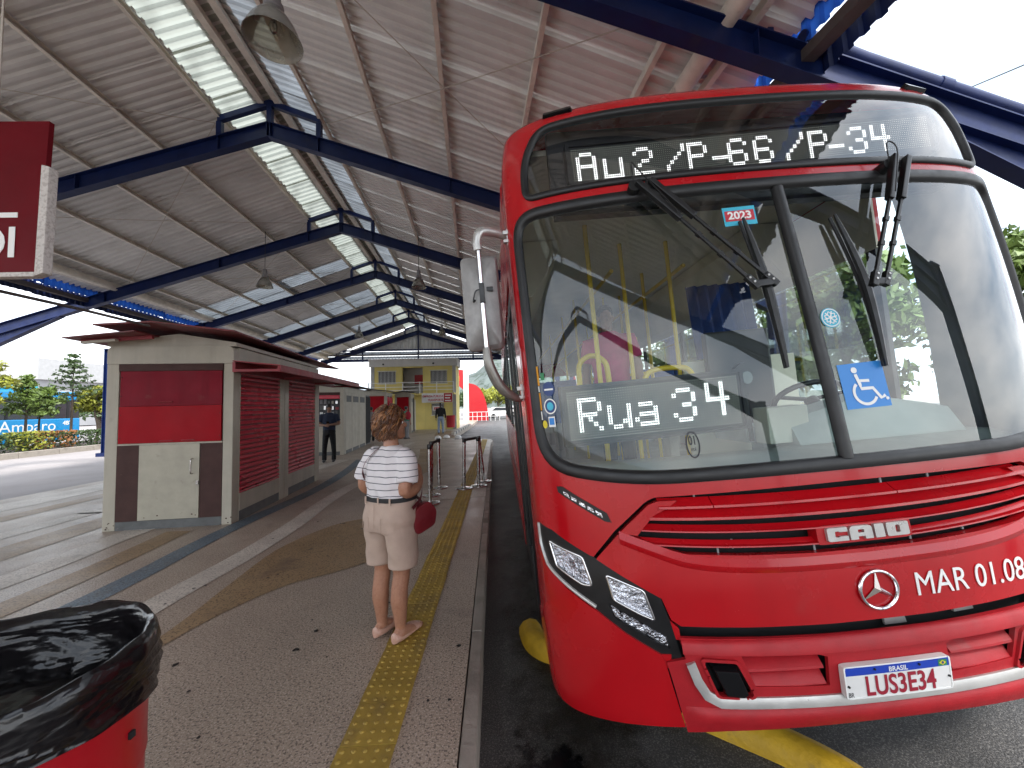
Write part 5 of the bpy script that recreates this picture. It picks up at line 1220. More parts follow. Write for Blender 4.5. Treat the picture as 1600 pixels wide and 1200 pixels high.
# layered low roof
MB().prism([(-.02, H_), (W_ + .02, H_), (W_ + .02, H_ + .05), (.85, H_ + .17), (-.02, H_ + .07)], .02, D_ - .05).build('roof_gable', M['kiosk'], k1)
MB().add([(.16, -.42, 2.615), (.80, -.42, 2.655), (1.70, -.30, 2.56), (1.70, 4.3, 2.50), (.80, 4.3, 2.60), (.16, 4.3, 2.575)] + [(.16, -.42, 2.635), (.80, -.42, 2.675), (1.70, -.30, 2.58), (1.70, 4.3, 2.52), (.80, 4.3, 2.62), (.16, 4.3, 2.595)],
         [(0, 1, 4, 5), (1, 2, 3, 4), (6, 11, 10, 7), (7, 10, 9, 8), (0, 6, 7, 1), (1, 7, 8, 2), (2, 8, 9, 3), (3, 9, 10, 4), (4, 10, 11, 5), (5, 11, 6, 0)]).build('roof_sheet', M['kroof'], k1)
MB().add([(-.27, -.30, 2.475), (.60, -.40, 2.545), (.60, 3.6, 2.545), (-.27, 3.6, 2.475), (-.27, -.30, 2.49), (.60, -.40, 2.56), (.60, 3.6, 2.56), (-.27, 3.6, 2.49)],
         [(0, 1, 2, 3), (7, 6, 5, 4), (0, 4, 5, 1), (1, 5, 6, 2), (2, 6, 7, 3), (3, 7, 4, 0)]).build('roof_sheet', M['kroof'], k1)
for y in (-.12, 1.2, 2.6): MB().beam((-.20, y, 2.462), (.62, y, 2.520), .04, .045).build('roof_batten', M['awning'], k1)
MB().beam((-.16, -.16, 2.44), (.25, -.19, 2.47), .05, .03).build('roof_bracket', M['kiosk'], k1)
cb = MB().tube([(-4.20, 5.02, 2.60), (-4.235, 4.2, 2.615), (-4.262, 3.6, 2.613), (-4.32, 2.2, 2.64)], .016, 8).build('conduit', M['gutter'], smooth=60)
tag(cb, 'thin brown conduit running forward from the near kiosk roof', 'conduit')

# ------------------------------------------------------------------ further kiosks
def kiosk(loc, rz, w, d, h, label, front='open', side='panel'):
    k = empty('kiosk', loc, rz); tag(k, label, 'kiosk', 'kiosks along the platform')
    bx('kiosk_body', (.02, .25 if front == 'open' else .03, 0), (w - .03, d - .02, h - .06), 'kiosk_base', k)
    for x0, x1 in ((0, .12), (w - .12, w)): bx('corner_post', (x0, 0, 0), (x1, .14, h - .2), 'kiosk', k, .01)
    bx('header_panel', (0, -.004, h - .199), (w, .12, h), 'kiosk', k, .02)
    bx('lower_panel', (.121, 0, .12), (w - .121, .04, 1.02), 'kiosk', k, .004)
    bx('plinth', (.121, .004, 0), (w - .121, .03, .118), 'kiosk_base', k)
    if front == 'open':
        bx('counter', (.121, -.08, 1.022), (w - .121, .25, 1.06), 'steel', k, .004)
        bx('top_bar', (.121, -.01, h - .29), (w - .121, .1, h - .201), 'kiosk_brown', k, .004)
        bx('side_cheek', (.0, .141, 0), (.02, d, h - .06), 'kiosk', k); 
        bx('rolled_shutter', (.13, -.004, h - .42), (w - .13, .08, h - .292), 'shutter', k, .02)
    else:
        bx('front_panel', (.121, -.008, 1.04), (w - .121, .04, h - .21), 'flap', k, .004)
    n = max(2, round(d / 1.2)); L = d / n
    for i in range(n):
        y0, y1 = .145 if i == 0 else i * L, (i + 1) * L
        bx('side_post', (w - .06, y0, 0), (w + .012, y0 + .10, h - .2), 'kiosk', k, .006)
        if side == 'panel':
            if i == n - 1: bx('side_door', (w - .03, y0 + .102, .05), (w + .006, y1 - .002, h - .26), 'void', k)
            else:
                bx('side_panel', (w - .03, y0 + .102, .122), (w + .004, y1 - .002, h - .2), 'kiosk', k, .004); bx('side_vent', (w + .0045, y0 + .2, h - .52), (w + .012, y1 - .1, h - .30), 'kiosk_base', k)
        else:
            bx('side_shutter', (w - .03, y0 + .102, 1.0), (w + .004, y1 - .002, h - .26), side, k); bx('side_panel', (w - .03, y0 + .102, .122), (w + .006, y1 - .002, .998), 'kiosk', k, .004)
            for j in range(int((h - 1.3) / .07)): bx('shutter_slat', (w + .0045, y0 + .11, 1.01 + .07 * j), (w + .016, y1 - .01, 1.06 + .07 * j), side, k)
        bx('plinth', (w - .03, y0 + .102, 0), (w + .003, y1 - .002, .12), 'kiosk_base', k)
    bx('side_header', (w - .06, .121, h - .199), (w + .006, d, h - .01), 'kiosk', k, .01)
    MB().prism([(-.30, h + .03), (w * .5, h + .15), (w + .28, h + .04), (w + .28, h + .06), (w * .5, h + .17), (-.30, h + .05)], -.32, d + .3).build('roof_sheet', M['gutter'], k)
    MB().prism([(-.02, h + .001), (w + .02, h + .001), (w * .5, h + .13)], .02, d - .02).build('roof_gable', M['kiosk'], k)
    return k
k2 = kiosk((-6.40, 13.25, 0), radians(5.5), 1.5, 4.3, 2.30, 'open beige kiosk with dark counter behind the man reading his phone', 'open', 'panel')
# goods hanging in the open kiosk: small packets on a back board
bx('back_board', (.13, .245, 1.07), (1.37, .252, 1.98), 'print_dark', k2)
random.seed(3)
for r in range(4):
    for c in range(9):
        z = 1.12 + .2 * r; x = .18 + .125 * c
        bx('goods_packet', (x, .21, z), (x + random.uniform(.06, .1), .244, z + random.uniform(.08, .16)), random.choice(['kiosk_brown', 'print_white', 'grey_cloth', 'kiosk', 'kiosk_base', 'steel', 'awning']), k2)
kiosk((-7.0, 21.6, 0), radians(3), 1.35, 1.7, 2.42, 'small kiosk with red front panel and pink shutters far down the platform', 'red', 'shutter')
kiosk((-5.75, 24.0, 0), radians(3), .95, 1.5, 2.40, 'farthest small kiosk with a red panel beside the yellow building', 'red', 'panel')

# ------------------------------------------------------------------ waste bin with black liner, foreground
bin_ = empty('waste_bin', (-1.238, 1.055, 0)); tag(bin_, 'red drum waste bin with black plastic liner in the foreground corner', 'bin', 'red waste bins')
R0, HB = .295, .875
MB().lathe([(.0, .002), (R0 * .93, .002), (R0 * .95, .02), (R0 * .965, .28), (R0 * .98, .285), (R0 * .975, .30), (R0 * .985, .56), (R0 * 1.0, .565), (R0 * .995, .58), (R0, HB - .02), (R0 * 1.02, HB), (R0 * .985, HB), (R0 * .97, HB - .05), (R0 * .93, .03), (0, .02)], 48).build('drum', M['bin_red'], bin_, smooth=40)
for i in range(9):
    a = 2 * pi * i / 9 + .2; p = Vector((cos(a), sin(a), 0))
    MB().cbox((p.x * (R0 + .0), p.y * (R0 + .0), .672 + .004 * (i % 2)), (.014, .014, .016)).build('drum_hole', M['void'], bin_)
random.seed(11)
def bagr(a, z, k): return .005 * sin(5 * a + 9 * z + k) + .0028 * sin(13 * a - z * 34 + 2 * k) + .0012 * sin(29 * a + 60 * z)
rows = []; NB = 160
prof = [(R0 + .008, 0.736, .6), (R0 + .022, 0.741, 1.0), (R0 + .016, 0.753, 1.0), (R0 + .024, 0.769, 1.0), (R0 + .017, 0.782, 1.0), (R0 + .025, 0.798, 1.1), (R0 + .018, 0.813, 1.0), (R0 + .024, 0.829, 1.0), (R0 + .018, 0.846, .9), (R0 + .023, 0.862, .7), (R0 + .018, 0.885, .5), (R0 + .006, 0.905, .35), (R0 - .008, 0.900, .35), (R0 - .016, 0.870, .8), (R0 - .022, 0.837, 1.5), (R0 - .034, 0.794, 2.6), (R0 - .052, 0.734, 3.8), (R0 - .075, 0.630, 4.8), (R0 - .10, 0.550, 5.4), (R0 - .13, 0.480, 5), (.09, 0.420, 3), (.02, 0.390, 1)]
for j, (r, z, am) in enumerate(prof):
    row = []
    for i in range(NB):
        a = 2 * pi * i / NB
        rr_ = r + bagr(a, z, j * .5 if j > 12 else j * .6) * am * (1 if j > 12 else .55)
        low = max(0, 1 - j / 9) if j < 9 else 0
        zz = z + low * (.036 - .024 * cos(a) - .066 * sin(a) + .006 * sin(3 * a)) + .004 * sin(5 * a + 1) + .0022 * sin(14 * a + j)
        row.append((rr_ * cos(a), rr_ * sin(a), zz))
    rows.append(row)
MB().rings(rows, True).build('liner', M['bag_black'], bin_, smooth=80)

# ------------------------------------------------------------------ route sign, cut by the left edge of the picture
sg_ = empty('route_sign', (-2.83, 2.6, 2.40), radians(-2)); tag(sg_, 'dark red route sign with white letters hanging at the left edge', 'sign')
MB().prism([(-1.6, 0.03), (-.035, .03), (.0, 1.03), (-1.6, 1.03)], 0, .03).build('sign_board', M['sign_red'], sg_)
MB().prism([(-.05, .0), (.005, .02), (.018, .72), (-.034, .735)], -.006, .05).build('sign_edge', M['sign_edge'], sg_, bevel=.008)
MB().prism([(-1.6, -.002), (-.052, -.002), (-.052, .028), (-1.6, .028)], -.004, .05).build('sign_edge', M['sign_edge'], sg_, bevel=.006)
MB().box((-1.2, -.0035, .385), (-.170, -.001, .418)).build('sign_bar', M['print_white'], sg_)
me = text_mesh('\u00d3I', .275, 'RIGHT', .001, .006)
o = link('sign_letters', me, M['print_white'], sg_); o.rotation_euler = (pi / 2, 0, 0); o.location = (-.165, -.003, .130)
for x in (-1.3, -.35): MB().tube([(x, .015, 1.03), (x, .015, 4.35)], .008, 6).build('hanger_rod', M['rod'], sg_)

# ------------------------------------------------------------------ queue posts
def stanchion(x, y, label, lean=(0, 0)):
    s = empty('queue_post', (x, y, 0)); tag(s, label, 'queue post', 'steel queue posts')
    s.rotation_euler = (lean[0], lean[1], 0)
    MB().lathe([(.0, .004), (.155, .004), (.16, .010), (.155, .022), (.09, .034), (.035, .04), (.0, .042)], 28).build('base', M['steel'], s, smooth=35)
    MB().lathe([(.031, .036), (.031, .85)], 20).build('post', M['steel'], s, smooth=60)
    MB().lathe([(.0, .845), (.036, .85), (.038, .86), (.038, .915), (.034, .925), (.0, .927)], 20).build('head', M['black'], s, smooth=40)
    return s
PS = [(-.964, 6.244), (-1.023, 6.777), (-.966, 7.389), (-.501, 7.252), (-.139, 7.785), (-.235, 7.429)]
LB = ['nearest steel queue post of the three right behind the woman', 'middle steel queue post of the three right behind the woman', 'farthest steel queue post of the three right behind the woman',
      'leftmost steel queue post of the trio near the platform edge', 'farthest leaning steel queue post of the trio near the platform edge', 'nearer right steel queue post of the trio near the platform edge']
LN = [(0, .0), (0, .01), (0, -.01), (0, .02), (.0, -.10), (0, -.0)]
for (x, y), l, ln in zip(PS, LB, LN): stanchion(x, y, l, ln)
def belt(p, q, label):
    p, q = Vector((*p, .888)), Vector((*q, .888)); mb = MB(); mb.beam(p, q, .004, .048); tag(mb.build('queue_belt', M['belt']), label, 'belt', 'black queue belts')
belt(PS[1], PS[2], 'black belt joining the two rear posts behind the woman'); belt(PS[3], (-.225, 7.785), 'black belt joining two posts near the platform edge')

# far bin, striped barrier, kerb blocks
fb = empty('waste_bin', (-2.45, 24.6, 0)); tag(fb, 'small red bin on a post in front of the yellow building', 'bin', 'red waste bins')
MB().lathe([(.0, .25), (.26, .25), (.29, .95), (.30, 1.0), (.27, 1.0), (.25, .3), (0, .28)], 24).build('drum', M['bin_red'], fb, smooth=40)
MB().tube([(-.36, 0, 0), (-.36, 0, 1.15)], .03, 8).build('post', M['white'], fb); MB().beam((-.36, 0, .9), (-.2, 0, .9), .05, .05).build('bracket', M['white'], fb)
bar = empty('striped_barrier', (-1.95, 20.6, .02)); tag(bar, 'black and yellow striped barrier pole lying at the far platform edge', 'barrier')
pa, pb = Vector((0, 0, .10)), Vector((.42, 8.5, .16))
for i in range(16):
    MB().beam(pa.lerp(pb, i / 16), pa.lerp(pb, (i + 1) / 16), .16, .14).build('stripe', M['print_dark'] if i % 2 else M['band_white'], bar)
for i, (x, y) in enumerate(((-2.15, 19.4), (-1.55, 19.0), (-2.5, 18.9))):
    tag(MB().lathe([(.0, 0), (.16, 0), (.15, .08), (.09, .14), (0, .16)], 12).build('stone_block', M['white'], None, smooth=40), ['small white stone by the striped barrier', 'white stone at the far platform corner', 'low white stone left of the striped barrier'][i], 'stone', 'white marker stones').location = (x, y, 0)
# ------------------------------------------------------------------ people
def remesh(mb, name, voxel, smooth_it=6, fac=.5):
    me = mb.mesh(name); o = bpy.data.objects.new(name, me); COL.objects.link(o)
    m = o.modifiers.new('r', 'REMESH'); m.mode = 'VOXEL'; m.voxel_size = voxel
    if smooth_it: s = o.modifiers.new('s', 'SMOOTH'); s.iterations = smooth_it; s.factor = fac
    dg = bpy.context.evaluated_depsgraph_get(); out = bpy.data.meshes.new_from_object(o.evaluated_get(dg))
    bpy.data.objects.remove(o); bpy.data.meshes.remove(me)
    for p in out.polygons: p.use_smooth = True
    out.name = name; out.materials.clear(); return out
def ring_e(c, rx, ry, n=28, rot=0.0, tilt=0.0, sq=2.0):
    out = []
    for i in range(n):
        a = 2 * pi * i / n; ca, sa = cos(a), sin(a)
        x = rx * abs(ca) ** (2 / sq) * (1 if ca >= 0 else -1); y = ry * abs(sa) ** (2 / sq) * (1 if sa >= 0 else -1)
        xr, yr = x * cos(rot) - y * sin(rot), x * sin(rot) + y * cos(rot)
        out.append((c[0] + xr, c[1] + yr, c[2] + yr * tilt))
    return out
def hand(mb, wrist, d, palm_n, size=1.0, curl=.6, thumb_side=1):
    """palm and five separate fingers; d = direction of the fingers, palm_n = normal out of the back of the hand"""
    d = Vector(d).normalized(); n = Vector(palm_n); n = (n - d * n.dot(d)).normalized(); sd = d.cross(n)
    w = Vector(wrist); k = size
    mb.rings([[w + d * t * k + sd * a * cos(q) * k + n * b * sin(q) * k for q in [2 * pi * i / 12 for i in range(12)]] for t, a, b in ((-.02, .024, .018), (.015, .032, .016), (.05, .040, .016), (.085, .040, .013), (.095, .034, .009))])
    for i, (off, ln) in enumerate(((-.030, .062), (-.010, .074), (.011, .070), (.031, .054))):
        p = w + d * .085 * k + sd * off * k; pts = [p]; dd = d.copy()
        for j in range(3):
            dd = (dd - n * curl * .75).normalized(); p = p + dd * ln * k * (.44, .33, .26)[j]; pts.append(p)
        mb.tube(pts, [.0092 * k, .0085 * k, .0078 * k, .006 * k], 8)
    t0 = w + d * .02 * k - sd * thumb_side * -.028 * k * -1
    t0 = w + d * .025 * k + sd * thumb_side * .030 * k; td = (d * .6 + sd * thumb_side * .7 - n * curl * .3).normalized()
    mb.tube([t0, t0 + td * .035 * k, t0 + (td * .6 + d * .5 - n * curl * .4).normalized() * .062 * k], [.012 * k, .0105 * k, .007 * k], 8)
def head(mb, c, yaw, pitch, k=1.0):
    """skull, jaw, nose, ears, lips and brow around centre c (height of the eyes), facing +y turned by yaw"""
    R = Matrix.Rotation(yaw, 3, 'Z') @ Matrix.Rotation(pitch, 3, 'X'); c = Vector(c)
    def E(p, r): 
        t = MB().ell((0, 0, 0), r, 16, 12); mb.add([c + R @ (Vector(v) + Vector(p)) * k for v in t.v], t.f)
    E((0, -.008, .035), (.072, .092, .085)); E((0, .028, -.035), (.058, .062, .075)); E((0, .052, -.085), (.034, .036, .030))
    E((0, .092, -.022), (.012, .020, .018)); E((0, .080, .0), (.008, .016, .030))
    E((.034, .062, -.03), (.022, .022, .02)); E((-.034, .062, -.03), (.022, .022, .02))
    E((0, .078, -.058), (.022, .012, .006)); E((0, .077, -.068), (.020, .012, .006)); E((0, .074, .022), (.05, .014, .010))
    for s in (-1, 1): E((s * .076, -.002, -.012), (.008, .020, .032))
    return R

def place(o, loc, yaw, lean=0.0): o.location = loc; o.rotation_euler = (lean, 0, yaw)

# ---- the woman waiting on the tactile strip
wo = empty('person'); place(wo, (-.668, 2.69, .008), radians(-30)); tag(wo, 'woman in striped shirt and beige shorts standing on the yellow strip, seen from behind', 'person', 'people on the platform')
sk = MB()
hc = Vector((-.045, .045, 1.385))
Rw = head(sk, hc, radians(-38), radians(8), 1.0)
sk.rings([ring_e((-.018, .015, 1.20), .062, .058), ring_e((-.026, .02, 1.27), .052, .052), ring_e((-.038, .03, 1.33), .052, .056)])
# arms: local +x is her right
sk.tube(smoothpath([(.140, .01, 1.165), (.168, -.03, 1.06), (.172, -.058, .965), (.172, .03, .955), (.140, .12, .985), (.095, .185, 1.015)], 4), [.050, .050, .049, .048, .047, .046, .046, .045, .045, .045, .044, .042, .041, .039, .037, .035, .033, .031, .029, .027, .026], 12)
hand(sk, (.088, .195, 1.02), (-.55, .70, .42), (.6, .6, .3), .95, .75, -1)
sk.tube(smoothpath([(-.175, .01, 1.165), (-.225, -.02, 1.06), (-.245, -.025, .97), (-.225, .05, .925), (-.17, .15, .92), (-.11, .21, .94)], 4), [.050, .050, .049, .048, .047, .046, .046, .045, .045, .045, .044, .042, .041, .039, .037, .035, .033, .031, .029, .027, .026], 12)
hand(sk, (-.10, .22, .945), (.75, .55, .3), (-.3, .8, .3), .95, .7, 1)
for s, fx, fy in ((-1, -.088, .0), (1, .085, -.004)):
    K = [(s * .078, -.01, .62), (s * .084, -.008, .50), (s * .088, -.004, .42), (fx * 1.0, -.020, .33), (fx, -.026, .25), (fx, -.018, .16), (fx, -.016, .09), (fx, -.010, .05)]
    rr_ = [.078, .066, .057, .056, .058, .046, .036, .036]
    sk.tube(smoothpath(K, 3), [v for i in range(7) for v in (rr_[i], lerp(rr_[i], rr_[i + 1], .33), lerp(rr_[i], rr_[i + 1], .66))] + [.036], 16)
    sk.rings([[(fx + x * cos(0) - s * -.01, y, z) for x, y, z in [(a * q, yy, zz + b * p) for a, b in [(cos(2 * pi * i / 12), sin(2 * pi * i / 12)) for i in range(12)]]] for yy, q, p, zz in ((-.055, .026, .026, .036), (-.02, .034, .040, .050), (.04, .037, .036, .044), (.10, .043, .022, .028), (.15, .036, .014, .020), (.172, .018, .008, .016))])
    sk.ell((fx, -.048, .045), (.030, .026, .036), 12, 8)
link('body', remesh(sk, 'body', .0055, 4), M['skin'], wo)
# eyes
for s in (-1, 1):
    e = MB().ell(hc + Rw @ Vector((s * .031, .070, .002)), (.011, .011, .011), 10, 8).build('eye', M['print_white'], wo, smooth=60)
# shirt
sh = MB()
sh.rings([ring_e((0, -.004, .895), .172, .128, 32, 0, .0, 2.3), ring_e((0, -.006, .93), .178, .132, 32, 0, 0, 2.3), ring_e((-.002, -.012, 1.00), .180, .132, 32, 0, 0, 2.3), ring_e((-.010, -.018, 1.08), .174, .126, 32, 0, 0, 2.3), ring_e((-.014, -.012, 1.14), .168, .116, 32, 0, 0, 2.3), ring_e((-.016, .0, 1.19), .138, .098, 32, 0, 0, 2.2), ring_e((-.008, .010, 1.225), .100, .078, 32), ring_e((-.008, .014, 1.243), .076, .068, 32)])
sh.tube(smoothpath([(.095, .0, 1.185), (.145, -.008, 1.15), (.170, -.028, 1.075), (.178, -.044, 1.010)], 4), [.062, .066, .069, .070, .070, .070, .070, .070, .071, .072, .073, .074, .074], 20)
sh.tube(smoothpath([(-.125, .0, 1.185), (-.182, -.005, 1.15), (-.226, -.018, 1.075), (-.246, -.024, 1.015)], 4), [.062, .066, .069, .070, .070, .070, .070, .070, .071, .072, .073, .074, .074], 20)
shm = remesh(sh, 'shirt', .008, 5)
for v in shm.vertices:      # cloth folds
    c = v.co; f = .0035 * sin(60 * c.z + 18 * c.x + 3 * sin(22 * c.x)) * max(0, min(1, (1.12 - c.z) / .12)) + .0025 * sin(75 * c.x + 20 * c.z)
    v.co = c + v.normal * f
def stripe_mat():
    m = mat('striped_cotton', (0.74, 0.70, 0.71), 0.85, var=(9, .08), bump=(500, .08)); nt = m.node_tree; N, L = nt.nodes, nt.links; b = N['Principled BSDF']
    src = b.inputs['Base Color'].links[0].from_socket
    tc = N.new('ShaderNodeTexCoord'); sx = N.new('ShaderNodeSeparateXYZ'); L.new(tc.outputs['Object'], sx.inputs[0])
    nz = N.new('ShaderNodeTexNoise'); nz.inputs['Scale'].default_value = 7; L.new(tc.outputs['Object'], nz.inputs['Vector'])
    ad = N.new('ShaderNodeMath'); ad.operation = 'MULTIPLY_ADD'; ad.inputs[1].default_value = .022; L.new(nz.outputs['Fac'], ad.inputs[0]); L.new(sx.outputs['Z'], ad.inputs[2])
    md = N.new('ShaderNodeMath'); md.operation = 'PINGPONG'; md.inputs[1].default_value = .0205; L.new(ad.outputs[0], md.inputs[0])
    lt = N.new('ShaderNodeMath'); lt.operation = 'LESS_THAN'; lt.inputs[1].default_value = .0024; L.new(md.outputs[0], lt.inputs[0])
    mx = N.new('ShaderNodeMixRGB'); mx.inputs['Color2'].default_value = (.035, .038, .06, 1); L.new(src, mx.inputs['Color1']); L.new(lt.outputs[0], mx.inputs['Fac']); L.new(mx.outputs[0], b.inputs['Base Color']); return m
link('shirt', shm, stripe_mat(), wo)
# shorts
so = MB()
so.rings([ring_e((0, -.006, .70), .182, .146, 32, 0, 0, 2.5), ring_e((0, -.014, .78), .194, .156, 32, 0, 0, 2.4), ring_e((0, -.012, .84), .190, .148, 32, 0, 0, 2.4), ring_e((0, -.008, .90), .182, .136, 32, 0, 0, 2.3), ring_e((0, -.006, .915), .180, .135, 32, 0, 0, 2.3)])
for s in (-1, 1): so.rings([ring_e((s * .104, -.004, .465), .092, .104, 24), ring_e((s * .103, -.004, .50), .092, .106, 24), ring_e((s * .100, -.008, .60), .094, .118, 24), ring_e((s * .094, -.010, .70), .096, .134, 24), ring_e((s * .088, -.012, .76), .094, .14, 24)])
som = remesh(so, 'shorts', .008, 4)
for v in som.vertices:
    c = v.co; v.co = c + v.normal * (.004 * sin(34 * c.x + 16 * c.z) * max(0, min(1, (.80 - c.z) / .2)) + .0025 * sin(52 * c.z + 30 * abs(c.x)) )
shorts = link('shorts', som, M['shorts'], wo)
MB().rings([ring_e((0, -.007, .893), .188, .142, 32, 0, 0, 2.3), ring_e((0, -.007, .895), .192, .146, 32, 0, 0, 2.3), ring_e((0, -.007, .918), .191, .145, 32, 0, 0, 2.3), ring_e((0, -.007, .920), .186, .140, 32, 0, 0, 2.3)]).build('belt', M['belt'], shorts, smooth=50)
for x in (-.10, .02, .12):
    a = x; MB().cbox((a, -.150 + .35 * a * a, .905), (.012, .008, .044)).build('belt_loop', M['shorts'], shorts, bevel=.002)
# back pockets and seam, raised stitching
wo.scale = (.94, .95, 1.0)
def on_back(x, z):
    rx, ry = .192, .156
    return Vector((x, -.012 - ry * (1 - min(1, abs(x) / rx) ** 2.4) ** (1 / 2.4) - .002, z))
for s in (-1, 1):
    P = [on_back(s * .055, .80), on_back(s * .145, .80), on_back(s * .145, .72), on_back(s * .100, .70), on_back(s * .055, .72), on_back(s * .055, .80)]
    MB().tube(P, .0018, 5).build('pocket_seam', M['shorts'], shorts)
MB().tube([on_back(.0, .89), on_back(.0, .80), on_back(0, .72)], .002, 5).build('seat_seam', M['shorts'], shorts)
# shoes
for s, fx in ((-1, -.088), (1, .085)):
    mb = MB()
    sec = [(-.084, .020, .004, .050), (-.072, .036, .002, .066), (-.02, .046, .001, .052), (.05, .046, .001, .046), (.10, .053, .001, .060), (.15, .047, .001, .044), (.188, .026, .004, .026)]
    mb.rings([[(fx + q * cos(a), y, (z0 + z1) / 2 + (z1 - z0) / 2 * sin(a)) for a in [2 * pi * i / 14 for i in range(14)]] for y, q, z0, z1 in sec])
    shoe = mb.build('shoe', M['shoe'], wo, smooth=60)
    mb = MB(); mb.tube([(fx - .02, .118, .037), (fx, .112, .042), (fx + .02, .118, .037)], .006, 6); mb.build('shoe_bow', M['silver'], shoe, smooth=60)
# hair: base cap and loose curls
hb = MB().ell(hc + Vector((0, -.022, .030)), (.092, .100, .098), 20, 14)
hair = hb.build('hair', M['hair'], wo, smooth=70)
random.seed(21)
cur = [MB(), MB()]
fdir = Rw @ Vector((0, 1, 0))
for i in range(760):
    th = random.uniform(0, 2 * pi); ph = math.acos(random.uniform(-.55, 1.0))
    nrm_ = Vector((sin(ph) * cos(th), sin(ph) * sin(th), cos(ph)))
    if nrm_.dot(fdir) > .45 and nrm_.z < .62: continue
    p = hc + Vector((0, -.022, .028)) + Vector((nrm_.x * .096, nrm_.y * .104, nrm_.z * .102))
    dn = Vector((0, 0, -1)); tg = (dn - nrm_ * dn.dot(nrm_));
    if tg.length < .2: tg = Vector((cos(th), sin(th), 0)) - nrm_ * Vector((cos(th), sin(th), 0)).dot(nrm_)
    tg.normalize(); sdv = nrm_.cross(tg); L_ = random.uniform(.05, .085); w0 = random.uniform(.009, .020); fq = random.uniform(5.0, 8.0); p0 = random.random() * 6
    pts = []
    for j in range(9):
        t = j / 8; drop = Vector((0, 0, -.018 * t * t))
        pts.append(p + tg * L_ * t + nrm_ * (.010 * sin(fq * t + p0) + .006 - .010 * t * (1 if nrm_.z > 0 else -.6)) + sdv * w0 * cos(fq * t + p0) + drop)
    cur[0 if random.random() < .62 else 1].tube(pts, [.0048 * (1 - .6 * abs(2 * j / 8 - .8)) + .0012 for j in range(9)], 5)
tag(cur[0].build('curls', M['hair'], hair, smooth=80, recalc=False), kind='stuff'); tag(cur[1].build('curls', M['hair_hi'], hair, smooth=80, recalc=False), kind='stuff')
# shoulder bag: strap over the left shoulder, bag at the right hip
hbag = empty('shoulder_bag'); hbag.parent = None; place(hbag, (-.668, 2.69, .008), radians(-30)); tag(hbag, 'small dark red shoulder bag on the hip of the woman in striped shirt', 'bag')
hbag.scale = (.94, .95, 1.0)
mb = MB()
P = rnd([(-.01, .655), (.135, .70), (.150, .80), (.085, .868), (-.015, .83), (-.04, .72)], .03, 4)
mb.prism([(a + .10, b) for a, b in P], -.035, .035); bm_ = mb.build('bag_body', M['red_leather'], hbag, bevel=.012, smooth=50)
bm_.rotation_euler = (0, 0, radians(70)); bm_.location = (.135, -.035, 0)
st = smoothpath([(.215, -.03, .85), (.20, .07, .90), (.14, .145, .98), (.05, .15, 1.08), (.0, .11, 1.19), (-.035, .03, 1.252), (-.075, -.055, 1.222), (-.125, -.115, 1.15), (-.170, -.105, 1.07), (-.196, -.03, 1.0), (-.17, .10, .95), (-.05, .155, .90), (.10, .155, .87), (.19, .10, .85)], 6)
rows = []
for i, p in enumerate(st):
    c = Vector((0, -.005, p.z)); nn = Vector((p.x, p.y + .005, .0)); nn = nn.normalized() if nn.length > .03 else Vector((0, 0, 1))
    if p.z > 1.2: nn = (nn * .4 + Vector((0, 0, 1))).normalized()
    d = (st[min(i + 1, len(st) - 1)] - st[max(i - 1, 0)]).normalized(); sd_ = d.cross(nn).normalized()
    rows.append([p + sd_ * .011 + nn * .004, p - sd_ * .011 + nn * .004, p - sd_ * .011 + nn * .001, p + sd_ * .011 + nn * .001])
MB().rings(rows).build('strap', M['strap'], hbag, smooth=40)

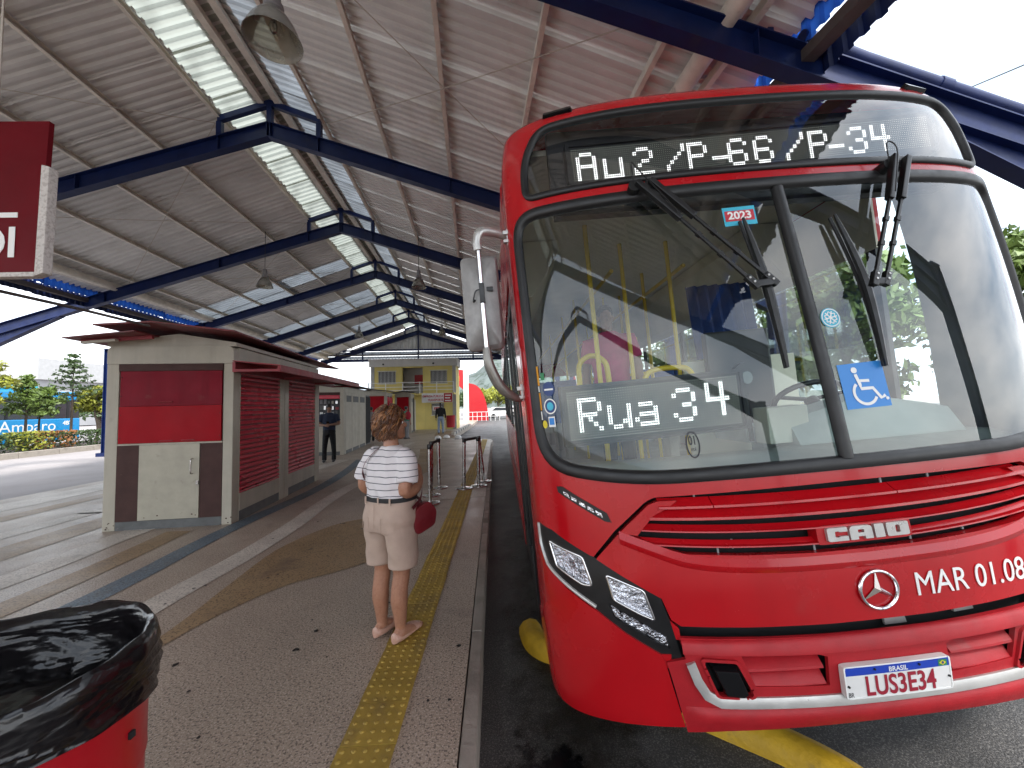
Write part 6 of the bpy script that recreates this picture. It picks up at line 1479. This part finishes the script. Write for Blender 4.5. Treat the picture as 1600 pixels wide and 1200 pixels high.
# ---- generic standing figure, posed by parameters
def figure(loc, yaw, label, H=1.72, top='navy_cloth', legs='black_cloth', skin='skin_brown', hairm='hair_black', arms=None, head_yaw=0, head_pitch=0, voxel=.011, sleeve='short', stance=.09, shoes='print_dark', sit=False, group='people on the platform'):
    r = empty('person'); place(r, loc, yaw); tag(r, label, 'person', group)
    k = H / 1.72; V3 = lambda x, y, z: (x * k, y * k, z * k)
    sk = MB(); hc = Vector(V3(0, .02, 1.585)); R = head(sk, hc, head_yaw, head_pitch, k)
    sk.rings([ring_e(V3(0, 0, 1.38), .07 * k, .06 * k), ring_e(V3(0, .005, 1.45), .055 * k, .055 * k), ring_e(V3(0, .012, 1.54), .055 * k, .058 * k)])
    arms = arms or {-1: [(-.20, 0, 1.36), (-.25, -.02, 1.10), (-.255, .03, .86)], 1: [(.20, 0, 1.36), (.25, -.02, 1.10), (.255, .03, .86)]}
    for s in (-1, 1):
        A, B, C_ = [Vector(V3(*p)) for p in arms[s]]
        sk.tube(smoothpath([A, A.lerp(B, .5), B, B.lerp(C_, .5), C_], 3), [.050 * k] * 4 + [.044 * k] * 3 + [.042 * k] * 3 + [.032 * k, .030 * k, .028 * k], 10)
        d = (C_ - B).normalized(); hand(sk, C_ + d * .01, d, Vector((s, -.2, .3)), k, .5, -s)
    for s in (-1, 1): sk.tube([V3(s * .05, 0, .95), V3(s * .085, 0, .75), V3(s * stance, 0, .30), V3(s * stance, 0, .07)], [.07 * k, .06 * k, .05 * k, .042 * k], 10)
    sk.tube([V3(0, 0, .85), V3(0, 0, 1.15), V3(0, 0, 1.40)], [.09 * k, .09 * k, .07 * k], 12)
    for s in (-1, 1): sk.tube([V3(0, 0, 1.34), Vector(V3(*arms[s][0]))], [.06 * k, .05 * k], 10)
    link('body', remesh(sk, 'body', voxel * .75, 3), M[skin], r)
    sh = MB(); sh.rings([ring_e(V3(0, 0, .93), .175 * k, .125 * k, 24), ring_e(V3(0, 0, 1.05), .172 * k, .128 * k, 24), ring_e(V3(0, -.005, 1.22), .190 * k, .130 * k, 24), ring_e(V3(0, -.005, 1.34), .195 * k, .115 * k, 24), ring_e(V3(0, 0, 1.41), .14 * k, .085 * k, 24), ring_e(V3(0, 0, 1.455), .075 * k, .068 * k, 24)])
    for s in (-1, 1):
        A, B, C_ = [Vector(V3(*p)) for p in arms[s]]; st_ = A.lerp(Vector(V3(0, 0, 1.36)), .45)
        if sleeve == 'short': sh.tube([st_, A, A.lerp(B, .45), A.lerp(B, .70)], [.065 * k, .070 * k, .068 * k, .068 * k], 14)
        else: sh.tube([st_, A, A.lerp(B, .6), B, B.lerp(C_, .5), B.lerp(C_, .95)], [.065 * k, .072 * k, .062 * k, .056 * k, .05 * k, .042 * k], 14)
    link('shirt', remesh(sh, 'shirt', voxel, 4), M[top], r)
    tr = MB(); tr.rings([ring_e(V3(0, 0, .80), .17 * k, .13 * k, 24), ring_e(V3(0, -.005, .88), .178 * k, .135 * k, 24), ring_e(V3(0, 0, .97), .168 * k, .122 * k, 24)])
    for s in (-1, 1): tr.rings([ring_e(V3(s * stance, .0, .05), .065 * k, .075 * k, 16), ring_e(V3(s * stance, -.01, .28), .064 * k, .072 * k, 16), ring_e(V3(s * (stance * .9), 0, .48), .072 * k, .08 * k, 16), ring_e(V3(s * .088, 0, .78), .092 * k, .11 * k, 16), ring_e(V3(s * .08, 0, .88), .09 * k, .115 * k, 16)])
    link('trousers', remesh(tr, 'trousers', voxel, 3), M[legs], r)
    for s in (-1, 1):
        mb = MB(); mb.rings([[(s * stance * k + q * k * cos(a), y * k, (.002 + zt / 2 + zt / 2 * sin(a)) * k) for a in [2 * pi * i / 12 for i in range(12)]] for y, q, zt in ((-.08, .032, .06), (-.03, .042, .085), (.05, .045, .07), (.12, .046, .05), (.17, .028, .03))]); mb.build('shoe', M[shoes], r, smooth=60)
    hb = MB().ell((0, 0, 0), (.080 * k, .098 * k, .088 * k), 16, 12); m2 = MB(); m2.add([hc + R @ (Vector(v) + Vector((0, -.018, .045)) * k) for v in hb.v], hb.f)
    m2.build('hair', M[hairm], r, smooth=60)
    return r
man = figure((-4.72, 11.75, 0), radians(195), 'man in navy polo shirt and dark trousers looking down at his phone', 1.70, head_pitch=radians(-28), head_yaw=radians(0),
       arms={-1: [(-.20, 0, 1.36), (-.27, .02, 1.12), (-.06, .25, 1.10)], 1: [(.20, 0, 1.36), (.27, .02, 1.10), (.08, .26, 1.08)]}, stance=.13)
ph = MB().box((-.036, -.005, -.075), (.036, .005, .075)).build('phone', M['gloss_black'], None, bevel=.004); tag(ph, 'dark phone in the hands of the man in navy polo', 'phone')
ph.location = (-4.72 - .30 * sin(radians(195)), 11.75 + .30 * cos(radians(195)), 1.14); ph.rotation_euler = (radians(-55), 0, radians(195))
figure((-2.85, 22.8, 0), radians(10), 'man in black jacket and light jeans standing before the yellow building', 1.78, 'black_cloth', 'denim', 'skin_dark', sleeve='long', stance=.12)
figure((-4.15, 19.6, 0), radians(-30), 'person in green top with grey trousers behind the woman in striped shirt', 1.62, 'green_cloth', 'grey_cloth', 'skin_brown')
bp = MB().ell((0, 0, 0), (.15, .10, .21), 16, 12).build('backpack', M['red_cloth'], None, smooth=60); tag(bp, 'red backpack on the person in green far down the platform', 'backpack'); bp.location = (-4.02, 19.42, 1.15)
figure((-5.55, 18.6, 0), radians(20), 'dark haired person whose head shows just behind the woman in stripes', 1.62, 'grey_cloth', 'black_cloth', 'skin_brown')
# pink-clad attendant inside the bus
drv = figure((0, 0, 0), radians(150), 'person in pink shirt standing inside the red bus behind the windshield', 1.62, 'pink_cloth', 'black_cloth', 'skin_brown', head_yaw=.4)
drv.matrix_world = bus.matrix_world @ Matrix.Translation((-.36, 1.98, .95)) @ Matrix.Rotation(radians(150), 4, 'Z')
# ------------------------------------------------------------------ yellow office building at the far end
yb = empty('office_building', (-8.27, 27.75, 0), radians(-2.4)); tag(yb, 'yellow two storey office with white parapet and balcony at the platform end', 'building')
BW, BH, BD = 5.92, 4.95, 2.0
HOLES = [(.48, 1.72, 3.27, 4.12), (2.18, 3.62, 2.50, 4.36), (4.15, 5.32, 3.24, 4.12), (4.20, 5.08, 1.0, 1.78), (2.2, 3.1, 0, 2.1)]
def wall_with_holes(w, z0, z1, holes, y, th):
    xs = sorted({0, w} | {h[i] for h in holes for i in (0, 1)}); zs = sorted({z0, z1} | {h[i] for h in holes for i in (2, 3)}); mb = MB()
    for a, b in zip(xs, xs[1:]):
        for c, d in zip(zs, zs[1:]):
            if not any(h[0] <= a and b <= h[1] and h[2] <= c and d <= h[3] for h in holes): mb.box((a, y, c), (b, y + th, d))
    return mb
wall_with_holes(BW, 0, 4.45, HOLES, 0, .18).build('front_wall', M['yellow_wall'], yb)
bx('side_wall', (BW - .18, .181, 0), (BW, BD, 4.45), 'yellow_wall', yb); bx('side_wall', (0, .181, 0), (.18, BD, 4.45), 'yellow_wall', yb); bx('inner_wall', (.181, 1.4, 0), (BW - .181, 1.5, 4.45), 'white_wall', yb)
bx('parapet', (-.12, -.14, 4.452), (BW + .12, BD, BH - .03), 'white_wall', yb, .01); bx('parapet_cap', (-.16, -.18, BH - .029), (BW + .16, BD, BH + .03), 'white_wall', yb)
for x in (-.02, BW - .22):
    for i in range(9): bx('pilaster_tile', (x, -.04, .5 * i + .006), (x + .24, -.002, .5 * i + .494 if i < 8 else 4.45), 'grey_tile', yb)
for (a, b, c, d) in (HOLES[0], HOLES[2], HOLES[3]):
    w = bx('window', (a, .10, c), (b, .12, d), 'dark_win', yb)
    for i in range(13): bx('window_bar', (lerp(a, b, (i + .5) / 13) - .012, .03, c), (lerp(a, b, (i + .5) / 13) + .012, .05, d), 'white', w)
    for q in ((a - .05, -.012, c - .05, b + .05, c - .001), (a - .05, -.012, d + .001, b + .05, d + .05)): bx('window_frame', (q[0], -.012, q[2]), (q[3], .06, q[4]), 'white_wall', w)
bx('upper_door', (2.75, 1.36, 2.5), (3.55, 1.398, 4.3), 'white_wall', yb); bx('red_panel', (2.80, 1.0, 3.27), (3.62, 1.03, 3.92), 'arch_red', yb)
bx('balcony_slab', (0, -.75, 2.40), (BW, -.002, 2.52), 'yellow_wall', yb)
for i in range(6): x = .05 + (BW - .1) * i / 5; bx('railing_post', (x - .025, -.72, 2.521), (x + .025, -.67, 3.30), 'white', yb)
for z in (3.25, 2.95, 2.72): bx('railing_bar', (.05, -.715, z), (BW - .05, -.675, z + .04), 'white', yb)
bx('ground_door', (2.2, .12, 0), (3.1, .16, 2.1), 'white_wall', yb)
sb = bx('office_sign', (3.70, -.80, 1.86), (5.80, -.76, 2.50), 'white', yb)
bx('sign_field', (5.20, -.806, 1.88), (5.78, -.801, 2.48), 'arch_red', sb)
for t_, z, sz_ in (('EMPRESA PUBLICA', 2.22, .20), ('TRANSPORTE', 1.96, .20)):
    me = text_mesh(t_, sz_, 'RIGHT', .002, .004, .86); o = link('sign_text', me, M['print_red'], sb); o.rotation_euler = (pi / 2, 0, 0); o.location = (5.16, -.806, z)
for i, (w, z) in enumerate(((.40, 2.30), (.34, 2.12), (.42, 1.94))): bx('sign_mark', (5.28, -.811, z), (5.28 + w, -.807, z + .07), 'print_white', sb)
eb = bx('door_sign', (4.28, -.03, 1.30), (4.88, -.005, 1.62), 'white', yb)
me = text_mesh('EPT', .24, 'CENTER', .002, .008); o = link('sign_text', me, M['print_red'], eb); o.rotation_euler = (pi / 2, 0, 0); o.location = (4.58, -.034, 1.37)
for x in (.9, 4.4): MB().ell((x, -.20, 4.62), (.07, .08, .06), 10, 8).build('flood_lamp', M['black'], yb, smooth=60)

# ------------------------------------------------------------------ red gateway monument
ar = empty('gateway', (-3.0, 45, -.1)); tag(ar, 'red quarter-round gateway wall with white pillar beyond the yellow building', 'gateway')
bx('white_pillar', (.02, 0, 0), (.62, .7, 5.9), 'white_wall', ar)
P = [(.63, 0), (2.85, 0)] + [(.63 + 2.2 * cos(a) ** .8, 4.3 * sin(a)) for a in [radians(10 + 8 * i) for i in range(10)]] + [(.63, 4.35)]
MB().prism(P, .1, .6).build('red_wing', M['arch_red'], ar)
P = [(-.0, 5.9), (-1.6, 6.1), (-1.6, 4.6), (-.8, 4.3), (0, 3.6)]
MB().prism(P, .1, .6).build('red_panel', M['arch_red'], ar)
P = [(-.9, 4.6), (-.45, 4.6), (-.45, 5.2), (-.9, 5.2)]
MB().prism(P, .04, .099).build('crest', M['print_yellow'], ar); MB().prism([(-.80, 4.7), (-.55, 4.7), (-.55, 5.0), (-.80, 5.0)], .02, .039).build('crest_shield', M['print_green'], ar)
rg_ = empty('railing', (-2.2, 43.5, -.1)); tag(rg_, 'pale metal railing in front of the red gateway', 'railing')
for i in range(12): MB().tube([(-2.2 + i * .5, 0, 0), (-2.2 + i * .5, 0, 1.0)], .03, 6).build('post', M['white'], rg_)
for z in (.5, 1.0): MB().tube([(-2.2, 0, z), (3.3, 0, z)], .025, 6).build('rail', M['white'], rg_)

# ------------------------------------------------------------------ vegetation
def leaves(n, sample, size, seed):
    rnd_ = random.Random(seed); mb = MB()
    for i in range(n):
        p = Vector(sample(rnd_)); a, b = rnd_.uniform(0, 2 * pi), rnd_.uniform(-1, 1)
        d = Vector((cos(a) * sqrt(1 - b * b), sin(a) * sqrt(1 - b * b), b * .6)).normalized(); u = d.orthogonal().normalized(); q = d.cross(u); c_, s_ = cos(a * 3), sin(a * 3); u, q = u * c_ + q * s_, q * c_ - u * s_
        k = size * rnd_.uniform(.6, 1.3)
        mb.add([p - u * k, p + q * k * .42, p + u * k, p - q * k * .42], [(0, 1, 2, 3)])
    return mb
def clumpy(centers, r, flat=.8):
    def f(R):
        c, rr = R.choice(centers); v = Vector((R.gauss(0, 1), R.gauss(0, 1), R.gauss(0, 1))).normalized() * rr * r * (R.random() ** .35)
        return (c[0] + v.x, c[1] + v.y, c[2] + v.z * flat)
    return f
def tree(loc, h, cr, label, m='leaf', n=2600, leaf=.14, seed=1, trunk=.12, th=.45, group='trees around the terminal', spread=.8, cat='tree'):
    R = random.Random(seed); t = empty('tree', loc); tag(t, label, cat, group)
    mb = MB(); z0 = h * th; P = smoothpath([(0, 0, -.1), (R.uniform(-.1, .1), R.uniform(-.1, .1), z0 * .5), (R.uniform(-.15, .15), R.uniform(-.15, .15), z0), (R.uniform(-.3, .3), R.uniform(-.3, .3), h * .82)], 4)
    mb.tube(P, [trunk * (1 - .8 * i / (len(P) - 1)) for i in range(len(P))], 8)
    cs = []
    for i in range(11):
        a = 2 * pi * i / 11 * 2.4 + R.random(); z = lerp(z0, h * .92, (i + .5) / 11); rr = cr * (.45 + .55 * sin(pi * min(1, (i + 1.5) / 11))) * R.uniform(.7, 1.1)
        e = Vector((cos(a) * rr * .75, sin(a) * rr * .75, z + R.uniform(0, .2) * cr)); s = Vector((0, 0, z - .22 * cr))
        mb.tube(smoothpath([s, s.lerp(e, .5) + Vector((0, 0, .1 * cr)), e], 3), [trunk * .38, trunk * .34, trunk * .3, trunk * .25, trunk * .2, trunk * .15, trunk * .08], 6)
        cs.append((e, cr * R.uniform(.32, .5))); cs.append((s.lerp(e, .6) + Vector((R.uniform(-.2, .2) * cr, R.uniform(-.2, .2) * cr, R.uniform(0, .25) * cr)), cr * R.uniform(.25, .42)))
    cs.append(((0, 0, h * .92), cr * .35))
    mb.build('trunk', M['bark'], t, smooth=60)
    tag(leaves(n, clumpy(cs, spread), leaf, seed).build('crown', M[m], t, recalc=False), kind='stuff')
    return t
def pine(loc, h, label, seed=1, n=2200, m='leaf'):
    R = random.Random(seed); t = empty('tree', loc); tag(t, label, 'tree', 'young trees along the planter')
    mb = MB(); mb.tube([(0, 0, -.1), (.03, 0, h * .5), (0, .02, h)], [.06, .04, .008], 8); segs = []
    tiers = 9
    for i in range(tiers):
        z = lerp(h * .48, h * .97, i / (tiers - 1)); L_ = lerp(.95, .12, i / (tiers - 1)) * h * .26
        for k in range(6):
            a = 2 * pi * k / 6 + i * .7 + R.uniform(-.2, .2); e = Vector((cos(a) * L_, sin(a) * L_, z + L_ * R.uniform(.05, .4))); mb.tube([(0, 0, z), e], [.014, .004], 5); segs.append((Vector((0, 0, z)), e))
    mb.build('trunk', M['bark'], t, smooth=60)
    def smp(R2):
        a, b = R2.choice(segs); q = a.lerp(b, R2.uniform(.25, 1.05)); return q + Vector((R2.gauss(0, .05), R2.gauss(0, .05), R2.gauss(0, .04)))
    tag(leaves(n, smp, .085, seed).build('crown', M[m], t, recalc=False), kind='stuff'); return t
# planter on the left
pt_ = MB(); pt_.box((-24.0, 8, -.3), (-19.3, 60, .06)); pl_ = pt_.build('planter_bed', M['soil']); tag(pl_, 'planted bed with pale kerb beyond the left road', 'planter', kind='structure')
km = MB().box((-.11, .01, -.3), (.11, 1.49, .10)).mesh('kerb_stone', bevel=.015)
for i in range(34):
    o = link('kerb_stone', km, M['kerb_pale'] if 'kerb_pale' in M else M['band_white'], pl_); o.location = (-19.2, 8 + 1.5 * i, 0)
def box_s(x0, x1, y0, y1, z0, z1): return lambda R: (R.uniform(x0, x1), R.uniform(y0, y1), z0 + (z1 - z0) * (1 - R.random() ** 2.0))
hg = empty('hedge', (-19.9, 12, 0)); tag(hg, 'low dark green hedge along the planter kerb', 'hedge')
tag(leaves(9000, box_s(-.35, .35, 0, 20, .08, .80), .075, 5).build('foliage', M['leaf_d'], hg, recalc=False), kind='stuff')
hg = empty('hedge', (-19.75, 18.0, 0)); tag(hg, 'reddish flowering stretch of the low hedge left of the near kiosk', 'hedge')
tag(leaves(420, box_s(-.35, .4, 0, 1.6, .12, .86), .075, 6).build('foliage', M['leaf_red'], hg, recalc=False), kind='stuff')
tag(leaves(500, box_s(-.35, .4, -.8, .6, .12, .88), .075, 8).build('foliage', M['leaf_y'], hg, recalc=False), kind='stuff')
random.seed(5)
tree((-20.6, 16.9, 0), 4.0, 1.0, 'bushy yellow green young tree at the left edge before the blue bus', 'leaf_y', 2400, .10, 3, .07, .52, 'young trees along the planter')
pine((-20.7, 18.6, 0), 3.4, 'young dark green conifer before the blue bus lettering', 4, 2300, 'leaf')
pine((-21.0, 20.8, 0), 4.7, 'tallest thin young conifer left of the near kiosk', 8, 1400, 'leaf_d')
tree((-20.6, 21.6, 0), 3.1, .95, 'rounded yellow green young tree beside the kiosk corner', 'leaf_y', 2600, .10, 6, .07, .55, 'young trees along the planter')
tree((-21.2, 19.7, 0), 3.0, .8, 'loose pale green young tree between the two conifers', 'leaf', 1500, .10, 7, .06, .55, 'young trees along the planter')
for i, (x, y, h, c, m) in enumerate(((-34, 24, 3.4, 2.2, 'leaf_y'), (-36, 30, 3.6, 2.4, 'leaf'), (-33, 35, 3.2, 2.4, 'leaf_d'), (-38, 40, 3.8, 2.6, 'leaf'))):
    tree((x, y, -.1), h, c, ['leafy tree behind the blue bus at left', 'second leafy tree behind the blue bus', 'dark tree behind the blue bus near the kiosk', 'farthest tree beyond the blue bus'][i], m, 1500, .22, 20 + i)
# trees beyond the building and on the right
far = [(-1.2, 60, 4.2, 2.2, 'leaf_y', 'bright green tree just right of the red gateway'), (1.3, 57, 4.6, 2.6, 'leaf_y', 'yellow green tree beside the red gateway wing'), (-7.5, 58, 4.0, 2.6, 'leaf', 'tree hidden behind the yellow building'), (-16, 52, 3.4, 2.6, 'leaf', 'low tree beyond the far kiosks'), (-4.2, 66, 4.2, 2.5, 'leaf_d', 'dark tree behind the red gateway')]
for i, (x, y, h, c, m, l) in enumerate(far): tree((x, y, -.1), h, c, l, m, 1500, .24, 40 + i)
rt = [(13.4, 9.0, 5.7, 2.3, 'leaf', 'leafy green tree behind the right edge of the bus'), (12.5, 13.5, 5.8, 2.6, 'leaf', 'second leafy tree on the right behind the bus'), (11.0, 18, 6.2, 2.8, 'leaf_d', 'dark tree on the right behind the bus'), (9.3, 9.6, 5.4, 2.4, 'leaf', 'tree seen through the driver window of the red bus'), (12, 24, 6.0, 2.8, 'leaf', 'far tree on the right behind the bus')]
for i, (x, y, h, c, m, l) in enumerate(rt): tree((x, y, -.05), h, c, l, m, 4200, .15, 60 + i, .16, .35)

# ------------------------------------------------------------------ blue bus on the far left
bb = empty('city_bus', (-26.2, 12.0, -.14)); tag(bb, 'cyan blue bus parked behind the planter trees on the left', 'bus')
def bxs(name, a, b, m, bevel=0): return MB().box(a, b).build(name, M[m], bb, bevel=bevel)
bxs('body', (0, 0, .35), (2.45, 12.0, 1.55), 'bus_blue', .05); bxs('roof', (.02, .03, 2.55), (2.43, 11.97, 3.05), 'bus_blue', .12); bxs('roof_pod', (.4, 8.2, 3.051), (2.1, 10.2, 3.32), 'bus_teal', .1); bxs('roof_pod', (.4, 3.2, 3.051), (2.1, 5.4, 3.32), 'bus_teal', .1)
bxs('window_band', (.03, .05, 1.551), (2.42, 11.95, 2.549), 'dark_win')
for i in range(9): bxs('window_post', (2.421, .1 + 1.4 * i, 1.552), (2.435, .22 + 1.4 * i, 2.548), 'black')
bxs('front_mask', (.1, 12.0, 1.2), (2.35, 12.03, 2.6), 'dark_win')
for v in (2.6, 9.0):
    mb = MB(); mb.rings([[(x, v + .46 * cos(a), .46 + .46 * sin(a)) for a in [2 * pi * i / 20 for i in range(20)]] for x in (2.2, 2.47)]); w = mb.build('wheel', M['rubber'], bb)
me = text_mesh('Amparo', .80, 'LEFT', .002, .0, .95); o = link('lettering', me, M['print_white'], bb); o.rotation_euler = (pi / 2, 0, pi / 2); o.location = (2.455, 8.25, .92)
me = text_mesh('4BT', .30, 'LEFT', .002, .01); o = link('lettering', me, M['print_white'], bb); o.rotation_euler = (pi / 2, 0, pi / 2); o.location = (2.455, 11.1, 1.2)
# ------------------------------------------------------------------ far buildings, hills
gb = empty('building', (-92, 62, 0)); tag(gb, 'grey flat roofed building at the far left edge', 'building')
bx('wall', (0, 0, 0), (24.5, 14, 7.2), 'grey_bld', gb); bx('upper_storey', (-.5, -.5, 7.201), (25, 14.5, 10.4), 'grey_tile', gb); bx('window_strip', (12, -.06, 5.2), (24.2, -.002, 6.6), 'dark_win', gb)
def hills(name, pts, y, depth, label):
    mb = MB(); R = random.Random(9); NX, NY = 90, 14; vs = []
    for j in range(NY):
        t = j / (NY - 1)
        for i in range(NX):
            x = lerp(pts[0][0], pts[-1][0], i / (NX - 1)); k = 0
            while k < len(pts) - 2 and x > pts[k + 1][0]: k += 1
            (xa, za), (xb, zb) = pts[k], pts[k + 1]; u = (x - xa) / (xb - xa); u = u * u * (3 - 2 * u); h = lerp(za, zb, u)
            vs.append((x, y + depth * t, -1 + h * sin(pi / 2 * t) ** .8 * (1 + .06 * sin(x * .05 + 3 * t) + .04 * sin(x * .13)) + R.uniform(-1, 1) * (.02 * h)))
    mb.add(vs, [(j * NX + i, j * NX + i + 1, (j + 1) * NX + i + 1, (j + 1) * NX + i) for j in range(NY - 1) for i in range(NX - 1)])
    return tag(mb.build(name, M['hill'], None, smooth=60), label, 'hill', kind='structure')
hills('hill', [(-900, 10), (-650, 40), (-420, 34), (-250, 26), (-120, 30), (-40, 60), (30, 110), (90, 125), (170, 95), (300, 60), (600, 20)], 520, 260, 'wooded hills beyond the terminal')
# parked cars, far
def car(loc, rz, col, label):
    c = empty('parked_car', loc, rz); tag(c, label, 'car', 'cars parked beyond the gateway')
    P = [(-2.1, .35), (2.1, .35), (2.15, .7), (1.9, .85), (1.0, .95), (.5, 1.4), (-1.1, 1.45), (-1.7, .98), (-2.1, .92)]
    MB().prism(P, -.85, .85).build('body', M[col], c, bevel=.06, smooth=30)
    MB().prism([(.92, .98), (.48, 1.36), (-1.05, 1.40), (-1.55, 1.0)], -.86, .86).build('windows', M['dark_win'], c)
    for x in (-1.3, 1.3):
        for y in (-.8, .8):
            mb = MB(); mb.rings([[(x + .32 * cos(a), y + d, .32 + .32 * sin(a)) for a in [2 * pi * i / 16 for i in range(16)]] for d in (-.1, .1)]); mb.build('wheel', M['rubber'], c)
car((1.6, 50, -.05), .2, 'white', 'white car parked right of the red gateway'); car((-1.9, 55, -.1), .1, 'grey_bld', 'grey car parked behind the red gateway'); car((4.6, 54, 0), .1, 'silver', 'silver car parked farther right beyond the gateway')
# overhead wire on the right
for i, (p, q, l) in enumerate((((14.2, 8.2, 9.9), (16.1, 12, 11.84), 'single overhead wire crossing the sky at upper right'),)):
    a, b = Vector(p), Vector(q); d = b - a
    tag(MB().tube([a - d * 1.5, a, b, b + d * 6], .02, 6).build('overhead_wire', M['black']), l, 'wire')
